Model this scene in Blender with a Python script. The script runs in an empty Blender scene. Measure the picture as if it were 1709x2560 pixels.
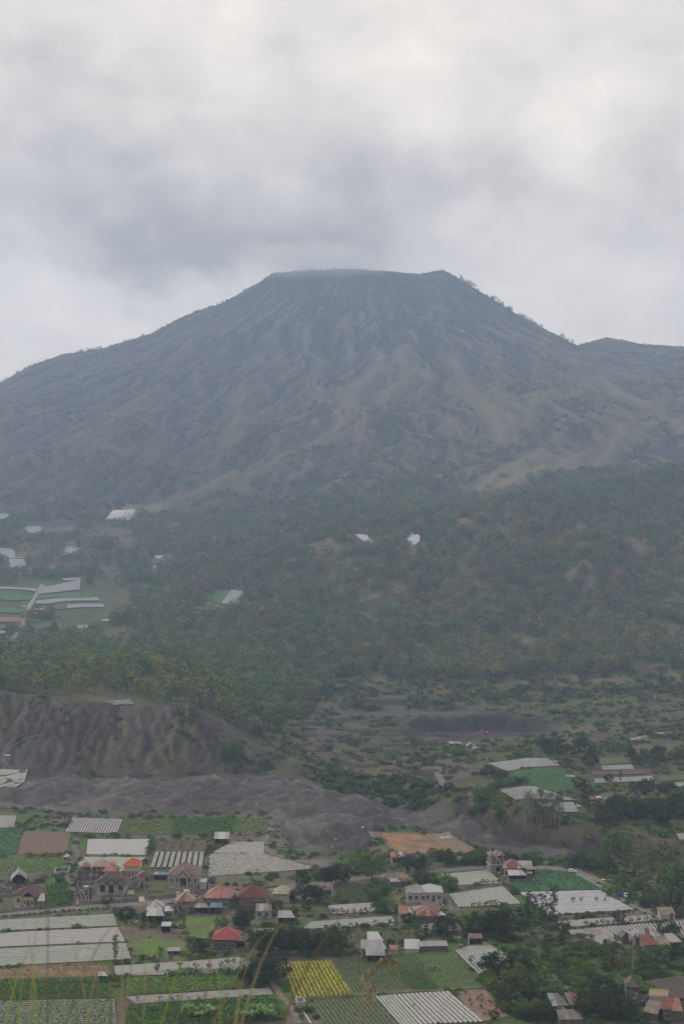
import bpy, math, random
import numpy as np
from mathutils import Vector
random.seed(7); RNG = np.random.default_rng(7)
sc = bpy.context.scene
# ---------------------------------------------------------------- camera
EYE = 110.0; FPX = 3555.0; HR = 1350.0; CX = 854.5
cd = bpy.data.cameras.new('camera'); cam = bpy.data.objects.new('camera', cd); sc.collection.objects.link(cam)
cam.location = (0, 0, EYE); cam.rotation_euler = (math.radians(90), 0, 0)
cd.sensor_fit = 'VERTICAL'; cd.sensor_height = 36.0; cd.lens = 50.0
cd.shift_y = (HR - 1280.0) / 2560.0
cd.clip_start = 0.1; cd.clip_end = 20000
cd.dof.use_dof = True; cd.dof.focus_distance = 900; cd.dof.aperture_fstop = 8
sc.camera = cam
# ---------------------------------------------------------------- world: overcast over a Nishita sky
SUN_EL, SUN_AZ = math.radians(40), math.radians(-68)
w = bpy.data.worlds.new('World'); sc.world = w; w.use_nodes = True
nt = w.node_tree; N = nt.nodes; L = nt.links; N.clear()
def nd(t, **k):
    n = N.new(t)
    for a, b in k.items(): setattr(n, a, b)
    return n
out = nd('ShaderNodeOutputWorld'); bg = nd('ShaderNodeBackground'); bg.inputs[1].default_value = 0.1
L.new(bg.outputs[0], out.inputs[0])
sky = nd('ShaderNodeTexSky', sky_type='NISHITA', sun_disc=False, sun_elevation=SUN_EL, sun_rotation=SUN_AZ, altitude=1400, dust_density=3)
tc = nd('ShaderNodeTexCoord')
def math_(op, a, b=None, c=None):
    n = nd('ShaderNodeMath', operation=op)
    for i, v in enumerate((a, b, c)):
        if v is None: continue
        if isinstance(v, (int, float)): n.inputs[i].default_value = v
        else: L.new(v, n.inputs[i])
    return n.outputs[0]
def noise(vec, scale, det, rough=.5, dist=0, sc3=None):
    m = nd('ShaderNodeMapping'); L.new(vec, m.inputs[0])
    if sc3: m.inputs['Scale'].default_value = sc3
    n = nd('ShaderNodeTexNoise'); n.inputs['Scale'].default_value = scale; n.inputs['Detail'].default_value = det
    n.inputs['Roughness'].default_value = rough; n.inputs['Distortion'].default_value = dist
    L.new(m.outputs[0], n.inputs['Vector']); return n
n1 = noise(tc.outputs['Generated'], 7.0, 4, .5, .4, (1, 1, 1.6))
n2 = noise(tc.outputs['Generated'], 22.0, 5, .5, .3, (1, 1, 1.4))
wv = noise(tc.outputs['Generated'], 9.0, 4, .55, 0.0)
wa = nd('ShaderNodeVectorMath', operation='MULTIPLY_ADD'); L.new(wv.outputs['Color'], wa.inputs[0]); wa.inputs[1].default_value = (.15,) * 3
sb = nd('ShaderNodeVectorMath', operation='SUBTRACT'); L.new(tc.outputs['Generated'], sb.inputs[0]); sb.inputs[1].default_value = (.075,) * 3
L.new(sb.outputs[0], wa.inputs[2])
sx = nd('ShaderNodeSeparateXYZ'); L.new(wa.outputs[0], sx.inputs[0])
def blob(px, py, rx, ry, amp):
    d = Vector(((px - CX) / FPX, 1, (HR - py) / FPX)).normalized()
    ax = math_('DIVIDE', math_('SUBTRACT', sx.outputs[0], d.x), rx / FPX)
    az = math_('DIVIDE', math_('SUBTRACT', sx.outputs[2], d.z), ry / FPX)
    r = math_('ADD', math_('MULTIPLY', ax, ax), math_('MULTIPLY', az, az))
    return math_('MULTIPLY', math_('POWER', 2.718, math_('MULTIPLY', r, -1.0)), amp)
# cloud banks, each at its own bearing and height
val = math_('ADD', math_('MULTIPLY', math_('SUBTRACT', n1.outputs[0], .5), .46), math_('MULTIPLY', math_('SUBTRACT', n2.outputs[0], .5), .42))
for b in [(430, 570, 520, 150, -.20), (120, 430, 330, 170, -.14), (780, 560, 300, 150, -.20), (740, 650, 330, 70, -.26), (900, 480, 260, 120, -.08), (850, 360, 330, 140, -.08),
          (1640, 540, 150, 110, -.22), (110, 90, 160, 90, -.12), (1180, 500, 120, 60, -.12), (700, 0, 300, 50, -.08), (1600, 60, 250, 120, -.07),
          (480, 120, 260, 90, .07), (60, 960, 260, 60, .05), (300, 330, 300, 60, .06), (1000, 330, 90, 160, .06), (1130, 170, 210, 170, .13), (1430, 300, 130, 110, .12), (1350, 640, 260, 130, .10), (130, 790, 330, 100, .12), (1040, 610, 70, 60, .10)]:
    val = math_('ADD', val, blob(*b))
vr = nd('ShaderNodeMapRange'); L.new(val, vr.inputs[0]); vr.inputs[1].default_value = -.42; vr.inputs[2].default_value = .32
cr = nd('ShaderNodeValToRGB'); L.new(vr.outputs[0], cr.inputs[0])
e = cr.color_ramp.elements; e[0].position = 0; e[0].color = (.41, .38, .365, 1); e[1].position = 1; e[1].color = (1.16, 1.04, .90, 1)
m_ = cr.color_ramp.elements.new(.5); m_.color = (.79, .72, .645, 1)
up = nd('ShaderNodeVectorMath', operation='SCALE'); L.new(cr.outputs[0], up.inputs[0]); up.inputs['Scale'].default_value = 10.0
mx = nd('ShaderNodeMix', data_type='RGBA'); mx.inputs[0].default_value = .97
L.new(sky.outputs[0], mx.inputs[6]); L.new(up.outputs[0], mx.inputs[7]); L.new(mx.outputs[2], bg.inputs[0])
sd = bpy.data.lights.new('sun', 'SUN'); sun = bpy.data.objects.new('sun', sd); sc.collection.objects.link(sun)
sd.energy = 1.5; sd.angle = math.radians(10); sd.color = (1, .96, .9)
sdir = Vector((math.sin(SUN_AZ) * math.cos(SUN_EL), math.cos(SUN_AZ) * math.cos(SUN_EL), math.sin(SUN_EL)))
sun.rotation_euler = sdir.to_track_quat('Z', 'Y').to_euler()
vs = sc.view_settings; vs.view_transform = 'Standard'; vs.look = 'None'; vs.gamma = 1; vs.exposure = 0.15; vs.use_curve_mapping = False
sc.render.engine = 'CYCLES'; cy = sc.cycles
cy.max_bounces = 5; cy.diffuse_bounces = 2; cy.glossy_bounces = 2; cy.volume_bounces = 1; cy.transparent_max_bounces = 6
cy.use_denoising = True; cy.caustics_reflective = False; cy.caustics_refractive = False
# ---------------------------------------------------------------- helpers
def hsh(ix, iy, s):
    h = (ix * 374761393 + iy * 668265263 + s * 1274126177) & 0xffffffff
    h = ((h ^ (h >> 13)) * 1274126177) & 0xffffffff
    return (h ^ (h >> 16)) & 0xffff
def gn(x, y, s=0):
    x = np.asarray(x, float); y = np.asarray(y, float)
    ix = np.floor(x).astype(np.int64); iy = np.floor(y).astype(np.int64); fx = x - ix; fy = y - iy
    u = fx * fx * fx * (fx * (fx * 6 - 15) + 10); v = fy * fy * fy * (fy * (fy * 6 - 15) + 10)
    def g(a, b):
        an = hsh(ix + a, iy + b, s) * (2 * math.pi / 65536.0)
        return np.cos(an) * (fx - a) + np.sin(an) * (fy - b)
    n00, n10, n01, n11 = g(0, 0), g(1, 0), g(0, 1), g(1, 1)
    return ((n00 * (1 - u) + n10 * u) * (1 - v) + (n01 * (1 - u) + n11 * u) * v) * 1.5
def fbm(x, y, o=4, s=0, g=.5):
    t = 0; a = 1; q = 0
    for k in range(o):
        t = t + a * gn(x * 2 ** k + 17.3 * k, y * 2 ** k - 9.1 * k, s + k); q += a; a *= g
    return t / q
def rdg(x, y, o=3, s=0, g=.5):
    t = 0; a = 1; q = 0
    for k in range(o):
        t = t + a * (1 - 2 * np.abs(gn(x * 2 ** k + 7.7 * k, y * 2 ** k + 3.1 * k, s + k))); q += a; a *= g
    return t / q
def ss(a, b, x):
    t = np.clip((x - a) / (b - a), 0, 1); return t * t * (3 - 2 * t)
# crops of the photograph the measurements were taken in
CROPS = dict(A=(0, 2000, 2.24), B=(600, 2050, 2.6133), C=(1100, 2050, 2.5747), D=(0, 1650, 1.8233), E=(850, 1700, 1.8254), F=(0, 1230, 2.24),
             G=(650, 1200, 1.4807), H=(1050, 1780, 2.3794), P=(0, 2130, 4.48), Q=(330, 2130, 4.2378), R=(680, 2130, 3.2667), S=(1100, 2110, 4.48), T=(1380, 2250, 4.766), X=(0, 0, 1.0))
def pix(c, x, y):
    a, b, s = CROPS[c]; return a + x / s, b + y / s
# ---------------------------------------------------------------- terrain: feature lines (bearing, distance, row | z)
LN = [
 [(0, -12, 'z', 109.3)], [(0, 0, 'z', 108.3)], [(0, 6, 'z', 104.6)], [(0, 25, 'z', 94)], [(0, 110, 'z', 50)], [(0, 200, 'z', 17)], [(0, 262, 'z', 3)], [(0, 300, 'z', 0)],
 [(0, 575, 'z', 0), (700, 560, 'z', 0), (900, 515, 'z', 0), (1100, 500, 'z', 0), (1300, 480, 'z', 0), (1709, 470, 'z', 0)],
 [(0, 600, 'z', 0), (700, 590, 'z', 0), (1000, 545, 'z', -.5), (1200, 515, 'z', -1.5), (1316, 500, 'z', -2.5), (1709, 484, 'z', -3)],
 [(0, 650, 'z', 0), (600, 655, 'z', 0), (760, 650, 'z', 0), (850, 640, 'z', -4), (1000, 620, 'z', -5), (1100, 590, 'z', -4), (1200, 558, 'z', -3), (1316, 523, 'z', -3), (1450, 508, 'z', -3), (1709, 493, 'z', -3)],
 [(0, 700, 1733), (150, 700, 1745), (330, 700, 1768), (470, 700, 1765), (560, 698, 1805), (640, 690, 1860), (760, 675, 1905), (900, 655, 1943), (1000, 640, 1950), (1100, 612, 1965), (1200, 575, 1990), (1316, 530, 2029), (1450, 515, 2062), (1709, 500, 2105)],
 [(0, 800, 'z', 36), (330, 800, 'z', 34), (470, 800, 'z', 31), (560, 790, 'z', 22), (640, 780, 1830), (760, 780, 1850), (900, 760, 1868), (1000, 740, 1880), (1100, 700, 1900), (1200, 690, 1895), (1316, 680, 1888), (1450, 670, 1898), (1709, 650, 1910)],
 [(0, 920, 'z', 37), (500, 920, 'z', 30), (640, 900, 1760), (800, 870, 1805), (1000, 860, 1812), (1200, 860, 1807), (1400, 850, 1810), (1709, 840, 1800)],
 [(0, 1060, 'z', 28), (300, 1060, 'z', 25), (500, 1050, 'z', 20), (640, 1000, 1690), (800, 980, 1735), (1000, 960, 1750), (1200, 950, 1760), (1400, 950, 1750), (1709, 940, 1740)],
 [(0, 1150, 1592), (400, 1150, 1600), (600, 1150, 1620), (800, 1100, 1660), (1000, 1090, 1665), (1200, 1090, 1670), (1709, 1080, 1655)],
 [(0, 1280, 1540), (400, 1280, 1545), (600, 1260, 1560), (800, 1230, 1560), (1000, 1220, 1550), (1300, 1200, 1560), (1709, 1200, 1560)],
 [(0, 1450, 1480), (400, 1450, 1480), (600, 1420, 1480), (800, 1370, 1450), (1000, 1350, 1440), (1300, 1330, 1400), (1709, 1330, 1400)],
 [(0, 1580, 1447), (400, 1600, 1430), (600, 1570, 1420), (800, 1500, 1380), (1000, 1480, 1360), (1150, 1500, 1315), (1300, 1540, 1275), (1500, 1620, 1225), (1709, 1700, 1190)],
 [(0, 1760, 1400), (400, 1800, 1370), (600, 1780, 1350), (800, 1720, 1330), (1000, 1680, 1310), (1150, 1650, 'z', 128), (1300, 1700, 'z', 140), (1500, 1800, 'z', 162), (1709, 1900, 'z', 182)],
 [(0, 1950, 1330), (400, 1980, 1300), (600, 1950, 1290), (800, 1900, 1275), (1000, 1880, 1265), (1150, 1880, 1262), (1300, 1920, 1240), (1500, 2050, 1215), (1709, 2100, 1190)],
 [(0, 2120, 1275), (400, 2150, 1250), (600, 2130, 1235), (800, 2100, 1220), (1150, 2100, 1215), (1300, 2150, 1180), (1500, 2250, 1130), (1709, 2300, 1110)],
 [(0, 2300, 1200), (400, 2320, 1170), (800, 2300, 1130), (1150, 2320, 1110), (1300, 2350, 1075), (1500, 2450, 1040), (1709, 2500, 1015)],
 [(0, 2600, 1090), (400, 2620, 1040), (800, 2620, 1000), (1150, 2650, 980), (1400, 2700, 960), (1709, 2850, 945)],
 [(0, 2900, 1015), (400, 2950, 930), (800, 3000, 850), (1150, 3000, 850), (1400, 3020, 895), (1709, 3250, 900)],
 [(-500, 3000, 1090), (-200, 3100, 1010), (0, 3200, 959), (69, 3220, 918), (159, 3250, 885), (252, 3290, 872), (378, 3340, 835), (455, 3370, 793), (554, 3400, 759), (647, 3430, 707), (680, 3440, 685), (757, 3460, 677), (860, 3500, 672), (987, 3490, 679), (1042, 3480, 688), (1105, 3450, 675), (1140, 3440, 692), (1200, 3400, 730), (1277, 3370, 778), (1359, 3330, 822), (1442, 3300, 864), (1516, 3480, 843), (1606, 3560, 861), (1709, 3600, 869), (2000, 3600, 880)],
 [(0, 3900, 'z', 240), (860, 4000, 'z', 420), (1709, 4050, 'z', 330)]]
LNP = []
for l in LN:
    xs = [p[0] for p in l]; Ys = [p[1] for p in l]; zs = [p[3] if p[2] == 'z' else EYE + (HR - p[2]) / FPX * p[1] for p in l]
    LNP.append((xs, Ys, zs))
K_WALL = 10   # index of the foot-of-wall line
def line_at(k, px):
    return np.interp(px, LNP[k][0], LNP[k][1]), np.interp(px, LNP[k][0], LNP[k][2])
def pxof(x, y): return CX + FPX * x / np.maximum(y, 60.0)
def base0(x, y):
    px = np.clip(pxof(x, y), -900, 2600)
    Yp, zp = line_at(0, px); z = zp.copy()
    for k in range(1, len(LNP)):
        Yk, zk = line_at(k, px)
        z += np.clip((y - Yp) / (Yk - Yp), 0, 1) * (zk - zp); Yp, zp = Yk, zk
    return z
def W3(px, row, Y): return np.array([(px - CX) / FPX * Y, Y, EYE + (HR - row) / FPX * Y])
# grassy spurs: crest polylines (px,row,distance)
SPURS = [([(1170, 1262, 2010), (1237, 1228, 2060), (1300, 1200, 2140), (1345, 1178, 2230)], .42),
         ([(1270, 1300, 1990), (1330, 1262, 2040), (1400, 1232, 2120), (1455, 1195, 2250)], .42),
         ([(1400, 1248, 2080), (1480, 1215, 2140), (1530, 1170, 2260), (1560, 1130, 2380)], .45),
         ([(880, 1000, 2560), (930, 940, 2730), (960, 900, 2840)], .5), ([(950, 1010, 2540), (1010, 950, 2700), (1000, 890, 2860)], .5),
         ([(1262, 1120, 2290), (1220, 1040, 2470), (1160, 960, 2680), (1120, 900, 2840)], .5), ([(1290, 1090, 2360), (1340, 1030, 2500), (1430, 1010, 2570)], .5),
         ([(830, 1110, 2330), (870, 1045, 2480), (850, 980, 2640)], .5), ([(640, 1190, 2220), (720, 1160, 2290), (800, 1150, 2320)], .4),
         ([(350, 1290, 2060), (450, 1262, 2120), (560, 1235, 2200), (640, 1228, 2230)], .3), ([(560, 1150, 2380), (600, 1080, 2540), (590, 1000, 2720)], .5),
         ([(200, 1150, 2420), (300, 1080, 2600), (380, 1000, 2780)], .5), ([(1709, 1080, 2350), (1640, 1040, 2450), (1560, 1000, 2560), (1500, 950, 2700)], .45)]
def spur(x, y, z):
    for pts, sl in SPURS:
        P = [W3(*p) for p in pts]; P = [p + np.array([0, 0, 8.0]) for p in P]
        m = (y > P[0][1] - 150) & (y < P[-1][1] + 150)
        if not m.any(): continue
        xx = x[m] + 8 * fbm(x[m] / 55, y[m] / 70, 3, 79); yy = y[m] + 10 * fbm(x[m] / 60, y[m] / 60, 3, 80); best = np.full(xx.shape, -1e9)
        for a, b in zip(P[:-1], P[1:]):
            d = b - a; t = np.clip(((xx - a[0]) * d[0] + (yy - a[1]) * d[1]) / (d[0] ** 2 + d[1] ** 2), 0, 1)
            qx = a[0] + t * d[0]; qy = a[1] + t * d[1]; dd = np.hypot(xx - qx, yy - qy)
            dd = np.sqrt(dd * dd + 4) - 2
            best = np.maximum(best, a[2] + t * d[2] - dd * sl * (1 + .25 * gn(xx / 30, yy / 60, 77)))
        zz = z[m]; h = np.clip(.5 + .5 * (best - zz) / 6, 0, 1)
        z[m] = zz * (1 - h) + best * h + 6 * h * (1 - h)
    return z
def spurdist(x, y):
    best = np.full(np.shape(x), 999.0); x, y = x + 8 * fbm(x / 55, y / 70, 3, 79), y + 10 * fbm(x / 60, y / 60, 3, 80)
    for pts, sl in SPURS:
        P = [W3(*p) for p in pts]
        for p, q in zip(P[:-1], P[1:]):
            d = q - p; t = np.clip(((x - p[0]) * d[0] + (y - p[1]) * d[1]) / (d[0] ** 2 + d[1] ** 2), 0, 1); best = np.minimum(best, np.hypot(x - p[0] - t * d[0], y - p[1] - t * d[1]))
    return best
SAND0 = ([-400, 0, 150, 400, 650, 690, 720, 760, 880, 920, 945, 1100, 1200, 1400, 1709], [585, 583, 575, 573, 573, 560, 520, 497, 494, 505, 548, 545, 512, 497, 488])
def sandmask(x, y):
    px = pxof(x, y); y0 = np.interp(px, *SAND0); y4, _ = line_at(10, px)
    m = ss(0, 8, y - y0) * (1 - ss(-4, 6, y - y4))
    return m * (1 - ss(1480, 1600, px) * .7)
def cone(x, y, cx, cy, r, h):
    return h * np.clip(1 - np.hypot(x - cx, y - cy) / r, 0, 1)
SUMX, SUMY = 45.0, 3520.0
ERO = []
def erode(x0, x1, y0, y1, h, K, it, seed, rough, fade, blur, lim=.45):
    """stream-power erosion on a small grid: branching gullies; kept as an offset to the smooth slope"""
    gx = np.arange(x0, x1, h); gy = np.arange(y0, y1, h); X, Y = np.meshgrid(gx, gy); m, n = X.shape
    z = height0(X.ravel(), Y.ravel()).reshape(m, n); zs = z.copy(); z = z + rough * fbm(X / (h * 5), Y / (h * 5), 3, seed) + rough * .5 * np.random.default_rng(seed).uniform(-1, 1, (m, n))
    F = fade(X.ravel(), Y.ravel()).reshape(m, n); idx = np.arange(m * n).reshape(m, n); nb = [(-1, 0), (1, 0), (0, -1), (0, 1), (-1, -1), (-1, 1), (1, -1), (1, 1)]
    for k in range(it):
        P = np.pad(z, 1, mode='edge'); I = np.pad(idx, 1, mode='edge'); best = np.zeros((m, n)); rc = idx.copy(); zr = z.copy()
        for a_, b_ in nb:
            q = P[1 + a_:m + 1 + a_, 1 + b_:n + 1 + b_]; s = (z - q) / (h * math.hypot(a_, b_)); g = s > best; best = np.where(g, s, best); rc = np.where(g, I[1 + a_:m + 1 + a_, 1 + b_:n + 1 + b_], rc); zr = np.where(g, q, zr)
        r = rc.ravel(); own = r == np.arange(m * n); A = np.ones(m * n); cur = A.copy()
        for _ in range(220):
            cur = np.bincount(r, weights=np.where(own, 0, cur), minlength=m * n); A += cur
            if cur.sum() < 5: break
        A = A.reshape(m, n); dz = np.minimum(K * np.sqrt(A) * best, lim * (z - zr)); z = z - dz * F
        P = np.pad(z, 1, mode='edge'); z = z + .05 * (P[:-2, 1:-1] + P[2:, 1:-1] + P[1:-1, :-2] + P[1:-1, 2:] - 4 * z) * F
    D = z - zs
    def box(M, w_):
        for ax in (0, 1):
            C = np.cumsum(np.pad(M, [(w_ + 1, w_) if i == ax else (0, 0) for i in (0, 1)], mode='edge'), axis=ax); M = (np.take(C, np.arange(2 * w_ + 1, C.shape[ax]), axis=ax) - np.take(C, np.arange(0, C.shape[ax] - 2 * w_ - 1), axis=ax)) / (2 * w_ + 1)
        return M
    w_ = int(blur / h); D = .6 * (D - box(box(D, w_), w_)) * F; ERO.append((x0, y0, h, D, np.log(A)))
def esample(e, x, y, k):
    x0, y0, h, = e[:3]; M = e[k]; fx = (x - x0) / h; fy = (y - y0) / h; ok = (fx > 1) & (fy > 1) & (fx < M.shape[1] - 2) & (fy < M.shape[0] - 2)
    i = np.clip(fy, 0, M.shape[0] - 2).astype(int); j = np.clip(fx, 0, M.shape[1] - 2).astype(int); u = fx - j; v = fy - i
    return np.where(ok, (M[i, j] * (1 - u) + M[i, j + 1] * u) * (1 - v) + (M[i + 1, j] * (1 - u) + M[i + 1, j + 1] * u) * v, 0)
HEAPS = []
_hr = np.random.default_rng(77)
def heaps(x, y):
    if not HEAPS:
        for _ in range(420):
            p_ = _hr.uniform(-250, 1560); Y_ = _hr.uniform(495, 655); r_ = _hr.uniform(3.5, 10); HEAPS.append(((p_ - CX) / FPX * Y_, Y_, r_, r_ * _hr.uniform(.36, .52), _hr.uniform(0, 3.14), _hr.uniform(.4, 1)))
    z = np.zeros(len(x))
    for cx, cy_, r_, h_, an, asp in HEAPS:
        m = (np.abs(x - cx) < r_ / asp) & (np.abs(y - cy_) < r_ / asp)
        if m.any():
            dx, dy = x[m] - cx, y[m] - cy_; u = (dx * math.cos(an) + dy * math.sin(an)) * asp; v = -dx * math.sin(an) + dy * math.cos(an); z[m] = np.maximum(z[m], h_ * np.clip(1 - np.hypot(u, v) / r_, 0, 1))
    return z
def height0(x, y):
    x = np.atleast_1d(np.asarray(x, float)); y = np.atleast_1d(np.asarray(y, float))
    d = .03 * ss(760, 1100, y); _yc, _ = line_at(25, np.clip(pxof(x, y), -900, 2600)); d = d * (1 - ss(-450, -230, y - _yc))
    z = (base0(x, y * (1 - d)) + base0(x, y * (1 - d / 2)) + base0(x, y) + base0(x, y * (1 + d / 2)) + base0(x, y * (1 + d))) / 5
    px = pxof(x, y)
    y4, z4 = line_at(10, px); y5, z5 = line_at(11, px); y6, _ = line_at(12, px); yc, zc = line_at(25, px)
    # village floor
    z += .22 * fbm(x / 60, y / 60, 2, 3) * ss(290, 330, y) * (1 - ss(0, 20, y - y5))
    # rim slope
    z += .35 * fbm(x / 3, y / 3, 2, 5) * (1 - ss(5, 20, y)) * ss(3, 6, y) + 3 * fbm(x / 25, y / 25, 3, 6) * ss(20, 50, y) * (1 - ss(180, 240, y))
    # dark sand heaps
    m = sandmask(x, y)
    k_ = m > .01; hp = np.zeros(len(x)); xk, yk = x[k_], y[k_]
    hp[k_] = heaps(xk + 2.2 * fbm(xk / 7, yk / 7, 3, 19), yk + 2.2 * fbm(xk / 7 + 9, yk / 7, 3, 20)) + 2.6 * fbm(xk / 45, yk / 30, 3, 13) + .8 * rdg(xk / 8, yk / 7, 3, 12)
    z += m * (hp - .6) * (.45 + .55 * ss(0, 25, y - np.interp(px, *SAND0)))
    c1 = W3(1130, 2050, 590); z = np.maximum(z, np.where(np.hypot(x - c1[0], y - c1[1]) < 16, -4 + cone(x, y, c1[0], c1[1], 14, 9), -99))
    # walls: gullies down the face, a ragged lip
    t = (y - y4) / (y5 - y4); f = np.clip(t, 0, 1); hh = np.clip((z5 - z4) / 30, .25, 1.2)
    env = 4 * f * (1 - f)
    wx = x + 16 * fbm(x / 34, y / 30, 3, 21)
    z += env * hh * (3.0 * rdg(wx / 24 + .4 * fbm(x / 30, y / 30, 2, 29), y / 60, 3, 22) + 1.6 * rdg(wx / 6.5 + .6 * fbm(x / 12, y / 12, 2, 27), y / 30, 3, 23) + 3.4 * fbm(x / 15, y / 11, 4, 28) - .9) + env * hh * 3 * (f - .5) * 1.6
    lip = ss(.5, .8, t) * (1 - ss(1.0, 1.35, t)) ; z += lip * hh * 1.5 * fbm(x / 9, y / 9, 3, 24)
    # broken ledges in the centre
    lm = ss(640, 760, px) * (1 - ss(1080, 1180, px)) * ss(0, 12, y - y5) * (1 - ss(900, 980, y))
    q = 5.5 * fbm(x / 42, y / 34, 3, 31) + .9 * fbm(x / 9, y / 9, 2, 32); qs = q / 2.2; fl_ = np.floor(qs); qq = (fl_ + ss(.36, .64, qs - fl_)) * 2.2
    z += lm * (qq * .85 + q * .15 - .3)
    # quarry pit with an upright back wall
    pc = W3(1200, 1840, 830); ex = (x - pc[0]) / (42 + 5 * gn(x / 15, y / 15, 33)); ey = (y - pc[1]) / 52
    rr = np.sqrt(ex ** 2 + ey ** 2) + .34 * fbm(x / 22, y / 20, 3, 34)
    pit = 1 - ss(.86, 1.0, rr); back = ss(-.4, .3, ey)
    z += -8 * pit * (.30 + .70 * back) + pit * (1.6 * rdg(x / 9, y / 9, 3, 36) + 1.2 * fbm(x / 20, y / 20, 2, 37)) + 2.2 * (1 - ss(1.0, 1.35, rr)) * ss(.95, 1.02, rr) * back
    pc2 = W3(1010, 1790, 930); r2 = np.hypot((x - pc2[0]) / 45, (y - pc2[1]) / 36) + .12 * fbm(x / 14, y / 14, 2, 35)
    z += -4 * (1 - ss(.85, 1.0, r2))
    # left hill and forest ground
    fm = ss(20, 120, y - y5) * (1 - ss(1900, 2200, y)) * (1 - ss(0, 60, 1000 - y) * ss(900, 1100, px))
    z += fm * (1.2 * fbm(x / 30, y / 30, 3, 41))
    big = ss(1040, 1200, y) * (1 - ss(2000, 2300, y)) * (.15 + .85 * ss(450, 750, px))
    z += big * (27 * (rdg(x / 190 + .5 * fbm(x / 150, y / 150, 2, 43), y / 420, 3, 42) - .25) + 4 * fbm(x / 40, y / 40, 3, 44))
    # terraces with fields on the left
    # mountain
    dx = x - SUMX; dy = SUMY + 150 - y; r = np.hypot(dx, dy); ph = np.arctan2(dx, np.maximum(dy, 40))
    mm = .45 * ss(1950, 2500, y) * (1 - .93 * ss(-330, -40, y - yc)); mm = np.where(y > yc, .07, mm)
    wr = fbm(x / 260, y / 260, 3, 51) * 1.1; wr2 = fbm(x / 90, y / 90, 2, 57)
    z += mm * (44 * fbm(x / 420, y / 420, 2, 61) + 34 * (rdg(x / 210 + .6 * fbm(x / 170, y / 170, 2, 62), y / 620 + .3 * x / 600, 3, 63) - .3)) + mm * 1.35 * ((24 * (rdg(ph * 8 + wr * 1.6, r / 900 + wr, 2, 52) - .3)) * (.5 + .5 * ss(500, 1000, r)) + 15 * (rdg(ph * 27 + wr * 2.2 + .25 * wr2, r / 800 + wr, 2, 53) - .2) + 8.5 * rdg(ph * 62 + wr * 5 + .8 * wr2, r / 300 + wr, 2, 54) + 9 * fbm(x / 130, y / 110, 4, 55) + 5.5 * rdg(x / 38 + wr, y / 60, 2, 58) + 2.4 * rdg(x / 13, y / 20, 2, 56))
    z += 2.5 * fbm(x / 30, 0 * y + 3, 3, 59) * ss(-300, -60, y - yc)
    z = spur(x, y, z)
    for e in ERO: z = z + esample(e, x, y, 3)
    return z
def inpoly(x, y, P):
    c = np.zeros(np.shape(x), bool); n = len(P)
    for i in range(n):
        x1, y1 = P[i]; x2, y2 = P[(i + 1) % n]
        if y1 == y2: continue
        c ^= ((y1 > y) != (y2 > y)) & (x < (x2 - x1) * (y - y1) / (y2 - y1) + x1)
    return c
def wpoly(c, pts): return [hit(c, *p)[:2] for p in pts]
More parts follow.
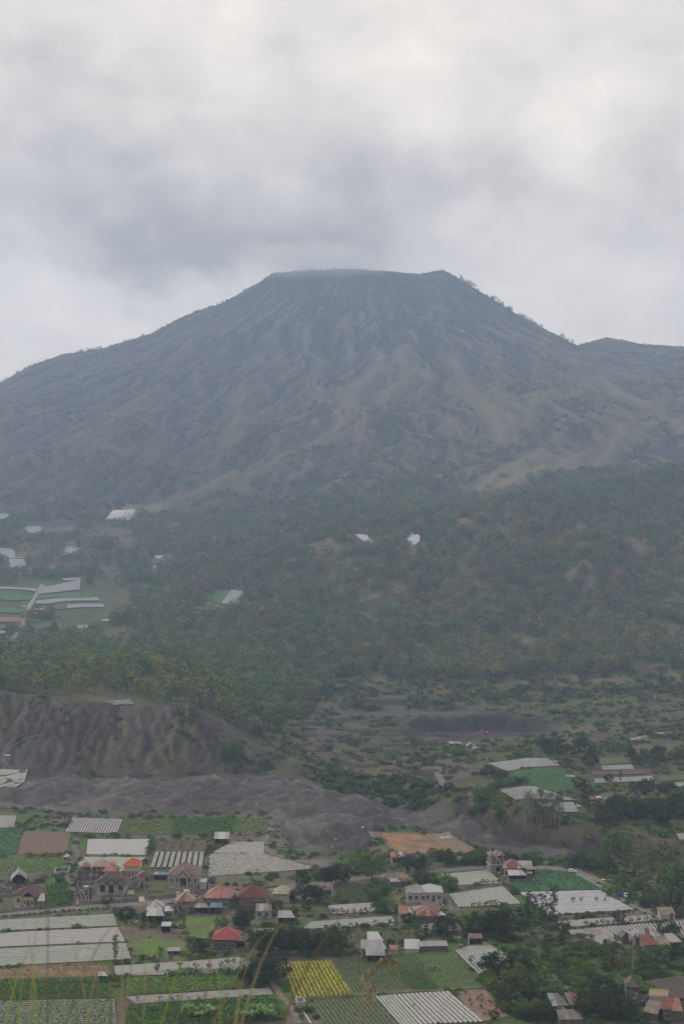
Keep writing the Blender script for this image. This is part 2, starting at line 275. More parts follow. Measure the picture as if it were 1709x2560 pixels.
# ---------------------------------------------------------------- materials
MAT = {}
def mat(name, col, rough=.9, var=.25, scale=1.0, attr=None, spec=.2, rand=0.0, bump=0.0, bscale=8.0, metal=0.0, wave=None, col2=None, hue=0.0):
    """principled, colour broken up by two noises; attr = multiply by a colour attribute; rand = per-object brightness; wave=(axis, scale) ribs"""
    if name in MAT: return MAT[name]
    m = bpy.data.materials.new(name); m.use_nodes = True; t = m.node_tree; n = t.nodes; l = t.links; n.clear()
    o = n.new('ShaderNodeOutputMaterial'); b = n.new('ShaderNodeBsdfPrincipled'); l.new(b.outputs[0], o.inputs[0])
    b.inputs['Roughness'].default_value = rough; b.inputs['Specular IOR Level'].default_value = spec; b.inputs['Metallic'].default_value = metal
    g = n.new('ShaderNodeNewGeometry')
    def nz(s, dt=5):
        q = n.new('ShaderNodeTexNoise'); q.inputs['Scale'].default_value = s; q.inputs['Detail'].default_value = dt; q.inputs['Roughness'].default_value = .6
        l.new(g.outputs['Position'], q.inputs['Vector']); return q.outputs[0]
    r = n.new('ShaderNodeMapRange'); l.new(nz(scale), r.inputs[0]); r.inputs[1].default_value = .3; r.inputs[2].default_value = .7
    r.inputs[3].default_value = 1 - var; r.inputs[4].default_value = 1 + var
    fac = r.outputs[0]
    if rand:
        oi = n.new('ShaderNodeObjectInfo'); rr = n.new('ShaderNodeMapRange'); l.new(oi.outputs['Random'], rr.inputs[0])
        rr.inputs[3].default_value = 1 - rand; rr.inputs[4].default_value = 1 + rand
        mu = n.new('ShaderNodeMath'); mu.operation = 'MULTIPLY'; l.new(fac, mu.inputs[0]); l.new(rr.outputs[0], mu.inputs[1]); fac = mu.outputs[0]
    base = None
    if attr:
        a = n.new('ShaderNodeAttribute'); a.attribute_name = attr; base = a.outputs['Color']
        if col is not None:
            mm = n.new('ShaderNodeVectorMath'); mm.operation = 'MULTIPLY'; l.new(base, mm.inputs[0]); mm.inputs[1].default_value = col; base = mm.outputs[0]
    elif col2:
        mi = n.new('ShaderNodeMix'); mi.data_type = 'RGBA'; r2 = n.new('ShaderNodeMapRange'); l.new(nz(scale * .37, 4), r2.inputs[0]); r2.inputs[1].default_value = .42; r2.inputs[2].default_value = .58
        l.new(r2.outputs[0], mi.inputs[0]); mi.inputs[6].default_value = (*col, 1); mi.inputs[7].default_value = (*col2, 1); base = mi.outputs[2]
    sc_ = n.new('ShaderNodeVectorMath'); sc_.operation = 'SCALE'; l.new(fac, sc_.inputs['Scale'])
    if base is None: sc_.inputs[0].default_value = col
    else: l.new(base, sc_.inputs[0])
    res = sc_.outputs[0]
    if hue:
        h = n.new('ShaderNodeHueSaturation'); oi = n.new('ShaderNodeObjectInfo'); wn = n.new('ShaderNodeMath'); wn.operation = 'FRACT'
        mm = n.new('ShaderNodeMath'); mm.operation = 'MULTIPLY'; l.new(oi.outputs['Random'], mm.inputs[0]); mm.inputs[1].default_value = 7.13; l.new(mm.outputs[0], wn.inputs[0])
        r3 = n.new('ShaderNodeMapRange'); l.new(wn.outputs[0], r3.inputs[0]); r3.inputs[3].default_value = .5 - hue; r3.inputs[4].default_value = .5 + hue
        l.new(r3.outputs[0], h.inputs['Hue']); l.new(res, h.inputs['Color']); res = h.outputs[0]
    l.new(res, b.inputs['Base Color'])
    if bump or wave:
        bp = n.new('ShaderNodeBump'); bp.inputs['Distance'].default_value = bump or .05
        if wave:
            tcn = n.new('ShaderNodeTexCoord'); wt = n.new('ShaderNodeTexWave'); wt.bands_direction = wave[0]; wt.inputs['Scale'].default_value = wave[1]
            l.new(tcn.outputs['Object'], wt.inputs['Vector']); l.new(wt.outputs[0], bp.inputs['Height'])
        else: l.new(nz(bscale), bp.inputs['Height'])
        l.new(bp.outputs[0], b.inputs['Normal'])
    MAT[name] = m; return m
def tag(o, label=None, cat=None, group=None, kind=None):
    if label: o['label'] = label
    if cat: o['category'] = cat
    if group: o['group'] = group
    if kind: o['kind'] = kind
    return o
COL = sc.collection
def empty(name, loc, rz=0):
    o = bpy.data.objects.new(name, None); COL.objects.link(o); o.location = loc; o.rotation_euler = (0, 0, rz); o.empty_display_size = .5; return o
def link(name, me, parent=None, loc=None):
    o = bpy.data.objects.new(name, me); COL.objects.link(o)
    if parent: o.parent = parent
    if loc is not None: o.location = loc
    return o
def npmesh(name, V, F, m, cols=None, smooth=False):
    """V (n,3) array, F (k,4) or (k,3) array"""
    V = np.asarray(V, np.float32); F = np.asarray(F, np.int32); me = bpy.data.meshes.new(name)
    me.vertices.add(len(V)); me.vertices.foreach_set('co', V.ravel())
    k = F.shape[1]; me.loops.add(F.size); me.loops.foreach_set('vertex_index', F.ravel())
    me.polygons.add(len(F)); me.polygons.foreach_set('loop_start', np.arange(0, F.size, k, dtype=np.int32))
    me.polygons.foreach_set('loop_total', np.full(len(F), k, np.int32))
    if cols is not None:
        a = me.color_attributes.new('col', 'FLOAT_COLOR', 'POINT'); c = np.ones((len(V), 4), np.float32); c[:, :3] = cols; a.data.foreach_set('color', c.ravel())
    if smooth: me.polygons.foreach_set('use_smooth', np.ones(len(F), bool))
    me.update(calc_edges=True); me.materials.append(m); return me
class MB:
    def __init__(s): s.v = []; s.f = []
    def quad(s, *p):
        i = len(s.v); s.v += [tuple(q) for q in p]; s.f.append(tuple(range(i, i + len(p)))); return s
    def box(s, cx, cy, z0, sx, sy, h, tp=1.0, rz=0):
        i = len(s.v); c, n = math.cos(rz), math.sin(rz)
        for z, k in ((z0, 1), (z0 + h, tp)):
            for a, b in ((-1, -1), (1, -1), (1, 1), (-1, 1)):
                X, Y = a * sx / 2 * k, b * sy / 2 * k; s.v.append((cx + X * c - Y * n, cy + X * n + Y * c, z))
        s.f += [(i, i + 3, i + 2, i + 1), (i + 4, i + 5, i + 6, i + 7)] + [(i + a, i + (a + 1) % 4, i + 4 + (a + 1) % 4, i + 4 + a) for a in range(4)]; return s
    def prism(s, poly, dv):
        """extrude a polygon (list of 3D) by the vector dv"""
        i = len(s.v); n = len(poly); s.v += [tuple(p) for p in poly] + [(p[0] + dv[0], p[1] + dv[1], p[2] + dv[2]) for p in poly]
        s.f += [tuple(i + k for k in reversed(range(n))), tuple(i + n + k for k in range(n))] + [(i + k, i + (k + 1) % n, i + n + (k + 1) % n, i + n + k) for k in range(n)]; return s
    def tube(s, pts, rad, n=6, caps=True):
        pts = [Vector(p) for p in pts]; i0 = len(s.v); m = len(pts)
        rad = rad if isinstance(rad, (list, tuple)) else [rad] * m
        for k, p in enumerate(pts):
            d = (pts[min(k + 1, m - 1)] - pts[max(k - 1, 0)]).normalized(); a = d.orthogonal().normalized() if abs(d.z) < .99 else Vector((1, 0, 0)); a = (a - d * a.dot(d)).normalized(); b = d.cross(a)
            for j in range(n):
                t = 2 * math.pi * j / n; s.v.append(tuple(p + (a * math.cos(t) + b * math.sin(t)) * rad[k]))
        for k in range(m - 1):
            for j in range(n):
                s.f.append((i0 + k * n + j, i0 + k * n + (j + 1) % n, i0 + (k + 1) * n + (j + 1) % n, i0 + (k + 1) * n + j))
        if caps: s.f += [tuple(i0 + j for j in reversed(range(n))), tuple(i0 + (m - 1) * n + j for j in range(n))]
        return s
    def mesh(s, name, m):
        me = bpy.data.meshes.new(name); me.from_pydata(s.v, [], s.f); me.materials.append(m); return me
    def build(s, name, m, parent=None, loc=None): return link(name, s.mesh(name, m), parent, loc)

def _fm(x, y):
    px = pxof(x, y); yc_, _ = line_at(25, px); return ss(1980, 2120, y) * (1 - ss(-75, -15, y - yc_))
erode(-1150, 1150, 1960, 3620, 8.0, .62, 34, 5, 5.0, _fm, 150)
def _ff(x, y):
    px = pxof(x, y); return ss(1030, 1150, y) * (1 - ss(1950, 2020, y)) * (.12 + .88 * ss(380, 620, px))
erode(-560, 560, 1000, 2030, 7.0, .62, 28, 6, 4.0, _ff, 120)
def _fc(x, y):
    px = pxof(x, y); y4_, _ = line_at(10, px); y5_, _ = line_at(11, px); t_ = (y - y4_) / (y5_ - y4_); return ss(-.1, .15, t_) * (1 - ss(1.0, 1.12, t_)) * (1 - ss(760, 900, px) * .6)
erode(-250, 160, 585, 712, 1.1, .10, 26, 7, 1.1, _fc, 16)
# ---------------------------------------------------------------- terrain mesh
Ys = np.concatenate([np.linspace(-12, 20, 12, endpoint=False), np.linspace(20, 300, 50, endpoint=False), np.arange(300, 480, 1.5), np.arange(480, 730, .85), np.arange(730, 1000, 1.5), np.arange(1000, 2000, 3.4), np.arange(2000, 3640, 5.2), np.linspace(3645, 4050, 24)])
txs = np.concatenate([np.linspace(-.42, -.27, 22, endpoint=False), np.linspace(-.27, .27, 620), np.linspace(.27, .42, 23)[1:]])
YY, TX = np.meshgrid(Ys, txs, indexing='ij'); nr, nc = YY.shape
XX = (TX * (YY + 28 * (1 - ss(60, 300, YY)))).ravel(); YY = YY.ravel()
ZZ = height0(XX, YY); ZG = ZZ.reshape(nr, nc)
def _yi(y):
    i = np.clip(np.searchsorted(Ys, y, 'right') - 1, 0, nr - 2); return i, np.clip((y - Ys[i]) / (Ys[i + 1] - Ys[i]), 0, 1)
def _xi(t):
    j = np.clip(np.searchsorted(txs, t, 'right') - 1, 0, nc - 2); return j, np.clip((t - txs[j]) / (txs[j + 1] - txs[j]), 0, 1)
def height(x, y):
    """height of the terrain mesh itself"""
    x = np.atleast_1d(np.asarray(x, float)); y = np.atleast_1d(np.asarray(y, float))
    i, fy_ = _yi(y); j, fx_ = _xi(x / (y + 28 * (1 - ss(60, 300, y))))
    return (ZG[i, j] * (1 - fx_) + ZG[i, j + 1] * fx_) * (1 - fy_) + (ZG[i + 1, j] * (1 - fx_) + ZG[i + 1, j + 1] * fx_) * fy_
_k0 = int(np.searchsorted(Ys, 300)); _hc = {}
def hitp(px, row):
    """where the line of sight through this point of the photograph meets the ground"""
    u = (px - CX) / FPX; j, f = _xi(np.array([u])); j = j[0]; f = f[0]; Yc = Ys[_k0:]
    d = ZG[_k0:, j] * (1 - f) + ZG[_k0:, j + 1] * f - (EYE + (HR - row) / FPX * Yc)
    g = d >= 0; i = int(np.argmax(g)) if g.any() else len(Yc) - 1; Y = Yc[i]
    if i > 0: Y = Yc[i - 1] + (Yc[i] - Yc[i - 1]) * (-d[i - 1] / (d[i] - d[i - 1] + 1e-9))
    return (u * Y, float(Y), float(height(u * Y, Y)[0]))
def hit(c, x, y): return hitp(*pix(c, x, y))
def hz(x, y): return float(height(x, y)[0])
PXA = pxof(XX, YY); ROW = HR - (ZZ - EYE) / np.maximum(YY, 1) * FPX
# surface colours, by what grows or lies there; mountain also has relief light painted in
def lerp(c, d, m): return c * (1 - m[:, None]) + np.asarray(d)[None, :] * m[:, None]
n_a = fbm(XX / 22, YY / 22, 4, 101); n_b = fbm(XX / 6, YY / 6, 3, 102); n_c = fbm(XX / 70, YY / 70, 4, 103); n_d = fbm(XX / 170, YY / 140, 5, 104)
Cc = np.empty((len(XX), 3)); Cc[:] = (.125, .105, .085)
Cc = lerp(Cc, (.066, .112, .030), ss(-.12, .10, n_a + .4 * n_b))
Cc = lerp(Cc, (.15, .125, .10), ss(.16, .3, n_c + .3 * n_b) * .6)
bri = ss(1150, 1300, PXA) * ss(2330, 2400, ROW); Cc = lerp(Cc, (.055, .10, .028), bri * .7)
y4, z4 = line_at(10, PXA); y5, z5 = line_at(11, PXA); yc, _ = line_at(25, PXA); y6, _ = line_at(12, PXA)
SM = ss(-10, 4, YY - np.interp(PXA, *SAND0)) * (1 - ss(-4, 6, YY - y4)) * (1 - ss(1500, 1640, PXA) * .8)
sandc = np.empty_like(Cc); sandc[:] = (.092, .085, .083); sandc = lerp(sandc, (.145, .132, .125), ss(.02, .3, n_a)); sandc = lerp(sandc, (.062, .057, .057), ss(.05, .3, -n_c)); sandc = lerp(sandc, (.15, .125, .095), ss(.3, .5, n_b) * .5)
Cc = Cc * (1 - SM[:, None]) + sandc * SM[:, None]
# the walls: dark ash with olive scrub hanging on
t = (YY - y4) / (y5 - y4); wall = ss(-.15, .05, t) * (1 - ss(.97, 1.15, t))
strat = .5 + .5 * np.sin(ZZ * 2.4 + 3 * n_a)
wc = np.empty_like(Cc); wc[:] = (.052, .044, .040); wc = lerp(wc, (.068, .054, .045), strat * .5)
wc = lerp(wc, (.078, .078, .034), ss(.0, .28, fbm(XX / 12, YY / 30, 4, 105) + .12 * (.5 - t)) * .75); wc = lerp(wc, (.098, .086, .078), ss(.22, .4, rdg(XX / 17, YY / 200, 2, 106) - .25 + n_b * .3) * .5)
wc = lerp(wc, (.08, .09, .035), ss(620, 760, PXA) * (1 - ss(1120, 1240, PXA)) * ss(-.1, .15, n_a) * .8); wc = lerp(wc, (.062, .047, .040), ss(1200, 1320, PXA) * ss(-.2, .1, n_a + .5 * n_b) * .8)
Cc = Cc * (1 - wall[:, None]) + wc * wall[:, None]
# behind the wall
bh = ss(1.0, 1.1, t)
gc = np.empty_like(Cc); gc[:] = (.080, .068, .048); gc = lerp(gc, (.078, .082, .036), ss(-.15, .15, n_a + .3 * n_b)); gc = lerp(gc, (.112, .10, .048), ss(.05, .3, n_c)); gc = lerp(gc, (.065, .085, .03), ss(.0, .25, n_b + .5 * n_a) * .6)
gc = lerp(gc, (.06, .075, .03), ss(.05, .3, -n_c) * .8)
led = ss(600, 720, PXA) * (1 - ss(1180, 1260, PXA)) * (1 - ss(900, 980, YY)); gc = lerp(gc, (.10, .088, .078), led * ss(.0, .22, -n_a + .25 * n_b))
pc = W3(1200, 1840, 830); rr = np.sqrt(((XX - pc[0]) / 42) ** 2 + ((YY - pc[1]) / 52) ** 2) + .34 * fbm(XX / 22, YY / 20, 3, 34)
gc = lerp(gc, (.052, .046, .050), (1 - ss(1.0, 1.2, rr))); gc = lerp(gc, (.10, .088, .085), (1 - ss(.6, .8, rr)) * .6 * ss(-.2, .2, -n_a))
pc2 = W3(1010, 1790, 930); r2 = np.hypot((XX - pc2[0]) / 50, (YY - pc2[1]) / 40) + .1 * n_a; gc = lerp(gc, (.085, .075, .068), 1 - ss(.9, 1.2, r2))
fl = ss(980, 1060, YY); gc2 = np.empty_like(Cc); gc2[:] = (.115, .094, .062); gc2 = lerp(gc2, (.125, .115, .055), ss(.0, .2, n_a)); gc2 = lerp(gc2, (.05, .06, .03), ss(.0, .2, -n_c))
lf0 = esample(ERO[1], XX, YY, 4); gc2 = lerp(gc2, (.055, .075, .032), ss(1.5, 4, lf0 + n_b)); gc = gc * (1 - fl[:, None]) + gc2 * fl[:, None]
gc = lerp(gc, (.050, .085, .034), (1 - ss(230, 360, PXA)) * ss(1425, 1450, ROW) * (1 - ss(1600, 1620, ROW)) * (YY > 1000) * .75)
Cc = Cc * (1 - bh[:, None]) + gc * bh[:, None]
# mountain: dry brown slopes, yellowed grass ribs, dark scrub folds; tones paint in relief light
mt = ss(1850, 2150, YY); mc = np.empty_like(Cc); mc[:] = (.092, .076, .066)
dxm = XX - SUMX; dym = SUMY + 150 - YY; rm = np.hypot(dxm, dym); phm = np.arctan2(dxm, np.maximum(dym, 40)); wm = .35 * fbm(XX / 220, YY / 260, 3, 111)
n_m = fbm(phm * 13 + wm, rm / 420 + wm, 5, 112, .6); n_f = fbm(phm * 45 + wm * 3, rm / 130 + wm, 4, 113, .6)
mc = lerp(mc, (.125, .108, .058), ss(.05, .4, fbm(phm * 20 + wm, rm / 500, 4, 107, .6) + .5 * ss(850, 1250, PXA) * ss(900, 1000, ROW) * (1 - ss(1220, 1400, ROW)) - .1))
mc = lerp(mc, (.155, .135, .065), ss(880, 1000, PXA) * (1 - ss(1300, 1500, PXA)) * ss(880, 960, ROW) * (1 - ss(1330, 1400, ROW)) * ss(-.1, .25, n_f + .6 * n_m) * .8)
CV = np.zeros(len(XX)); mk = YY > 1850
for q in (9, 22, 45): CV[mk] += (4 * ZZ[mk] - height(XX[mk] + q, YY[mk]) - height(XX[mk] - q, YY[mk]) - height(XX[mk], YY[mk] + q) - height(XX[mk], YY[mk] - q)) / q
mc = lerp(mc, (.19, .16, .088), ss(.35, 1.3, CV + .8 * n_f) * (.35 + .65 * ss(500, 900, PXA)) * .85)  # grass paler on convex ribs, painting in the light they catch
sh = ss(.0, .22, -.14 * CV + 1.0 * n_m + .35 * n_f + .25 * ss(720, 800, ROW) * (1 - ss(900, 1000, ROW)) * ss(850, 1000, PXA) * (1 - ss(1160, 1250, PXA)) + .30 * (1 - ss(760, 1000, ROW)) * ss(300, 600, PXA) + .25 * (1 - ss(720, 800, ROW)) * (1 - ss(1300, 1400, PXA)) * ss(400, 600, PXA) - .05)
mc = lerp(mc, (.036, .048, .030), sh * .85)  # scrub tone also deepens hollows, painting in their shade
mc = lerp(mc, (.05, .055, .035), ss(.0, .2, n_f + .5 * fbm(XX / 30, YY / 50, 3, 109) - .08) * .6)
mc = lerp(mc, (.155, .125, .088), ss(.12, .4, -n_f) * .45)
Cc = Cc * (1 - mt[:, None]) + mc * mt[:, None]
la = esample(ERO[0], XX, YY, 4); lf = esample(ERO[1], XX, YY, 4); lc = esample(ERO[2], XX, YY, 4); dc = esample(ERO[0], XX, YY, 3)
Cc = lerp(Cc, (.038, .052, .030), mt * ss(2.4, 4.6, la + 2.2 * n_b) * .75); Cc = lerp(Cc, (.155, .13, .080), mt * (1 - ss(.2, 1.6, la + 1.5 * n_b)) * ss(1, 5, dc) * .45)  # scrubby gullies dark, divides pale: relief light and shade put into the colour
Cc = lerp(Cc, (.10, .088, .078), wall * ss(2.4, 4.5, lc) * .5 * (1 - ss(600, 760, PXA)))
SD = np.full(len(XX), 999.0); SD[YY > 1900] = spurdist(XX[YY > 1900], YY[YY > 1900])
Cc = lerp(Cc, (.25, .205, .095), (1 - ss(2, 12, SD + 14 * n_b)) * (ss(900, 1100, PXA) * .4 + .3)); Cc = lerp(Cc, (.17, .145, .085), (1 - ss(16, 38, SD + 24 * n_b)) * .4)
# near slopes: crumbled scarps bare and dark, crests paler
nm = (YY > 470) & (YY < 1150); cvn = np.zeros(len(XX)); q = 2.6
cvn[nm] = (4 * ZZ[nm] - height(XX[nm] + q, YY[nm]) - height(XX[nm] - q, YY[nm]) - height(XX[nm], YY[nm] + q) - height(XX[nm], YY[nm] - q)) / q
gy = np.zeros(len(XX)); gy[nm] = np.hypot(height(XX[nm] + 1.5, YY[nm]) - height(XX[nm] - 1.5, YY[nm]), height(XX[nm], YY[nm] + 1.5) - height(XX[nm], YY[nm] - 1.5)) / 3
scarp = ss(.38, .75, gy + .2 * n_b) * (YY > np.interp(PXA, *SAND0)) * (1 - wall)
Cc = lerp(Cc, (.062, .052, .047), scarp * nm * .85 * (1 - SM * .35))
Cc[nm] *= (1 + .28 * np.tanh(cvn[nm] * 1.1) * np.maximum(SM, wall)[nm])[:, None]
Cc = lerp(Cc, (.085, .084, .038), wall * ss(.3, 1.1, cvn + .9 * n_a) * .55)
Cc = np.where(mt[:, None] > 0, Cc * (1 - .30 * mt[:, None]), Cc) * np.array([1.0, 1.0, 1.0]); Cc = lerp(Cc, (.075, .066, .063), SM * .35)
Cc *= (1 + .35 * np.clip(n_b, -.6, .6))[:, None]
rim = 1 - ss(262, 300, YY); Cc = lerp(Cc, (.09, .10, .04), rim)
# patches traced on the ground: meadows, dry grass
PATCH = [('A', [(1050, 655), (1215, 648), (1215, 760), (1060, 765)], (.10, .19, .03)), ('A', [(745, 772), (1055, 770), (1062, 862), (748, 868)], (.10, .18, .03)),
         ('A', [(790, 370), (940, 385), (940, 420), (785, 420)], (.06, .10, .03)), ('A', [(1180, 440), (1640, 440), (1640, 490), (1200, 495)], (.13, .12, .06)),
         ('A', [(820, 450), (940, 450), (940, 500), (830, 520)], (.11, .12, .05)), ('A', [(940, 500), (1100, 500), (1100, 515), (940, 520)], (.10, .13, .04)),
         ('F', [(990, 590), (1085, 585), (1105, 630), (1060, 668), (940, 645)], (.15, .14, .06)), ('F', [(700, 340), (1000, 240), (1430, 200), (1440, 225), (1000, 280), (720, 360)], (.17, .14, .08)),
         ('F', [(560, 60), (900, 70), (1060, 150), (860, 190), (780, 120)], (.16, .15, .07)), ('B', [(700, 230), (900, 215), (960, 330), (740, 360)], (.11, .115, .045)),
         ('B', [(940, 480), (1060, 470), (1060, 560), (950, 560)], (.20, .14, .08)), ('B', [(1000, 400), (1060, 440), (1060, 470), (1000, 470)], (.12, .10, .08)),
         ('Q', [(200, 730), (540, 730), (540, 900), (250, 900)], (.13, .10, .08)), ('Q', [(440, 640), (520, 700), (560, 860), (460, 700)], (.15, .12, .09)),
         ('P', [(880, 270), (1480, 270), (1540, 540), (920, 560)], (.12, .10, .085)), ('P', [(310, 300), (560, 380), (560, 420), (320, 440)], (.12, .10, .08)),
         ('P', [(0, 520), (150, 520), (300, 620), (0, 640)], (.12, .105, .085)), ('R', [(1380, 380), (1500, 480), (1400, 560), (1350, 420)], (.16, .13, .10)),
         ('T', [(320, 790), (470, 750), (620, 880), (500, 970)], (.15, .13, .07)), ('E', [(770, 420), (1060, 400), (1080, 510), (800, 560)], (.07, .10, .03)),
         ('C', [(560, 950), (720, 950), (880, 1130), (760, 1160)], (.09, .10, .04)), ('C', [(700, 760), (900, 880), (1000, 1000), (900, 1030), (560, 930), (560, 780)], (.08, .11, .03)),
         ('D', [(0, 360), (200, 350), (250, 380), (180, 500), (0, 500)], (.095, .085, .09)), ('E', [(1320, 270), (1470, 243), (1470, 258), (1330, 280)], (.22, .19, .17))]
def soft_patch(pts, colr, k=.75):
    P = np.array(pts); b = 12; m = (XX > P[:, 0].min() - b) & (XX < P[:, 0].max() + b) & (YY > P[:, 1].min() - b) & (YY < P[:, 1].max() + b)
    if not m.any(): return
    x = XX[m] + 3 * n_b[m] * 3; y = YY[m] + 6 * n_a[m]
    q = inpoly(x, y, pts).astype(float) * k * (.6 + .4 * ss(-.3, .2, n_b[m])); Cc[m] = Cc[m] * (1 - q[:, None]) + np.array(colr) * q[:, None]
for c, p, col in PATCH: soft_patch(wpoly(c, p), col)
ground_m = mat('terrain', None, .95, .30, .9, attr='col', spec=.1, bump=.35, bscale=.7)
idx = (np.arange(nr - 1)[:, None] * nc + np.arange(nc - 1)[None, :]).ravel()
FF = np.stack([idx, idx + 1, idx + nc + 1, idx + nc], 1)
fy = YY[FF[:, 0]]; fpx = PXA[FF[:, 0]]
f4, _ = line_at(10, fpx); f5, _ = line_at(11, fpx); s0 = np.interp(fpx, *SAND0)
VV = np.stack([XX, YY, ZZ], 1)
def piece(name, sel, label):
    F = FF[sel]; u, inv = np.unique(F.ravel(), return_inverse=True)
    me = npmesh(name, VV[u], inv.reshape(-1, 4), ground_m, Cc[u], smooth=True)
    tag(link(name, me), label, kind='structure')
piece('rim_slope', fy < 262, 'grassy rim slope dropping away below the viewpoint')
piece('ground', (fy >= 262) & (fy < s0), 'flat valley floor of soil and grass under the village and its plots')
piece('gravel_quarry', (fy >= s0) & (fy < f4), 'dark grey heaps and tracks of dug volcanic sand behind the plots')
piece('cliff', (fy >= f4) & (fy < f5 + 3), 'steep dark ash wall with olive scrub and gullies behind the sand heaps')
piece('hills', (fy >= f5 + 3) & (fy < 2050), 'wooded hills, terraces and pits rising behind the ash wall')
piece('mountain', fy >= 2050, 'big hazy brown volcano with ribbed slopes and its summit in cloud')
# ---------------------------------------------------------------- draped sheets
def drape(name, pts_grid, m, off, kind=None, parent=None):
    """pts_grid: (a,b,2) world xy"""
    G = np.asarray(pts_grid); a, b, _ = G.shape; z = height(G[..., 0].ravel(), G[..., 1].ravel()) + off
    V = np.stack([G[..., 0].ravel(), G[..., 1].ravel(), z], 1); i = (np.arange(a - 1)[:, None] * b + np.arange(b - 1)[None, :]).ravel()
    return link(name, npmesh(name, V, np.stack([i, i + 1, i + b + 1, i + b], 1), m), parent)
def ribbon(name, c, pts, width, m, off, label, step=4.0, thick=True):
    P = [np.array(hit(c[i] if isinstance(c, list) else c, *p)[:2]) for i, p in enumerate(pts)]
    # resample with Catmull-Rom
    Q = []
    for i in range(len(P) - 1):
        p0, p1, p2, p3 = P[max(i - 1, 0)], P[i], P[i + 1], P[min(i + 2, len(P) - 1)]; n = max(2, int(np.hypot(*(p2 - p1)) / step))
        for t in np.arange(n) / n:
            Q.append(.5 * ((2 * p1) + (-p0 + p2) * t + (2 * p0 - 5 * p1 + 4 * p2 - p3) * t * t + (-p0 + 3 * p1 - 3 * p2 + p3) * t ** 3))
    Q.append(P[-1]); Q = np.array(Q); T = np.gradient(Q, axis=0); T /= np.linalg.norm(T, axis=1)[:, None]; Nn = np.stack([-T[:, 1], T[:, 0]], 1)
    zc = height(Q[:, 0], Q[:, 1]) + off; V = []; w_ = width / 2
    for k, (s, dz) in enumerate(((-1.06, -.5), (-1, 0), (-.4, .03), (.4, .03), (1, 0), (1.06, -.5))):
        jit = 1 + .06 * gn(Q[:, 0] / 5, Q[:, 1] / 5 + k, 5)
        V.append(np.stack([Q[:, 0] + Nn[:, 0] * w_ * s * jit, Q[:, 1] + Nn[:, 1] * w_ * s * jit, zc + dz], 1))
    V = np.stack(V, 1); n, kk, _ = V.shape; i = (np.arange(n - 1)[:, None] * kk + np.arange(kk - 1)[None, :]).ravel()
    o = link(name, npmesh(name, V.reshape(-1, 3), np.stack([i, i + 1, i + kk + 1, i + kk], 1), m)); tag(o, label, kind='structure'); return Q
asph = mat('asphalt', (.155, .145, .145), .9, .2, .5, col2=(.19, .175, .165)); dirt = mat('dirt_track', (.19, .155, .12), .95, .3, .7, col2=(.14, .12, .095)); grey_tr = mat('sand_track', (.15, .14, .135), .95, .25, .3)
ROADPX = [(-40, 2287), (0, 2286), (89, 2280), (223, 2267), (312, 2263), (430, 2253), (491, 2243), (580, 2234), (670, 2223), (720, 2218), (772, 2213), (868, 2202), (956, 2191), (1010, 2184), (1081, 2177), (1158, 2171), (1228, 2167), (1325, 2167), (1411, 2173), (1450, 2183), (1488, 2201), (1527, 2225), (1566, 2248), (1601, 2266), (1660, 2290), (1760, 2320)]
ROADQ = ribbon('road', 'X', ROADPX, 5.0, asph, .10, 'grey asphalt village road crossing the valley and bending right past the trucks')
ribbon('path', 'B', [(178, 1010), (215, 1070), (262, 1140), (310, 1190), (350, 1250), (385, 1333)], 1.7, dirt, .10, 'brown dirt path beside the yellow crop running down to the corn')
ribbon('path', 'C', [(668, 950), (720, 1000), (770, 1050), (830, 1100), (885, 1150)], 1.6, dirt, .10, 'brown dirt path through the green plots on the right')
ribbon('path', 'A', [(455, 190), (420, 250), (440, 310), (400, 350), (372, 400), (400, 470), (440, 600)], 2.6, mat('dirt_grey', (.12, .105, .09), .95, .2, .6), .10, 'dirt lane between the left plots and the tiled houses')
ribbon('path', 'Q', [(1050, 470), (1085, 540), (1075, 620), (1010, 690), (890, 740), (850, 830)], 1.5, dirt, .10, 'foot path from the road past the pink roofed house')
ribbon('path', 'Q', [(790, 300), (840, 380), (880, 430)], 1.4, dirt, .10, 'foot path from the porch villa down to the road')
ribbon('path', 'A', [(1500, 110), (1515, 170), (1480, 230), (1500, 280), (1640, 330), (1800, 360), (1900, 372)], 3.5, grey_tr, .12, 'pale haul track round the end of the green plots')
ribbon('path', 'E', [(440, 400), (455, 440), (480, 480), (560, 500)], 3.5, grey_tr, .2, 'track down the green ledges')
ribbon('path', 'F', [(60, 840), (120, 760), (150, 680), (200, 590), (240, 520)], 4.5, mat('lane', (.26, .22, .20), .95, .15, .3), .5, 'pale lane climbing through the far left terraces')
ribbon('path', 'E', [(1320, 275), (1400, 258), (1470, 243)], 4, mat('lane', (.26, .22, .20)), .4, 'pale track beside the far right plot')
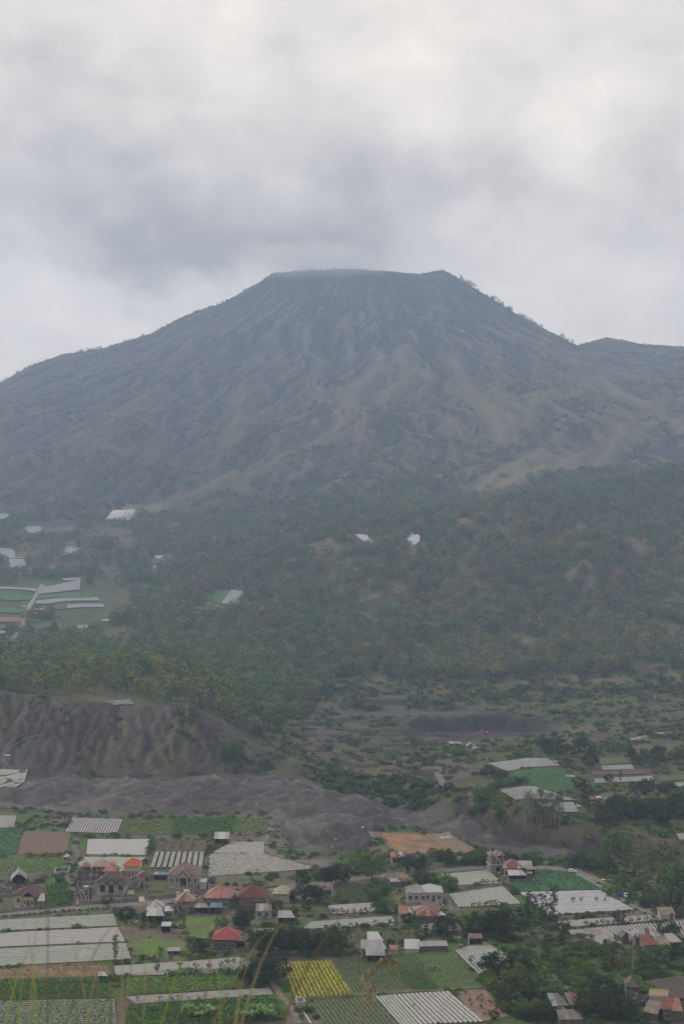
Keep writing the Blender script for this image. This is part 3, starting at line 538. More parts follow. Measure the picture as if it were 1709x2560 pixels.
# ---------------------------------------------------------------- fields
soil = mat('soil', (.115, .088, .070), .95, .3, 1.2, col2=(.085, .066, .054)); soil_red = mat('soil_orange', (.27, .15, .07), .95, .25, .35, col2=(.16, .115, .085))
soil_dark = mat('soil_dark', (.075, .056, .050), .95, .3, 1.5); soil_green = mat('soil_green', (.07, .085, .035), .95, .35, 1.0, col2=(.11, .10, .05)); soil_tan = mat('soil_tan', (.215, .15, .10), .95, .25, .5, col2=(.17, .125, .09))
mulch = mat('mulch_white', (.35, .345, .335), .55, .12, 1.6, spec=.35); mulch_g = mat('mulch_greenish', (.315, .33, .295), .6, .16, 1.4, spec=.3, col2=(.28, .295, .255))
mulch_l = mat('mulch_lilac', (.33, .305, .315), .55, .14, 1.2, spec=.35); mulch_b = mat('mulch_brownish', (.33, .315, .30), .65, .2, 1.6, col2=(.26, .245, .23)); mulch_s = mat('mulch_silver', (.31, .31, .335), .4, .14, 1.2, spec=.45, col2=(.37, .365, .375))
mulch_far = mat('mulch_far', (.25, .25, .255), .6, .2, .8, col2=(.20, .21, .20)); far_white = mat('far_white', (.44, .44, .45), .6, .15, .1)
LEAF = {}
for k, c in dict(dark=(.042, .078, .024), green=(.060, .145, .028), olive=(.092, .122, .034), bright=(.10, .22, .030), dry=(.125, .095, .055), yellow=(.52, .50, .03), bluish=(.040, .115, .042), lime=(.11, .19, .042), grass=(.10, .225, .032), ybrown=(.24, .19, .03)).items():
    LEAF[k] = mat('leaf_' + k, c, .75, .25, .35, attr='col', spec=.15)
soil_row = mat('soil_between_rows', (.17, .155, .12), .95, .25, 1.2)
green_base = mat('green_plot', (.045, .105, .038), .9, .2, .6)
FIELD_POLYS = []
def bil(C4, s, t):
    FL, FR, NR, NL = C4; s = np.asarray(s)[..., None]; t = np.asarray(t)[..., None]
    return (FL * (1 - s) + FR * s) * (1 - t) + (NL * (1 - s) + NR * s) * t
def leafrow(pts, spacing, size, h, lv=5, spread=.3, gap=0.0, rs=None):
    """quads for plants along world polyline pts (n,2): returns V,F,C"""
    rs = rs or RNG; d = np.r_[0, np.cumsum(np.hypot(*np.diff(pts, axis=0).T))]; n = max(2, int(d[-1] / spacing)); s = (np.arange(n) + rs.uniform(-.3, .3, n)) * spacing; s = np.clip(s, 0, d[-1])
    if gap: s = s[rs.uniform(0, 1, n) > gap]; n = len(s)
    x = np.interp(s, d, pts[:, 0]); y = np.interp(s, d, pts[:, 1]); z = height(x, y)
    k = n * lv; cx = np.repeat(x, lv) + rs.normal(0, spread, k); cy = np.repeat(y, lv) + rs.normal(0, spread * .8, k); cz = np.repeat(z, lv) + .15 + rs.uniform(.1, 1, k) * h
    return leafquads(cx, cy, cz, size, rs, shade=np.repeat(rs.uniform(.8, 1.2, n), lv))
def leafquads(cx, cy, cz, size, rs, shade=None, up=.6):
    k = len(cx); nrm = rs.normal(0, 1, (k, 3)); nrm[:, 2] = np.abs(nrm[:, 2]) + up; nrm /= np.linalg.norm(nrm, axis=1)[:, None]
    a = np.cross(nrm, rs.normal(0, 1, (k, 3))); a /= np.linalg.norm(a, axis=1)[:, None] + 1e-9; b = np.cross(nrm, a)
    sz = size * rs.uniform(.6, 1.35, k)[:, None]; c = np.stack([cx, cy, cz], 1)
    V = np.stack([c - a * sz, c - b * sz * .62, c + a * sz, c + b * sz * .62], 1).reshape(-1, 3)
    F = np.arange(4 * k).reshape(-1, 4); sh = (rs.uniform(.65, 1.35, k) if shade is None else shade * rs.uniform(.75, 1.25, k))
    hue = rs.uniform(-.12, .12, k); C = np.stack([sh * (1 + hue), sh, sh * (1 - hue)], 1)
    return V, F, np.repeat(C, 4, 0)
def cat_leaf(parts):
    V = []; F = []; C = []; o = 0
    for v, f, c in parts: V.append(v); F.append(f + o); C.append(c); o += len(v)
    return np.concatenate(V), np.concatenate(F), np.concatenate(C)
def field(c, corners, label, base, rows=0, along='v', bed=None, bedw=.62, plant=None, pk=None, parts=True, off=.12, every=1, name='crop_field', bh=.22, jag=0.0, pspan=None):
    """corners far-left, far-right, near-right, near-left; rows run far-near (v) or left-right (h)"""
    C4 = [np.array(hit(c, *p)[:2]) for p in corners]; FIELD_POLYS.append([tuple(p) for p in C4])
    W = .5 * (np.hypot(*(C4[1] - C4[0])) + np.hypot(*(C4[2] - C4[3]))); D = .5 * (np.hypot(*(C4[3] - C4[0])) + np.hypot(*(C4[2] - C4[1])))
    a, b = max(3, int(D / 3)), max(3, int(W / 3)); T_, S_ = np.meshgrid(np.linspace(0, 1, a), np.linspace(0, 1, b), indexing='ij')
    G = bil(C4, S_, T_); jit = (W + D) * .004; G = G + jit * np.stack([gn(G[..., 0] / 6, G[..., 1] / 6, 61), gn(G[..., 0] / 6, G[..., 1] / 6, 62)], -1) * 2
    o = drape(name, G, base, off); tag(o, label, kind='structure')
    far = C4[0][1] > 900; joined = []; rs = np.random.default_rng(int(abs(C4[0][0]) * 7 + C4[0][1]))
    for i in range(rows):
        if i % every and every > 1: continue
        f = (i + .5) / rows; hw = .5 * bedw / rows
        n = max(3, int((D if along == 'v' else W) / 4)); t = np.linspace(.012, .988, n)
        e0 = rs.uniform(0, jag); e1 = rs.uniform(0, jag); t = e0 + t * (1 - e0 - e1)
        if bed:
            prof = [(-1, 0), (-.72, bh), (.72, bh), (1, 0)]; L = []
            for k, (q, hh_) in enumerate(prof):
                wob = f + hw * q * (1 + .08 * rs.uniform(-1, 1, n))
                P = bil(C4, wob, t) if along == 'v' else bil(C4, t, wob)
                L.append(np.concatenate([P, (height(P[:, 0], P[:, 1]) + off + .015 + hh_ + (.02 * rs.uniform(-1, 1, n) if hh_ else 0))[:, None]], 1))
            V = np.stack(L, 1).reshape(-1, 3); q = (np.arange(n - 1)[:, None] * 4 + np.arange(3)[None, :]).ravel(); Fq = np.stack([q, q + 1, q + 5, q + 4], 1)
            if parts: link('mulch_bed', npmesh('mulch_bed', V, Fq, bed), o)
            else: joined.append((V, Fq))
        if plant:
            P = bil(C4, np.full(n, f), t) if along == 'v' else bil(C4, t, np.full(n, f))
            kw = dict(spacing=.7, size=.22, h=.5, lv=4, spread=.22, gap=0); kw.update(pk or {})
            R = leafrow(P, rs=rs, **kw)
            field.buf.append(R) if not (parts and not bed) else link('crop_row', npmesh('crop_row', R[0], R[1], LEAF[plant], R[2]), o)
    if joined:
        o_ = 0; Vs = []; Fs = []
        for v, q in joined: Vs.append(v); Fs.append(q + o_); o_ += len(v)
        tag(link('mulch_beds', npmesh('mulch_beds', np.concatenate(Vs), np.concatenate(Fs), bed), o), kind='stuff')
    if field.buf:
        V, F, C = cat_leaf(field.buf); tag(link('crop_rows', npmesh('crop_rows', V, F, LEAF[plant], C), o), kind='stuff'); field.buf = []
    return o
field.buf = []
def cover(c, corners, label, base, leaf, dens, size, h, off=.1, name='crop_field'):
    """dense low crop or scrub scattered over a plot"""
    o = field(c, corners, label, base, name=name, off=off); C4 = [np.array(hit(c, *p)[:2]) for p in corners]
    W = .5 * (np.hypot(*(C4[1] - C4[0])) + np.hypot(*(C4[2] - C4[3]))); D = .5 * (np.hypot(*(C4[3] - C4[0])) + np.hypot(*(C4[2] - C4[1])))
    n = int(W * D * dens); rs = np.random.default_rng(n); P = bil(C4, rs.uniform(0, 1, n), rs.uniform(0, 1, n)); k = gn(P[:, 0] / 5, P[:, 1] / 5, 71) > -.35; P = P[k]
    z = height(P[:, 0], P[:, 1]) + off + rs.uniform(.05, 1, len(P)) * h; R = leafquads(P[:, 0], P[:, 1], z, size, rs)
    tag(link('crop_plants', npmesh('crop_plants', R[0], R[1], LEAF[leaf], R[2]), o), kind='stuff'); return o
low = dict(spacing=.8, size=.2, h=.35, lv=3, spread=.2)
# back row, left to right
field('A', [(0, 90), (95, 90), (80, 160), (-60, 160)], 'small white mulched plot at the left edge below the sand heaps', soil, 12, 'v', mulch, .75, parts=False)
field('A', [(410, 103), (690, 110), (655, 192), (362, 182)], 'lilac grey mulched plot, leftmost of the long back strip', soil, 19, 'v', mulch_l, .72, parts=False)
field('A', [(690, 110), (978, 107), (965, 195), (655, 192)], 'yellowish green plot between the lilac plot and the green rows', soil_green, 17, 'v', plant='lime', pk=dict(spacing=.9, size=.3, h=.4, lv=3, spread=.45), parts=False)
field('A', [(978, 107), (1325, 104), (1310, 195), (965, 195)], 'deep green rows in the middle of the long back strip', soil_green, 24, 'v', plant='green', pk=dict(spacing=.9, size=.3, h=.7, lv=5, spread=.3), parts=False)
field('A', [(1325, 104), (1515, 112), (1490, 192), (1310, 195)], 'green plot with yellow stripes at the right end of the back strip', soil_tan, 12, 'v', plant='lime', pk=dict(spacing=.8, size=.3, h=.5, lv=4, spread=.35), parts=False)
cover('A', [(-40, 172), (135, 172), (95, 305), (-120, 310)], 'smooth blue green plot at the left edge beside the bare brown plot', green_base, 'bluish', 2.2, .3, .25)
field('A', [(140, 174), (398, 182), (375, 302), (98, 305)], 'bare reddish brown plot on the left', mat('soil_brown', (.155, .105, .075), .95, .3, .8), 0)
field('A', [(-30, 338), (400, 328), (345, 395), (-60, 462)], 'long plot of leafy green rows above the grey gabled shed', soil_row, 21, 'v', plant='grass', pk=dict(spacing=.7, size=.24, h=.7, lv=6, spread=.2), parts=True)
field('A', [(490, 222), (845, 222), (825, 310), (480, 305)], 'dense white mulched plot above the orange roof', soil, 11, 'h', mulch, .9, parts=False, plant='olive', pk=dict(spacing=2.5, size=.12, h=.2, lv=2))
field('A', [(470, 322), (820, 325), (790, 385), (420, 382)], 'pale green mulched plot directly behind the orange roof', soil, 16, 'h', mulch_g, .9, parts=False, plant='green', pk=dict(spacing=1.5, size=.15, h=.2, lv=2))
field('A', [(870, 225), (1160, 225), (1160, 298), (850, 295)], 'bare brown plot dotted with rows of small shrubs', soil, 7, 'h', plant='green', pk=dict(spacing=3.4, size=.32, h=.9, lv=9, spread=.35), parts=False)
cover('A', [(840, 296), (1155, 300), (1145, 412), (792, 418)], 'plot of white double strips between green rows behind the porch villa', soil_green, 'green', 1.2, .28, .5)
for i in range(9):
    for s in (0, .42):
        f0 = (i + .10 + s * .75) / 9; f1 = f0 + .034
        a, b = (868, 1150), (838, 1140)
        field('A', [(a[0] + (a[1] - a[0]) * f0, 297), (a[0] + (a[1] - a[0]) * f1, 297), (b[0] + (b[1] - b[0]) * f1, 386), (b[0] + (b[1] - b[0]) * f0, 386)], None, soil, 1, 'v', mulch_l, .95, off=.35, name='mulch_strip', parts=False)
field('A', [(1302, 237), (1482, 237), (1480, 302), (1185, 298)], 'brownish white mulched plot beside the white roofed field shed', soil, 12, 'h', mulch_b, .72, parts=False)
field('A', [(1165, 303), (1475, 303), (1790, 385), (1155, 432)], 'ragged white and green plot at the foot of the haul track', soil, 20, 'h', mulch_b, .75, parts=False, plant='grass', pk=dict(spacing=.8, size=.25, h=.25, lv=4, spread=.5, gap=.45), jag=.03)
cover('A', [(880, 392), (1160, 392), (1160, 430), (880, 420)], 'green hedge plot behind the porch villa', soil_green, 'green', 2, .3, .8)
# three big mulched strips, left front
field('A', [(-120, 684), (645, 642), (668, 707), (-120, 742)], 'topmost of the three broad white mulched strips at left front', soil, 9, 'h', mulch_g, .62, parts=False)
field('A', [(-120, 756), (670, 716), (712, 795), (-120, 832)], 'middle of the three broad white mulched strips at left front', soil, 10, 'h', mulch, .62, parts=False)
field('A', [(-120, 844), (715, 805), (745, 895), (-120, 940)], 'lowest of the three broad white mulched strips at left front', soil, 11, 'h', mulch_g, .62, parts=False)
cover('A', [(-120, 948), (603, 925), (612, 985), (-120, 1016)], 'yellow flowering strip under the three mulched strips', soil_tan, 'ybrown', 1.6, .3, .7)
field('A', [(-120, 1024), (620, 1008), (640, 1108), (-120, 1122)], 'staked dark green vegetable strip at lower left', soil_green, 10, 'h', plant='green', pk=dict(spacing=.45, size=.26, h=1.3, lv=6, spread=.3), parts=True)
field('A', [(-120, 1132), (650, 1118), (665, 1290), (-120, 1300)], 'green plot with thin white lines in the lower left corner', soil_green, 16, 'h', mulch_g, .3, parts=False, plant='green', pk=dict(spacing=.5, size=.24, h=.35, lv=5, spread=.4))
field('A', [(628, 935), (1345, 885), (1412, 915), (640, 988)], 'slanting white mulched plot with a few banana plants below the bright meadow', soil, 7, 'h', mulch, .6, parts=False)
field('A', [(1200, 930), (1412, 916), (1398, 966), (640, 990)], None, soil, 5, 'h', mulch_b, .7, parts=False, name='mulch_strip')
field('A', [(672, 1012), (1395, 975), (1480, 1048), (690, 1098)], 'green bean plot between two slanting mulched plots', soil_green, 9, 'h', plant='grass', pk=dict(spacing=.55, size=.24, h=.8, lv=5, spread=.4), parts=True)
field('A', [(690, 1107), (1520, 1056), (1540, 1094), (750, 1145)], 'long narrow brownish mulched plot at the bottom centre left', soil, 6, 'h', mulch_b, .6, parts=False)
field('A', [(705, 1162), (1545, 1105), (1600, 1230), (700, 1300)], 'dense green leafy rows at the bottom edge beside the dirt path', soil_green, 14, 'h', plant='green', pk=dict(spacing=.5, size=.28, h=.9, lv=6, spread=.35), parts=True)
# centre
field('B', [(842, 72), (1185, 92), (1375, 215), (1080, 222)], 'orange and brown ploughed plot beside the sand heaps', soil_red, 0)
field('B', [(1200, 92), (1360, 76), (1545, 195), (1400, 235)], 'tan ploughed plot with two white tarps', soil_tan, 0)
field('B', [(600, 440), (830, 422), (862, 530), (662, 545)], 'small plot of green rows above the narrow white strip', soil_dark, 11, 'v', plant='green', pk=dict(spacing=.5, size=.2, h=.4, lv=6, spread=.16), parts=True)
field('B', [(565, 562), (860, 545), (905, 600), (600, 620)], 'narrow white mulched strip behind a row of little trees', soil, 5, 'h', mulch_l, .66, parts=False)
field('B', [(915, 592), (1280, 552), (1325, 584), (960, 608)], 'narrow lilac strip behind the two rusty roofs', soil, 5, 'h', mulch_l, .66, parts=False)
field('B', [(460, 670), (995, 632), (1028, 690), (400, 716)], 'pale green mulched strip above the long hedge of small trees', soil, 6, 'h', mulch_g, .66, parts=False)
field('B', [(85, 718), (222, 712), (215, 742), (88, 750)], 'little pale mulched patch left of the grey roofed shelter', soil, 5, 'h', mulch_g, .8, parts=False)
cover('B', [(270, 560), (552, 552), (585, 640), (262, 620)], 'green scrubby plot under the grey barn trees', soil_green, 'green', 2, .3, .5)
cover('B', [(680, 745), (1105, 722), (1115, 790), (690, 800)], 'weedy olive strip above the three metal roofs', soil_green, 'olive', 1.8, .3, .8)
field('B', [(268, 942), (592, 925), (738, 1152), (358, 1178)], 'bright yellow crop in slanting rows', soil_green, 13, 'v', plant='yellow', pk=dict(spacing=.5, size=.16, h=.5, lv=9, spread=.15), parts=True)
field('B', [(600, 925), (850, 900), (1150, 1122), (742, 1150)], 'dark green slanting rows right of the yellow crop', soil_row, 15, 'v', plant='green', pk=dict(spacing=.42, size=.15, h=.55, lv=8, spread=.12), parts=True)
field('B', [(850, 905), (1140, 878), (1292, 1116), (1150, 1122)], 'middle wedge of green slanting rows below the long low roof', soil_row, 14, 'v', plant='green', pk=dict(spacing=.42, size=.15, h=.55, lv=8, spread=.12), parts=True)
field('B', [(1140, 880), (1395, 852), (1590, 1095), (1294, 1118)], 'right wedge of green slanting rows beside the striped plot', soil_row, 14, 'v', plant='grass', pk=dict(spacing=.42, size=.15, h=.55, lv=8, spread=.12), parts=True)
field('B', [(430, 1192), (875, 1155), (1060, 1360), (560, 1370)], 'dark green slanting rows at the bottom edge below the yellow crop', soil_row, 16, 'v', plant='green', pk=dict(spacing=.42, size=.15, h=.55, lv=8, spread=.12), parts=True)
field('B', [(880, 1156), (990, 1146), (1170, 1345), (1060, 1360)], 'pale green mulched wedge left of the white striped plot', soil, 5, 'v', mulch_g, .72, parts=True)
field('B', [(990, 1146), (1362, 1122), (1600, 1325), (1172, 1345)], 'white striped mulched plot at the bottom edge with a farmer in it', soil, 13, 'v', mulch, .66, parts=True, plant='grass', pk=dict(spacing=.9, size=.16, h=.3, lv=3, gap=.35))
cover('C', [(85, 1105), (290, 1095), (440, 1265), (260, 1300)], 'bare tan plot with scattered seedlings at the bottom', soil_tan, 'olive', .12, .28, .4)
# right
field('C', [(25, 352), (310, 325), (402, 410), (110, 422)], 'white mulched plot left of the unfinished concrete tower', soil, 8, 'h', mulch_g, .66, parts=False)
field('C', [(55, 480), (400, 430), (522, 545), (120, 568)], 'pale green slanting mulched plot below the tower', soil, 19, 'v', mulch_g, .76, parts=True)
cover('C', [(600, 318), (850, 335), (1032, 447), (485, 460)], 'smooth deep green plot inside the road bend', green_base, 'bluish', 2.4, .26, .22)
cover('C', [(405, 398), (620, 398), (640, 458), (480, 460)], 'deep green corner of the plot below the rusty roofed farm', green_base, 'bluish', 2.4, .26, .22)
field('C', [(495, 468), (1030, 455), (1252, 580), (690, 612)], 'large shiny silver mulched plot below the green plot in the road bend', soil, 9, 'h', mulch_s, .8, parts=False)
field('C', [(745, 655), (1350, 615), (1410, 650), (760, 697)], 'narrow mulched strip between two rows of small trees', soil, 7, 'h', mulch_l, .75, parts=False)
field('C', [(815, 712), (1600, 648), (1640, 760), (1030, 812)], 'large slanting striped plot behind the rusty roofed farm at right', soil, 32, 'v', mulch_b, .62, parts=True)
field('C', [(92, 842), (282, 785), (470, 890), (248, 1000)], 'greenish striped plot beside the low concrete hut', soil, 12, 'v', mulch_g, .66, parts=True)
cover('C', [(45, 585), (510, 550), (528, 625), (110, 650)], 'scrubby green plot under the slanting pale plot', soil_green, 'grass', 1.8, .28, .6)
field('C', [(1310, 1042), (1600, 1005), (1620, 1180), (1450, 1184)], 'dark brown plot with thin pale grid at the right edge', soil_dark, 18, 'h', mat('mulch_dark', (.16, .13, .12), .8, .3, 2), .3, parts=False)
field('C', [(1450, 1184), (1610, 1178), (1620, 1214), (1500, 1222)], 'white mulched corner below the dark brown plot', soil, 5, 'h', mulch_b, .7, parts=False)
field('C', [(560, 955), (640, 948), (850, 1130), (760, 1152)], 'small vegetable rows beside the right dirt path', soil_green, 6, 'v', plant='green', pk=dict(spacing=.6, size=.26, h=.7, lv=5), parts=True)
field('P', [(490, 408), (740, 385), (800, 600), (640, 632)], 'slanting vegetable rows with plastic between the two tiled houses', soil_tan, 5, 'v', mulch_l, .25, parts=True, plant='green', pk=dict(spacing=.45, size=.28, h=1.2, lv=9, spread=.3))
# terrace beyond the ravine
field('E', [(665, 385), (940, 360), (1005, 393), (760, 420)], 'grey white mulched plot at the far side of the ravine', soil, 12, 'h', mulch_far, .85, parts=False, off=.3)
cover('E', [(775, 425), (1010, 400), (1078, 450), (850, 495)], 'upper half of the smooth green plot beyond the ravine', green_base, 'green', 2.5, .2, .12)
cover('E', [(850, 495), (1078, 450), (1068, 512), (1000, 515)], 'lower corner of the smooth green plot beyond the ravine', green_base, 'green', 2.5, .2, .12)
field('E', [(715, 500), (885, 490), (1085, 555), (800, 552)], 'striped plot at the lip of the ravine', soil, 14, 'v', mulch_far, .6, parts=False, off=.3)
field('E', [(885, 568), (1062, 560), (1088, 605), (1000, 608)], 'pale mulched plot behind the thin ravine trees', soil, 6, 'h', mulch_far, .85, parts=False, off=.3)
for p, l, b in [([(1170, 360), (1300, 355), (1310, 382), (1190, 388)], 'green far plot above the white strip', 'g'), ([(1190, 395), (1330, 389), (1342, 410), (1190, 413)], 'upper white strip on the far right terrace', 'w'),
                ([(1145, 420), (1385, 410), (1392, 431), (1150, 438)], 'brown strip between the two white far strips', 's'), ([(1155, 455), (1425, 440), (1432, 462), (1155, 474)], 'lower white strip on the far right terrace', 'w'),
                ([(1315, 300), (1560, 291), (1500, 330), (1350, 335)], 'highest olive plot on the far right', 'o'), ([(1455, 440), (1600, 434), (1600, 455), (1460, 465)], 'green plot at the far right edge', 'g'),
                ([(1490, 475), (1600, 470), (1600, 490), (1540, 490)], 'white scrap of mulch at the far right edge', 'w'), ([(1530, 705), (1620, 700), (1620, 735), (1545, 732)], 'pale plot at the right edge above the ravine wall', 'w'),
                ([(1170, 520), (1480, 495), (1480, 540), (1200, 560)], 'weedy green plot beside the coloured shacks', 'g')]:
    field('E', p, l, {'g': soil_green, 's': soil, 'o': soil_green, 'w': soil}[b], 5 if b == 'w' else 0, 'h', mulch_far if b == 'w' else None, .85, parts=False, off=.3)
# far left terraces
def farplot(c, p, l, kind):
    m = {'w': (soil, mulch_far), 'p': (soil, mulch_far), 'g': (soil_green, None), 'b': (soil, None), 't': (soil_tan, None), 'W': (soil, far_white)}[kind]
    field(c, p, l, mat('far_green', (.055, .12, .042), .9, .2, .2) if kind == 'g' else m[0], 5 if m[1] else 0, 'h', m[1], .92, parts=False, off=.9, bh=.5)
for p, l, k in [([(635, 105), (740, 102), (778, 120), (590, 158)], 'white tarp patch high on the left slope', 'W'), ([(700, 112), (778, 120), (740, 162), (592, 158)], 'lower flap of the white patch high on the left slope', 'w'),
                ([(150, 195), (235, 200), (235, 240), (122, 218)], 'small white patch on the left slope under the yellow bushes', 'w'), ([(-20, 125), (58, 130), (50, 150), (-20, 158)], 'white patch cut by the left edge', 'w'),
                ([(-20, 318), (85, 325), (90, 376), (-20, 362)], 'pale greenhouse patch at the left edge', 'p'), ([(50, 375), (155, 385), (140, 430), (60, 425)], 'torn pale patch below the greenhouse', 'p'),
                ([(370, 310), (475, 320), (465, 342), (355, 362)], 'pale patch beside the blue tarp', 'w'), ([(870, 360), (915, 362), (900, 376), (868, 374)], 'tiny white patch among the trees', 'W'), ([(850, 420), (905, 418), (880, 455), (848, 450)], 'tiny pale patch lower among the trees', 'p'),
                ([(240, 538), (455, 498), (450, 552), (215, 577)], 'large white sloping patch beside the lane', 'w'), ([(350, 488), (455, 488), (450, 500), (355, 500)], 'white sliver above the sloping patch', 'w'), ([(-20, 532), (215, 545), (205, 562), (-20, 546)], 'pale strip left of the lane', 'p'),
                ([(210, 582), (500, 568), (525, 590), (200, 606)], 'green strip under the large white sloping patch', 'g'), ([(200, 612), (545, 594), (568, 613), (195, 630)], 'pale green strip on the left terrace', 'p'), ([(245, 640), (375, 636), (370, 662), (240, 662)], 'brown strip beside the two white sheds', 'b'),
                ([(375, 637), (575, 632), (592, 650), (375, 656)], 'white strip right of the brown strip', 'w'), ([(160, 746), (350, 742), (350, 772), (150, 776)], 'green strip above the hill wood', 'g'), ([(-20, 552), (190, 586), (180, 606), (-20, 602)], 'green plot left of the lane', 'g'),
                ([(-20, 655), (150, 655), (145, 676), (-20, 680)], 'narrow green plot at the left edge', 'g'), ([(-20, 708), (120, 706), (118, 732), (-20, 734)], 'tan plot at the left edge', 't'), ([(-20, 748), (50, 748), (45, 770), (-20, 774)], 'lowest green plot at the left edge', 'g'), ([(-20, 783), (75, 785), (70, 798), (-20, 802)], 'white strip at the left edge behind the hill wood', 'w'),
                ([(1205, 545), (1297, 552), (1240, 630), (1140, 612)], 'green plot set in the middle wood', 'g'), ([(1297, 554), (1375, 565), (1345, 637), (1240, 630)], 'white plot set in the middle wood', 'w'), ([(1100, 648), (1300, 652), (1290, 664), (1090, 662)], 'green ledge below the plots in the middle wood', 'g'), ([(1080, 668), (1240, 676), (1230, 690), (1070, 684)], 'lower green ledge below the plots in the middle wood', 'g'),
                ([(870, 905), (925, 915), (915, 960), (868, 940)], 'leftmost white scrap behind the hill wood', 'w'), ([(940, 925), (990, 940), (975, 985), (930, 955)], 'middle white scrap behind the hill wood', 'w'), ([(1015, 960), (1075, 975), (1030, 1000), (1008, 985)], 'right white scrap behind the hill wood', 'w'),
                ([(760, 886), (850, 888), (850, 906), (765, 906)], 'bright green scrap behind the hill wood', 'g'), ([(740, 525), (845, 520), (845, 556), (760, 556)], 'green clearing in the middle wood', 'g'), ([(345, 195), (430, 200), (430, 225), (350, 225)], 'green patch on the left slope', 'g'), ([(870, 376), (950, 372), (930, 415), (860, 415)], 'green patch among the trees', 'g'), ([(430, 755), (500, 752), (490, 772), (435, 772)], 'pale strip end above the hill wood', 'p')]:
    farplot('F', p, l, k)
farplot('G', [(340, 205), (395, 208), (420, 235), (385, 232)], 'white tarp in the wood left of the centre', 'W'); farplot('G', [(563, 200), (593, 215), (575, 242), (538, 222)], 'diamond shaped white tarp in the wood right of the centre', 'W')
field('D', [(-30, 500), (130, 503), (105, 565), (-30, 590)], 'grey white mulched plot at the left edge under the ash cliff', soil, 9, 'h', mulch_g, .85, parts=False, off=.5)
field('D', [(480, 193), (592, 180), (612, 205), (520, 212)], 'small silver plot glimpsed on top of the ash cliff', soil, 5, 'h', mulch_far, .6, parts=False, off=.4)
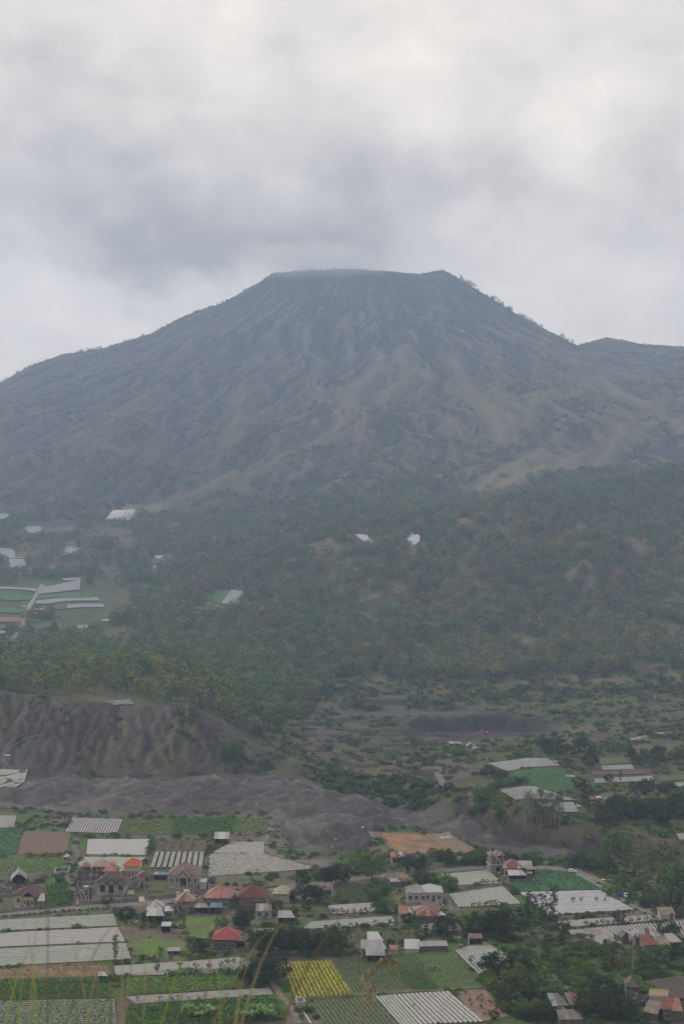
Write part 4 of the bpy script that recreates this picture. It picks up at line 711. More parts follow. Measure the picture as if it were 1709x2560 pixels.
# ---------------------------------------------------------------- trees
bark = mat('bark', (.12, .10, .08), .9, .3, 2.0); bark_pale = mat('bark_pale', (.22, .20, .17), .9, .25, 2.0)
def crown(kind, seed):
    """returns V,F,C for leaf quads, plus the trunk mesh builder; metric size, base at z=0"""
    rs = np.random.default_rng(seed); cl = []; tb = MB()
    if kind == 'broad':       # dense round tree, 8 m
        H = 8; tb.tube([(0, 0, -.6), (.1, 0, 1.2), (.0, .15, 3), (.2, .1, 5.5)], [.34, .26, .2, .08])
        for k in range(5):
            a = k * 1.26 + rs.uniform(-.3, .3); r = rs.uniform(1.6, 2.4); tb.tube([(0, 0, rs.uniform(1.6, 2.4)), (math.cos(a) * r * .5, math.sin(a) * r * .5, 3.4), (math.cos(a) * r, math.sin(a) * r, 5)], [.14, .1, .04], 5)
        for k in range(62):
            d = rs.normal(0, 1, 3); d /= np.linalg.norm(d); q = rs.uniform(.5, 1) ** .5
            cl.append((d[0] * 3.9 * q, d[1] * 3.9 * q, 4.25 + d[2] * 3.2 * q, rs.uniform(.75, 1.4), 32, .25))
    elif kind == 'spread':    # wide flat tree of several stems
        for k in range(6):
            a = k * 1.05 + rs.uniform(-.3, .3); r = rs.uniform(2.2, 3.4); tb.tube([(0, 0, -.6), (math.cos(a) * .4, math.sin(a) * .4, 1.4), (math.cos(a) * r * .6, math.sin(a) * r * .6, 3), (math.cos(a) * r, math.sin(a) * r, 4.6)], [.2, .16, .1, .04], 5)
        for k in range(60):
            a = rs.uniform(0, 6.28); r = 4.6 * rs.uniform(0, 1) ** .5; cl.append((math.cos(a) * r, math.sin(a) * r, 5.4 - .10 * r * r * rs.uniform(.4, 1.3) + rs.uniform(-2.0, .5), rs.uniform(.7, 1.2), 30, .25))
    elif kind == 'airy':      # loose eucalypt, 11 m
        tb.tube([(0, 0, -.6), (.15, 0, 3), (-.1, .1, 6.5), (.1, 0, 10.4)], [.26, .2, .13, .03])
        for k in range(9):
            a = rs.uniform(0, 6.28); z = rs.uniform(2.5, 8.5); r = rs.uniform(1.1, 2.3) * (1.1 - z / 14); tb.tube([(0, 0, z), (math.cos(a) * r, math.sin(a) * r, z + 1.4)], [.09, .03], 4)
        for k in range(62):
            z = rs.uniform(1.8, 11); R = 2.7 * math.sin(math.pi * min(.97, max(.12, (z - 1.6) / 10.2))) ** .7; a = rs.uniform(0, 6.28); r = R * rs.uniform(.15, 1) ** .6
            cl.append((math.cos(a) * r, math.sin(a) * r, z, rs.uniform(.55, 1.0), 22, .24))
    elif kind == 'column':    # tall narrow, 15 m, gappy
        tb.tube([(0, 0, -.6), (.2, 0, 5), (-.15, .1, 10), (0, 0, 14.6)], [.3, .24, .15, .04])
        for k in range(46):
            z = 2.5 + 12.5 * (k / 46) + rs.uniform(-.4, .4); R = 1.75 * (1 - .35 * abs(z - 10) / 6) * (.55 + .6 * abs(math.sin(z * 1.35 + seed))); a = rs.uniform(0, 6.28); r = R * rs.uniform(.1, 1) ** .6
            cl.append((math.cos(a) * r, math.sin(a) * r, z, rs.uniform(.55, 1.0), 26, .25))
    elif kind == 'bush':
        tb.tube([(0, 0, -.3), (0, 0, .8)], [.12, .06], 4)
        for k in range(16):
            d = rs.normal(0, 1, 3); d /= np.linalg.norm(d); cl.append((d[0] * 1.2, d[1] * 1.2, .95 + d[2] * .8, rs.uniform(.4, .75), 22, .17))
    elif kind == 'small':     # small round orchard tree, 3 m
        tb.tube([(0, 0, -.3), (.05, 0, .9), (0, .05, 1.7)], [.08, .07, .03], 5)
        for k in range(15):
            d = rs.normal(0, 1, 3); d /= np.linalg.norm(d); cl.append((d[0] * .85, d[1] * .85, 1.95 + d[2] * .75, rs.uniform(.3, .55), 18, .14))
    elif kind == 'bare':      # nearly leafless
        tb.tube([(0, 0, -.6), (.1, 0, 3), (0, .1, 6), (0, 0, 9)], [.16, .12, .08, .02])
        for k in range(34):
            a = rs.uniform(0, 6.28); z = rs.uniform(1.8, 8); r = rs.uniform(.8, 2.1) * (1.15 - z / 11); p = (math.cos(a) * r, math.sin(a) * r, z + rs.uniform(1, 1.8)); tb.tube([(0, 0, z), p], [.05, .015], 3, False)
            for q in range(2):
                b = a + rs.uniform(-.8, .8); tb.tube([p, (p[0] + .6 * math.cos(b), p[1] + .6 * math.sin(b), p[2] + .8)], [.02, .008], 3, False)
            cl.append((p[0], p[1], p[2], .7, 7, .11))
    elif kind == 'wood':      # domed feathery forest tree, 9 m, cheap
        tb.tube([(0, 0, -.8), (.1, 0, 3), (0, .1, 7)], [.22, .17, .06], 5)
        for k in range(26):
            z = rs.uniform(2.6, 9); q = (z - 2.0) / 7.2; R = 2.9 * math.sqrt(max(.02, 1 - (2 * q - .75) ** 2 * .62)) * (1 if q < .7 else .85); a = rs.uniform(0, 6.28); r = R * rs.uniform(.3, 1) ** .5
            cl.append((math.cos(a) * r, math.sin(a) * r, z - .25 * r, rs.uniform(.7, 1.2), 17, .30))
    elif kind == 'woodtall':
        tb.tube([(0, 0, -.8), (.1, 0, 4), (0, .1, 10)], [.2, .16, .05], 5)
        for k in range(26):
            z = rs.uniform(3.5, 12); q = (z - 3) / 9.2; R = 1.9 * math.sin(math.pi * min(.95, q * .8 + .12)); a = rs.uniform(0, 6.28); r = R * rs.uniform(.2, 1) ** .5
            cl.append((math.cos(a) * r, math.sin(a) * r, z, rs.uniform(.6, 1.0), 15, .30))
    elif kind == 'scrub':
        tb.tube([(0, 0, -1), (0, 0, 1.2)], [.1, .05], 4)
        for k in range(12):
            d = rs.normal(0, 1, 3); d /= np.linalg.norm(d); cl.append((d[0] * 1.9, d[1] * 1.9, 1.6 + d[2] * 1.2, rs.uniform(.7, 1.1), 12, .42))
    P = []; S = []; Z = []
    for x, y, z, r, n, s in cl:
        d = rs.normal(0, 1, (n, 3)); d /= np.linalg.norm(d, axis=1)[:, None]; d[:, 2] = d[:, 2] * .75 + .12
        P.append(np.array([x, y, z]) + d * r * rs.uniform(.5, 1.08, n)[:, None]); S += [s] * n; Z += [rs.uniform(.8, 1.22)] * n
    P = np.concatenate(P); V, F, C = leafquads(P[:, 0], P[:, 1], P[:, 2], np.array(S)[:, None], rs, shade=np.array(Z), up=.25)
    return V, F, C, tb
LEAFH = {}
for k, c in dict(dark=(.042, .064, .026), deep=(.028, .046, .020), green=(.066, .125, .030), olive=(.115, .135, .042), bright=(.10, .18, .034), dry=(.14, .105, .065), brownish=(.17, .145, .08), grey=(.15, .14, .09), wood=(.165, .185, .058), woodgreen=(.108, .175, .055)).items():
    LEAFH[k] = mat('foliage_' + k, c, .8, .22, .25, attr='col', spec=.1, rand=.3 if k in ('wood', 'woodgreen', 'brownish', 'grey', 'olive') else .2, hue=.011)
SRC = {}
def tree_src(kind, leaf, var):
    k = (kind, leaf, var)
    if k not in SRC:
        V, F, C, tb = crown(kind, 100 + var * 17 + len(kind)); SRC[k] = (npmesh('crown', V, F, LEAFH[leaf], C), tb.mesh('trunk', bark_pale if kind in ('bare', 'airy', 'column') else bark))
    return SRC[k]
NATH = dict(broad=8.3, spread=6.2, airy=11.3, column=15.4, bush=2.1, small=3.1, bare=9.8, wood=9.4, woodtall=12.4, scrub=3.6)
TREES = []
def tree(kind, leaf, x, y, h, label, cat='tree', group=None, name=None, zoff=0, sq=1.0):
    var = random.randrange(3); cm, tm = tree_src(kind, leaf, var); s = h / NATH[kind]
    r = empty(name or {'bush': 'bush', 'scrub': 'bush', 'bare': 'bare_tree'}.get(kind, 'tree'), (x, y, hz(x, y) + zoff), random.uniform(0, 6.28)); r.scale = (s * sq, s * sq, s)
    link('crown', cm, r); link('trunk', tm, r); tag(r, label, cat, group); TREES.append((x, y)); return r
def tpx(c, x, y, hpx, kind, leaf, label, **k):
    """a tree with its foot at (x,y) of a crop, hpx tall there"""
    p = hit(c, x, y); h = hpx * 1.12 / CROPS[c][2] * p[1] / FPX; k.setdefault('sq', 1.1); return tree(kind, leaf, p[0], p[1], h, label, **k)
GRV = 'trees of the dark grove above the yellow crop'
for c, x, y, h, k, lf, lb in [
  ('B', 405, 437, 108, 'broad', 'deep', 'dark round tree standing alone by the road left of the row of four'), ('B', 485, 398, 62, 'airy', 'olive', 'thin olive tree between the lone dark tree and the row of four'),
  ('B', 545, 425, 100, 'broad', 'deep', 'leftmost dark tree of the row along the road'), ('B', 592, 418, 112, 'broad', 'deep', 'second dark tree of the row along the road'), ('B', 645, 414, 128, 'broad', 'deep', 'tallest dark tree of the row along the road'), ('B', 688, 412, 54, 'broad', 'dark', 'small last tree of the row along the road'),
  ('B', 760, 325, 110, 'spread', 'bright', 'light green tree behind the road at the foot of the sand heaps'), ('B', 862, 392, 168, 'broad', 'green', 'big green tree above the road opposite the tan hut'), ('B', 820, 300, 85, 'broad', 'bright', 'bright tree behind the big green tree above the road'), ('B', 890, 528, 140, 'broad', 'green', 'big round tree at the right end of the small green plot'),
  ('B', 1095, 350, 110, 'spread', 'dark', 'spreading dark tree in front of the rusty roofed yard'), ('B', 1150, 335, 118, 'broad', 'dark', 'dark tree right of the rusty roofed yard'), ('B', 1205, 322, 90, 'broad', 'green', 'green tree between the dark tree and the tan plot'), ('B', 1262, 262, 78, 'broad', 'green', 'tree at the lower corner of the brown ploughed plot'),
  ('B', 1340, 305, 112, 'broad', 'dark', 'tree below the green line between the ploughed plots'), ('B', 1180, 430, 100, 'broad', 'dark', 'dark tree behind the long white roofed house, left'), ('B', 1240, 440, 92, 'broad', 'dark', 'dark tree behind the long white roofed house, right'), ('B', 1365, 458, 95, 'broad', 'bright', 'bright bushy tree covering the small tan shed'),
  ('B', 1480, 292, 70, 'broad', 'green', 'first leafy tree of the belt behind the road, by the tan plot'), ('B', 1540, 285, 90, 'broad', 'dark', 'dark tree of the belt behind the road, by the tan plot'), ('B', 420, 532, 98, 'spread', 'deep', 'left dark tree hiding the small brown roofed house'), ('B', 500, 532, 98, 'spread', 'deep', 'right dark tree touching the small brown roofed house'),
  ('B', 350, 618, 52, 'broad', 'dark', 'small round tree on the scrubby plot, left'), ('B', 435, 595, 50, 'broad', 'dark', 'small round tree on the scrubby plot, right'), ('B', 252, 575, 55, 'broad', 'green', 'small tree in front of the yellow roofed house'), ('B', 900, 602, 60, 'spread', 'green', 'little flat topped tree on the mound between the strips'), ('B', 960, 598, 55, 'broad', 'dark', 'dark shrub tree by the gap of the narrow strips'), ('B', 1005, 615, 68, 'broad', 'green', 'green tree left of the rusty shed'),
  ('B', 1340, 768, 130, 'broad', 'deep', 'dark tree between the small tan huts'), ('B', 1392, 745, 105, 'broad', 'green', 'tree behind the right tan hut'), ('B', 1145, 745, 110, 'airy', 'dark', 'loose tree below the rusty hipped roof'), ('B', 1180, 800, 80, 'broad', 'dark', 'bushy tree left of the tan huts'), ('B', 1105, 690, 82, 'broad', 'dark', 'tree left of the rusty hipped roof'), ('B', 1000, 845, 60, 'airy', 'dark', 'small tree right of the three metal roofs'),
  ('B', 1500, 765, 85, 'broad', 'bright', 'light green tree right of the tan huts'), ('B', 505, 948, 20, 'bush', 'green', 'small bush at the top of the yellow crop'), ('B', 60, 1075, 150, 'broad', 'deep', 'dark tree left of the yellow crop by the dirt path'), ('B', 128, 1090, 150, 'broad', 'deep', 'darkest tree by the dirt path, left of the yellow crop'), ('B', 232, 1060, 165, 'broad', 'deep', 'tree between the dirt path and the yellow crop'), ('B', 30, 690, 100, 'broad', 'deep', 'dark tree right of the tan shed below the brown roofed house'),
  ('A', 712, 690, 92, 'broad', 'deep', 'solitary dark tree at the right end of the mulched strips by the road'), ('A', 648, 905, 140, 'column', 'green', 'upright shaggy tree at the right end of the lowest mulched strip'), ('A', 1108, 880, 105, 'broad', 'deep', 'dark tree left of the red roofed house in the meadow'), ('A', 1360, 725, 108, 'broad', 'deep', 'dark tree in front of the brown roofed house'), ('A', 1240, 722, 72, 'broad', 'bright', 'bright green shrub tree on the meadow'),
  ('A', 340, 465, 45, 'broad', 'green', 'round bush tree by the concrete basin'), ('A', 402, 590, 75, 'airy', 'dark', 'loose tree at the end of the slanting vegetable rows'), ('A', 500, 575, 80, 'airy', 'deep', 'dark shrub tree in the yard of the tiled house'), ('A', 600, 590, 55, 'broad', 'green', 'round tree in front of the tiled house wall'), ('A', 706, 580, 48, 'column', 'green', 'slim green tree by the gate of the tiled house'), ('A', 1030, 720, 80, 'column', 'dark', 'slim dark tree beside the white roofed sheds'), ('A', 960, 905, 55, 'airy', 'green', 'thin tree above the slanting mulched plot'), ('A', 900, 885, 60, 'airy', 'green', 'thin tree by the white tarp on the meadow'), ('A', 880, 965, 60, 'airy', 'dark', 'thin young tree standing in the slanting mulched plot'), ('A', 708, 930, 36, 'small', 'dark', 'tiny tree in the left end of the slanting mulched plot'), ('A', 1470, 1010, 120, 'broad', 'deep', 'dark tree at the lower right of the slanting mulched plot'),
  ('A', 860, 690, 45, 'small', 'green', 'small tree before the white roofed shed'), ('A', 600, 372, 30, 'bare', 'grey', 'leafless shrub by the pink roofs'), ('Q', 1270, 360, 40, 'bush', 'green', 'dark bush on the dry meadow by the pole'), ('S', 90, 520, 165, 'broad', 'bright', 'bright tree left of the white mulched plot'),
  ('C', 722, 690, 252, 'column', 'dark', 'tallest slim tree, standing against the silver plot'), ('C', 655, 640, 150, 'airy', 'dark', 'eucalypt left of the tallest slim tree'), ('C', 580, 640, 165, 'airy', 'dark', 'leaning loose tree further left of the tallest slim tree'), ('C', 442, 765, 205, 'broad', 'deep', 'largest black green tree below the scrubby plot'), ('C', 348, 745, 160, 'broad', 'deep', 'dark tree with bare stem left of the largest black green tree'), ('C', 250, 750, 150, 'broad', 'deep', 'second dark tree with bare stem above the greenish striped plot'), ('C', 180, 700, 90, 'broad', 'olive', 'olive tree right of the tan huts'), ('C', 510, 985, 152, 'broad', 'deep', 'heavy dark tree at the right of the greenish striped plot'), ('C', 372, 1002, 140, 'spread', 'deep', 'spreading dark tree over the lower end of the greenish striped plot'), ('C', 200, 930, 55, 'small', 'dark', 'little tree standing in the greenish striped plot'), ('C', 240, 1000, 75, 'bare', 'grey', 'bare sapling at the tip of the greenish striped plot'),
  ('C', 632, 905, 195, 'bare', 'grey', 'tall greyish leafless tree in the middle of the scrub'), ('C', 432, 1195, 130, 'broad', 'dark', 'dark tree at the right corner of the bare tan plot'), ('C', 480, 1080, 150, 'broad', 'olive', 'dull olive tree above the bare tan plot'), ('C', 610, 1185, 165, 'broad', 'dark', 'large tree left of the vegetable rows'), ('C', 560, 1120, 120, 'airy', 'dark', 'loose tree left of the vegetable rows'), ('C', 752, 1180, 100, 'broad', 'green', 'round tree at the foot of the vegetable rows'),
  ('C', 1045, 1160, 150, 'broad', 'dark', 'dense tree above the long dark roof'), ('C', 950, 1265, 150, 'broad', 'dark', 'dense tree right of the long dark roof'), ('C', 1075, 1285, 170, 'broad', 'deep', 'darkest dense tree at the bottom right'), ('C', 1190, 1285, 140, 'broad', 'dark', 'dense tree left of the tan thatched roof'), ('C', 1140, 1180, 120, 'airy', 'dark', 'loose tree left of the shrine'), ('C', 1240, 1010, 190, 'bare', 'grey', 'greyish half bare tree above the shrine'), ('C', 1160, 980, 130, 'airy', 'brownish', 'brownish thin tree left of the half bare tree'), ('C', 1090, 940, 120, 'airy', 'olive', 'olive thin tree at the edge of the dry clearing'), ('C', 1320, 930, 90, 'broad', 'green', 'green tree below the rusty roofed farm'), ('C', 1450, 750, 112, 'broad', 'dark', 'dark tree behind the grey roof at the right edge'), ('C', 1500, 750, 80, 'broad', 'deep', 'second dark tree behind the grey roof at the right edge'), ('C', 1535, 890, 95, 'broad', 'deep', 'dark tree at the right edge below the farm'), ('C', 1260, 1075, 75, 'broad', 'bright', 'bright round bush tree above the shrine'), ('C', 1350, 1120, 60, 'spread', 'bright', 'bright tree right of the shrine'), ('C', 970, 870, 95, 'broad', 'bright', 'bright tree at the lower edge of the striped plot'), ('C', 1090, 860, 92, 'broad', 'green', 'green tree below the end of the striped plot'), ('C', 932, 860, 118, 'airy', 'dry', 'withered brown tree beside the striped plot'), ('C', 970, 810, 75, 'airy', 'dark', 'thin dark tree in front of the striped plot'), ('C', 790, 740, 85, 'broad', 'dark', 'dark tree at the left corner of the striped plot'), ('C', 1145, 660, 75, 'broad', 'dark', 'taller tree in the row above the striped plot'),
  ('C', 1100, 345, 228, 'airy', 'green', 'tall feathery tree behind the green truck, left'), ('C', 1196, 335, 212, 'column', 'green', 'tall columnar tree behind the green truck'), ('C', 1035, 335, 140, 'broad', 'green', 'leafy tree behind the road above the green truck'), ('C', 1262, 350, 175, 'airy', 'olive', 'feathery olive tree right of the columnar tree'), ('C', 1330, 420, 170, 'airy', 'olive', 'feathery tree above the blue truck'), ('C', 1402, 445, 262, 'airy', 'olive', 'broad feathery crown against the ravine'), ('C', 1462, 470, 240, 'airy', 'green', 'feathery tree next to the broad crown against the ravine'), ('C', 1500, 600, 270, 'airy', 'green', 'big feathery tree near the right edge above the tan shed'), ('C', 1555, 600, 260, 'airy', 'dark', 'big feathery tree cut by the right edge'), ('C', 1452, 590, 190, 'airy', 'olive', 'feathery tree left of the tan shed'), ('C', 1560, 480, 180, 'airy', 'olive', 'upper feathery tree at the right edge'), ('C', 1290, 450, 95, 'broad', 'green', 'round green tree over the road by the blue truck'), ('C', 1170, 430, 80, 'broad', 'green', 'round green tree right of the green truck'), ('C', 1370, 560, 100, 'broad', 'green', 'green tree beside the end of the road'),
  ('C', 45, 285, 88, 'broad', 'dark', 'dark tree below the tan plot by the road'), ('C', 225, 290, 92, 'broad', 'green', 'leafy green tree left of the concrete tower'), ('C', 280, 285, 95, 'broad', 'green', 'leafy green tree just left of the concrete tower'), ('C', 440, 280, 82, 'broad', 'dark', 'dark tree right behind the concrete tower'), ('C', 560, 285, 80, 'broad', 'green', 'tree of the belt behind the farm roof, left'), ('C', 620, 282, 78, 'broad', 'green', 'tree of the belt behind the farm roof, right'), ('C', 770, 285, 68, 'broad', 'bright', 'brightest tree of the belt behind the road'), ('C', 885, 305, 92, 'spread', 'dark', 'spreading dark tree behind the white car'), ('C', 945, 325, 90, 'broad', 'dark', 'dark tree right of the white car'), ('C', 345, 1290, 60, 'broad', 'deep', 'dark shrub at the bottom of the bare tan plot'), ('C', 660, 1290, 110, 'broad', 'dark', 'dark tree at the bottom left of the long dark roof'),
  ('H', 985, 610, 190, 'column', 'deep', 'dark upright tree beside the coloured shacks'), ('H', 1120, 420, 52, 'broad', 'deep', 'round dark tree on the white far strip'), ('H', 1188, 418, 66, 'column', 'deep', 'pointed dark tree on the white far strip'), ('H', 1010, 335, 85, 'broad', 'deep', 'dark round tree above the green far plot'), ('H', 875, 320, 50, 'broad', 'dark', 'tree by the little white hut across the ravine'), ('H', 800, 260, 130, 'airy', 'dark', 'tall loose tree above the far plots'), ('H', 940, 460, 72, 'broad', 'deep', 'dark tree at the right corner of the smooth green plot'),
  ('G', 805, 508, 50, 'broad', 'woodgreen', 'round dark tree alone on a bare spur in the wood')]:
    tpx(c, x, y, h, k, lf, lb)
for x, y, h in [(150, 885, 150), (215, 885, 140), (120, 830, 110), (300, 880, 150), (385, 870, 132), (465, 862, 130), (555, 870, 128), (618, 885, 130), (250, 800, 90), (330, 790, 92), (420, 800, 90), (520, 800, 85), (600, 800, 88), (180, 790, 80), (470, 905, 60), (650, 830, 90)]:
    tpx('B', x, y, h, 'broad', 'deep' if x < 480 else 'dark', 'tree packed into the dark grove above the yellow crop', group=GRV)
# thin ravine trees beside the pale plot
for i, x in enumerate([625, 655, 690, 715, 745, 775, 800, 828]):
    tpx('H', x, 690 - (i % 3) * 12, 215 - (i % 3) * 22, 'airy' if i % 2 else 'bare', 'grey', 'thin sparse tree on the lip of the ravine before the pale plot', group='sparse trees on the ravine lip', sq=.7)
# rows of small trees
def row(c, pts, n, h, lf, label, group, kind='small'):
    for i in range(n):
        f = i / max(1, n - 1) * (len(pts) - 1); k = min(int(f), len(pts) - 2); f -= k
        x = pts[k][0] * (1 - f) + pts[k + 1][0] * f; y = pts[k][1] * (1 - f) + pts[k + 1][1] * f
        tpx(c, x + random.uniform(-5, 5), y + random.uniform(-2, 2), h * random.uniform(.75, 1.2), kind, lf, label, cat='small tree', group=group, name='small_tree', sq=1.15)
row('B', [(600, 620), (700, 622), (830, 615)], 7, 42, 'dark', 'small tree of the row in front of the narrow white strip', 'small trees before the narrow white strip')
row('B', [(560, 728), (700, 725), (850, 718), (1015, 706)], 12, 50, 'dark', 'small tree of the long hedge under the pale green strip', 'small trees under the pale green strip')
row('T', [(90, 205), (400, 205), (700, 195), (960, 170)], 15, 62, 'dark', 'small tree of the row under the silver plot', 'small trees under the silver plot')
row('T', [(400, 320), (640, 300), (860, 285), (1210, 250)], 12, 66, 'dark', 'small tree of the row above the striped plot', 'small trees above the striped plot')
row('S', [(440, 470), (520, 465), (660, 455)], 5, 66, 'dark', 'small tree in the near corner of the white mulched plot', 'small trees below the tower')
row('S', [(360, 715), (480, 712), (590, 708), (690, 700)], 6, 75, 'dark', 'small tree along the foot of the pale slanting plot', 'small trees under the pale slanting plot')
row('C', [(850, 530), (900, 530), (1005, 528), (1050, 528)], 4, 32, 'green', 'small tree standing on the silver plot', 'small trees on the silver plot')
row('R', [(600, 715), (760, 705), (900, 700), (1100, 690)], 11, 40, 'olive', 'small tree of the olive strip above the metal roofs', 'small trees of the olive strip')
row('A', [(1100, 955), (1220, 950), (1290, 925), (1350, 925)], 6, 40, 'green', 'small tree at the right of the slanting mulched plot', 'small trees on the slanting mulched plot')
row('A', [(950, 985), (1100, 980), (1280, 975), (1380, 972)], 9, 36, 'green', 'small shrub along the near edge of the slanting mulched plot', 'shrubs along the slanting mulched plot', 'bush')
row('A', [(100, 735), (260, 728), (420, 722), (540, 716)], 9, 12, 'green', 'low bush on the bank between the upper two mulched strips', 'bushes between the mulched strips', 'bush')
row('A', [(160, 322), (240, 318), (300, 314), (370, 310)], 7, 24, 'green', 'bush on the bank under the bare brown plot', 'bushes under the brown plot', 'bush')
row('A', [(600, 107), (680, 107), (740, 107), (830, 105), (900, 104), (955, 103)], 6, 15, 'green', 'small bush behind the long back strip', 'bushes behind the back strip', 'bush')
row('A', [(850, 232), (846, 270), (835, 305)], 6, 26, 'green', 'bush between the white plot and the brown plot', 'bushes between the white and brown plots', 'bush')
row('A', [(20, 655), (150, 648), (300, 632), (480, 618), (640, 610)], 22, 14, 'dark', 'low hedge bush along the near side of the road', 'hedge bushes along the road', 'bush')
row('H', [(430, 470), (500, 455), (560, 440), (620, 430)], 7, 50, 'green', 'bushy tree on the slope left of the smooth green plot', 'trees left of the smooth green plot', 'broad')
row('H', [(310, 620), (380, 600), (340, 540), (400, 520), (440, 560), (480, 640)], 10, 70, 'green', 'tree on the scrubby slope above the brown mound', 'trees above the brown mound', 'broad')
row('H', [(380, 390), (440, 380), (500, 395), (470, 420)], 6, 50, 'dark', 'tree beside the far grey plot', 'trees beside the far grey plot', 'broad')
row('H', [(160, 240), (210, 270), (260, 250), (300, 280), (360, 240)], 7, 40, 'green', 'tree on the knoll below the quarry sheds', 'trees below the quarry sheds', 'broad')
row('E', [(20, 480), (150, 510), (280, 520), (380, 540)], 12, 32, 'green', 'bushy tree in the trench behind the sand heaps', 'trees in the trench behind the heaps', 'broad')
row('D', [(1020, 440), (1060, 430), (1100, 470), (1040, 460)], 5, 60, 'green', 'tree clinging to the right shoulder of the ash cliff', 'trees on the cliff shoulder', 'broad')
# dark mixed wood on the terrace behind the ravine wall, right
rs = np.random.default_rng(5)
for i in range(46):
    x = rs.uniform(1060, 1600); y = rs.uniform(560, 672) if x < 1200 else rs.uniform(575, 640 + (x - 1200) * .16)
    if x > 1480 and y > 640 and y < 700: continue
    tpx('H', x, y, rs.uniform(60, 110), random.choice(['broad', 'broad', 'airy']), random.choice(['deep', 'dark', 'dark']), 'dark tree of the mixed wood above the ravine wall', group='mixed wood above the ravine wall')
for i in range(34):
    x = rs.uniform(1240, 1600); y = rs.choice([rs.uniform(250, 340), rs.uniform(455, 500)])
    tpx('H', x, y, rs.uniform(35, 70), random.choice(['broad', 'airy']), random.choice(['deep', 'dark']), 'tree between the small far right plots', group='trees between the far right plots')
for i in range(14):
    tpx('H', rs.uniform(700, 1000), rs.uniform(215, 262), rs.uniform(40, 75), 'broad', random.choice(['deep', 'dark']), 'tree in the belt right of the quarry pit', group='trees right of the quarry pit')
for i in range(10):
    tpx('H', rs.uniform(1010, 1230), rs.uniform(215, 255), rs.uniform(30, 50), 'broad', 'green', 'tree beside the far tan hut', group='trees beside the far tan hut')
# scrub filling the low right quarter
SCRUB = [('C', [(540, 690), (830, 770), (960, 870), (700, 960), (540, 900)], 42, (28, 52)), ('C', [(700, 880), (900, 900), (1040, 1030), (880, 1130), (700, 960)], 44, (28, 50)), ('C', [(1000, 830), (1480, 860), (1560, 960), (1260, 1050), (1060, 980)], 60, (35, 75)),
         ('C', [(250, 1000), (470, 900), (560, 960), (560, 1130), (440, 1230), (300, 1090)], 42, (35, 70)), ('C', [(420, 1230), (900, 1190), (1180, 1130), (1300, 1300), (420, 1310)], 40, (50, 100)), ('C', [(1020, 470), (1270, 560), (1360, 600), (1380, 500), (1180, 420)], 26, (30, 55)), ('C', [(1300, 470), (1560, 500), (1560, 640), (1380, 610)], 30, (40, 80)), ('C', [(130, 640), (520, 640), (600, 700), (500, 760), (160, 750)], 30, (30, 60)),
         ('C', [(520, 600), (720, 640), (740, 700), (560, 720)], 16, (30, 60)), ('C', [(80, 292), (320, 292), (330, 270), (80, 275)], 12, (25, 45)), ('C', [(430, 282), (980, 330), (1000, 300), (500, 265)], 30, (22, 48)), ('C', [(880, 200), (1100, 300), (1080, 400), (960, 330), (850, 290)], 24, (35, 70))]
SCN = ['on the slope below the silver plot', 'beside the dry clearing on the right', 'under the rusty roofed farm at the right', 'between the seedling plot and the striped plot', 'at the bottom right below the dirt path', 'between the silver plot and the road bend', 'near the right edge above the tan shed', 'between the scrubby plot and the striped plot', 'around the tallest slim tree', 'left of the concrete tower behind the road', 'in the belt behind the road and farm', 'behind the white car and green truck']
for (c, P, n, (h0, h1)), wh in zip(SCRUB, SCN):
    W = wpoly(c, P); xs = [p[0] for p in W]; ys = [p[1] for p in W]; k = 0
    while k < n:
        x, y = rs.uniform(min(xs), max(xs)), rs.uniform(min(ys), max(ys))
        if not inpoly(np.array([x]), np.array([y]), W)[0]: continue
        k += 1; h = rs.uniform(h0, h1) / CROPS[c][2] * y / FPX; kd = 'bush' if h < 3 else random.choice(['broad', 'broad', 'airy', 'spread'])
        lf = random.choice(['green', 'olive', 'bright', 'dark', 'green']) if kd == 'bush' else random.choice(['dark', 'green', 'olive', 'dark'])
        tree(kd, lf, x, y, h, {'bush': 'leafy bush ', 'broad': 'round tree ', 'airy': 'thin tree ', 'spread': 'flat topped tree '}[kd] + wh, cat='bush' if kd == 'bush' else 'tree', group={'bush': 'bushes ', 'broad': 'round trees ', 'airy': 'thin trees ', 'spread': 'flat trees '}[kd] + wh)
# banana and maize clumps at the bottom
bm_ = MB(); rs = np.random.default_rng(8)
for k in range(11):
    a = k * 2.4; r = 1.5 + .5 * rs.uniform(); w_ = .26; pts = []
    for s in range(6):
        f = s / 5; q = r * f * .8; pts.append((math.cos(a) * q, math.sin(a) * q, 1.2 + 1.9 * f - 1.6 * f * f * (.5 + .5 * rs.uniform())))
    for s in range(5):
        w0 = w_ * math.sin(math.pi * (.12 + s / 6)); w1 = w_ * math.sin(math.pi * (.12 + (s + 1) / 6)); n_ = (-math.sin(a), math.cos(a))
        p, q = pts[s], pts[s + 1]; bm_.quad((p[0] + n_[0] * w0, p[1] + n_[1] * w0, p[2]), (p[0] - n_[0] * w0, p[1] - n_[1] * w0, p[2]), (q[0] - n_[0] * w1, q[1] - n_[1] * w1, q[2]), (q[0] + n_[0] * w1, q[1] + n_[1] * w1, q[2]))
ban_leaf = mat('banana_leaf', (.10, .19, .04), .5, .2, 1, rand=.2); ban_m = bm_.mesh('leaves', ban_leaf); ban_t = MB().tube([(0, 0, -.3), (0, 0, 1.5)], [.14, .1], 6).mesh('stem', mat('banana_stem', (.14, .15, .07)))
def banana(c, x, y, h, label, group=None):
    p = hit(c, x, y); r = empty('banana_plant', p, random.uniform(0, 6)); s = h / CROPS[c][2] * p[1] / FPX / 2.6; r.scale = (s, s, s); link('leaves', ban_m, r); link('stem', ban_t, r); tag(r, label, 'banana plant', group)
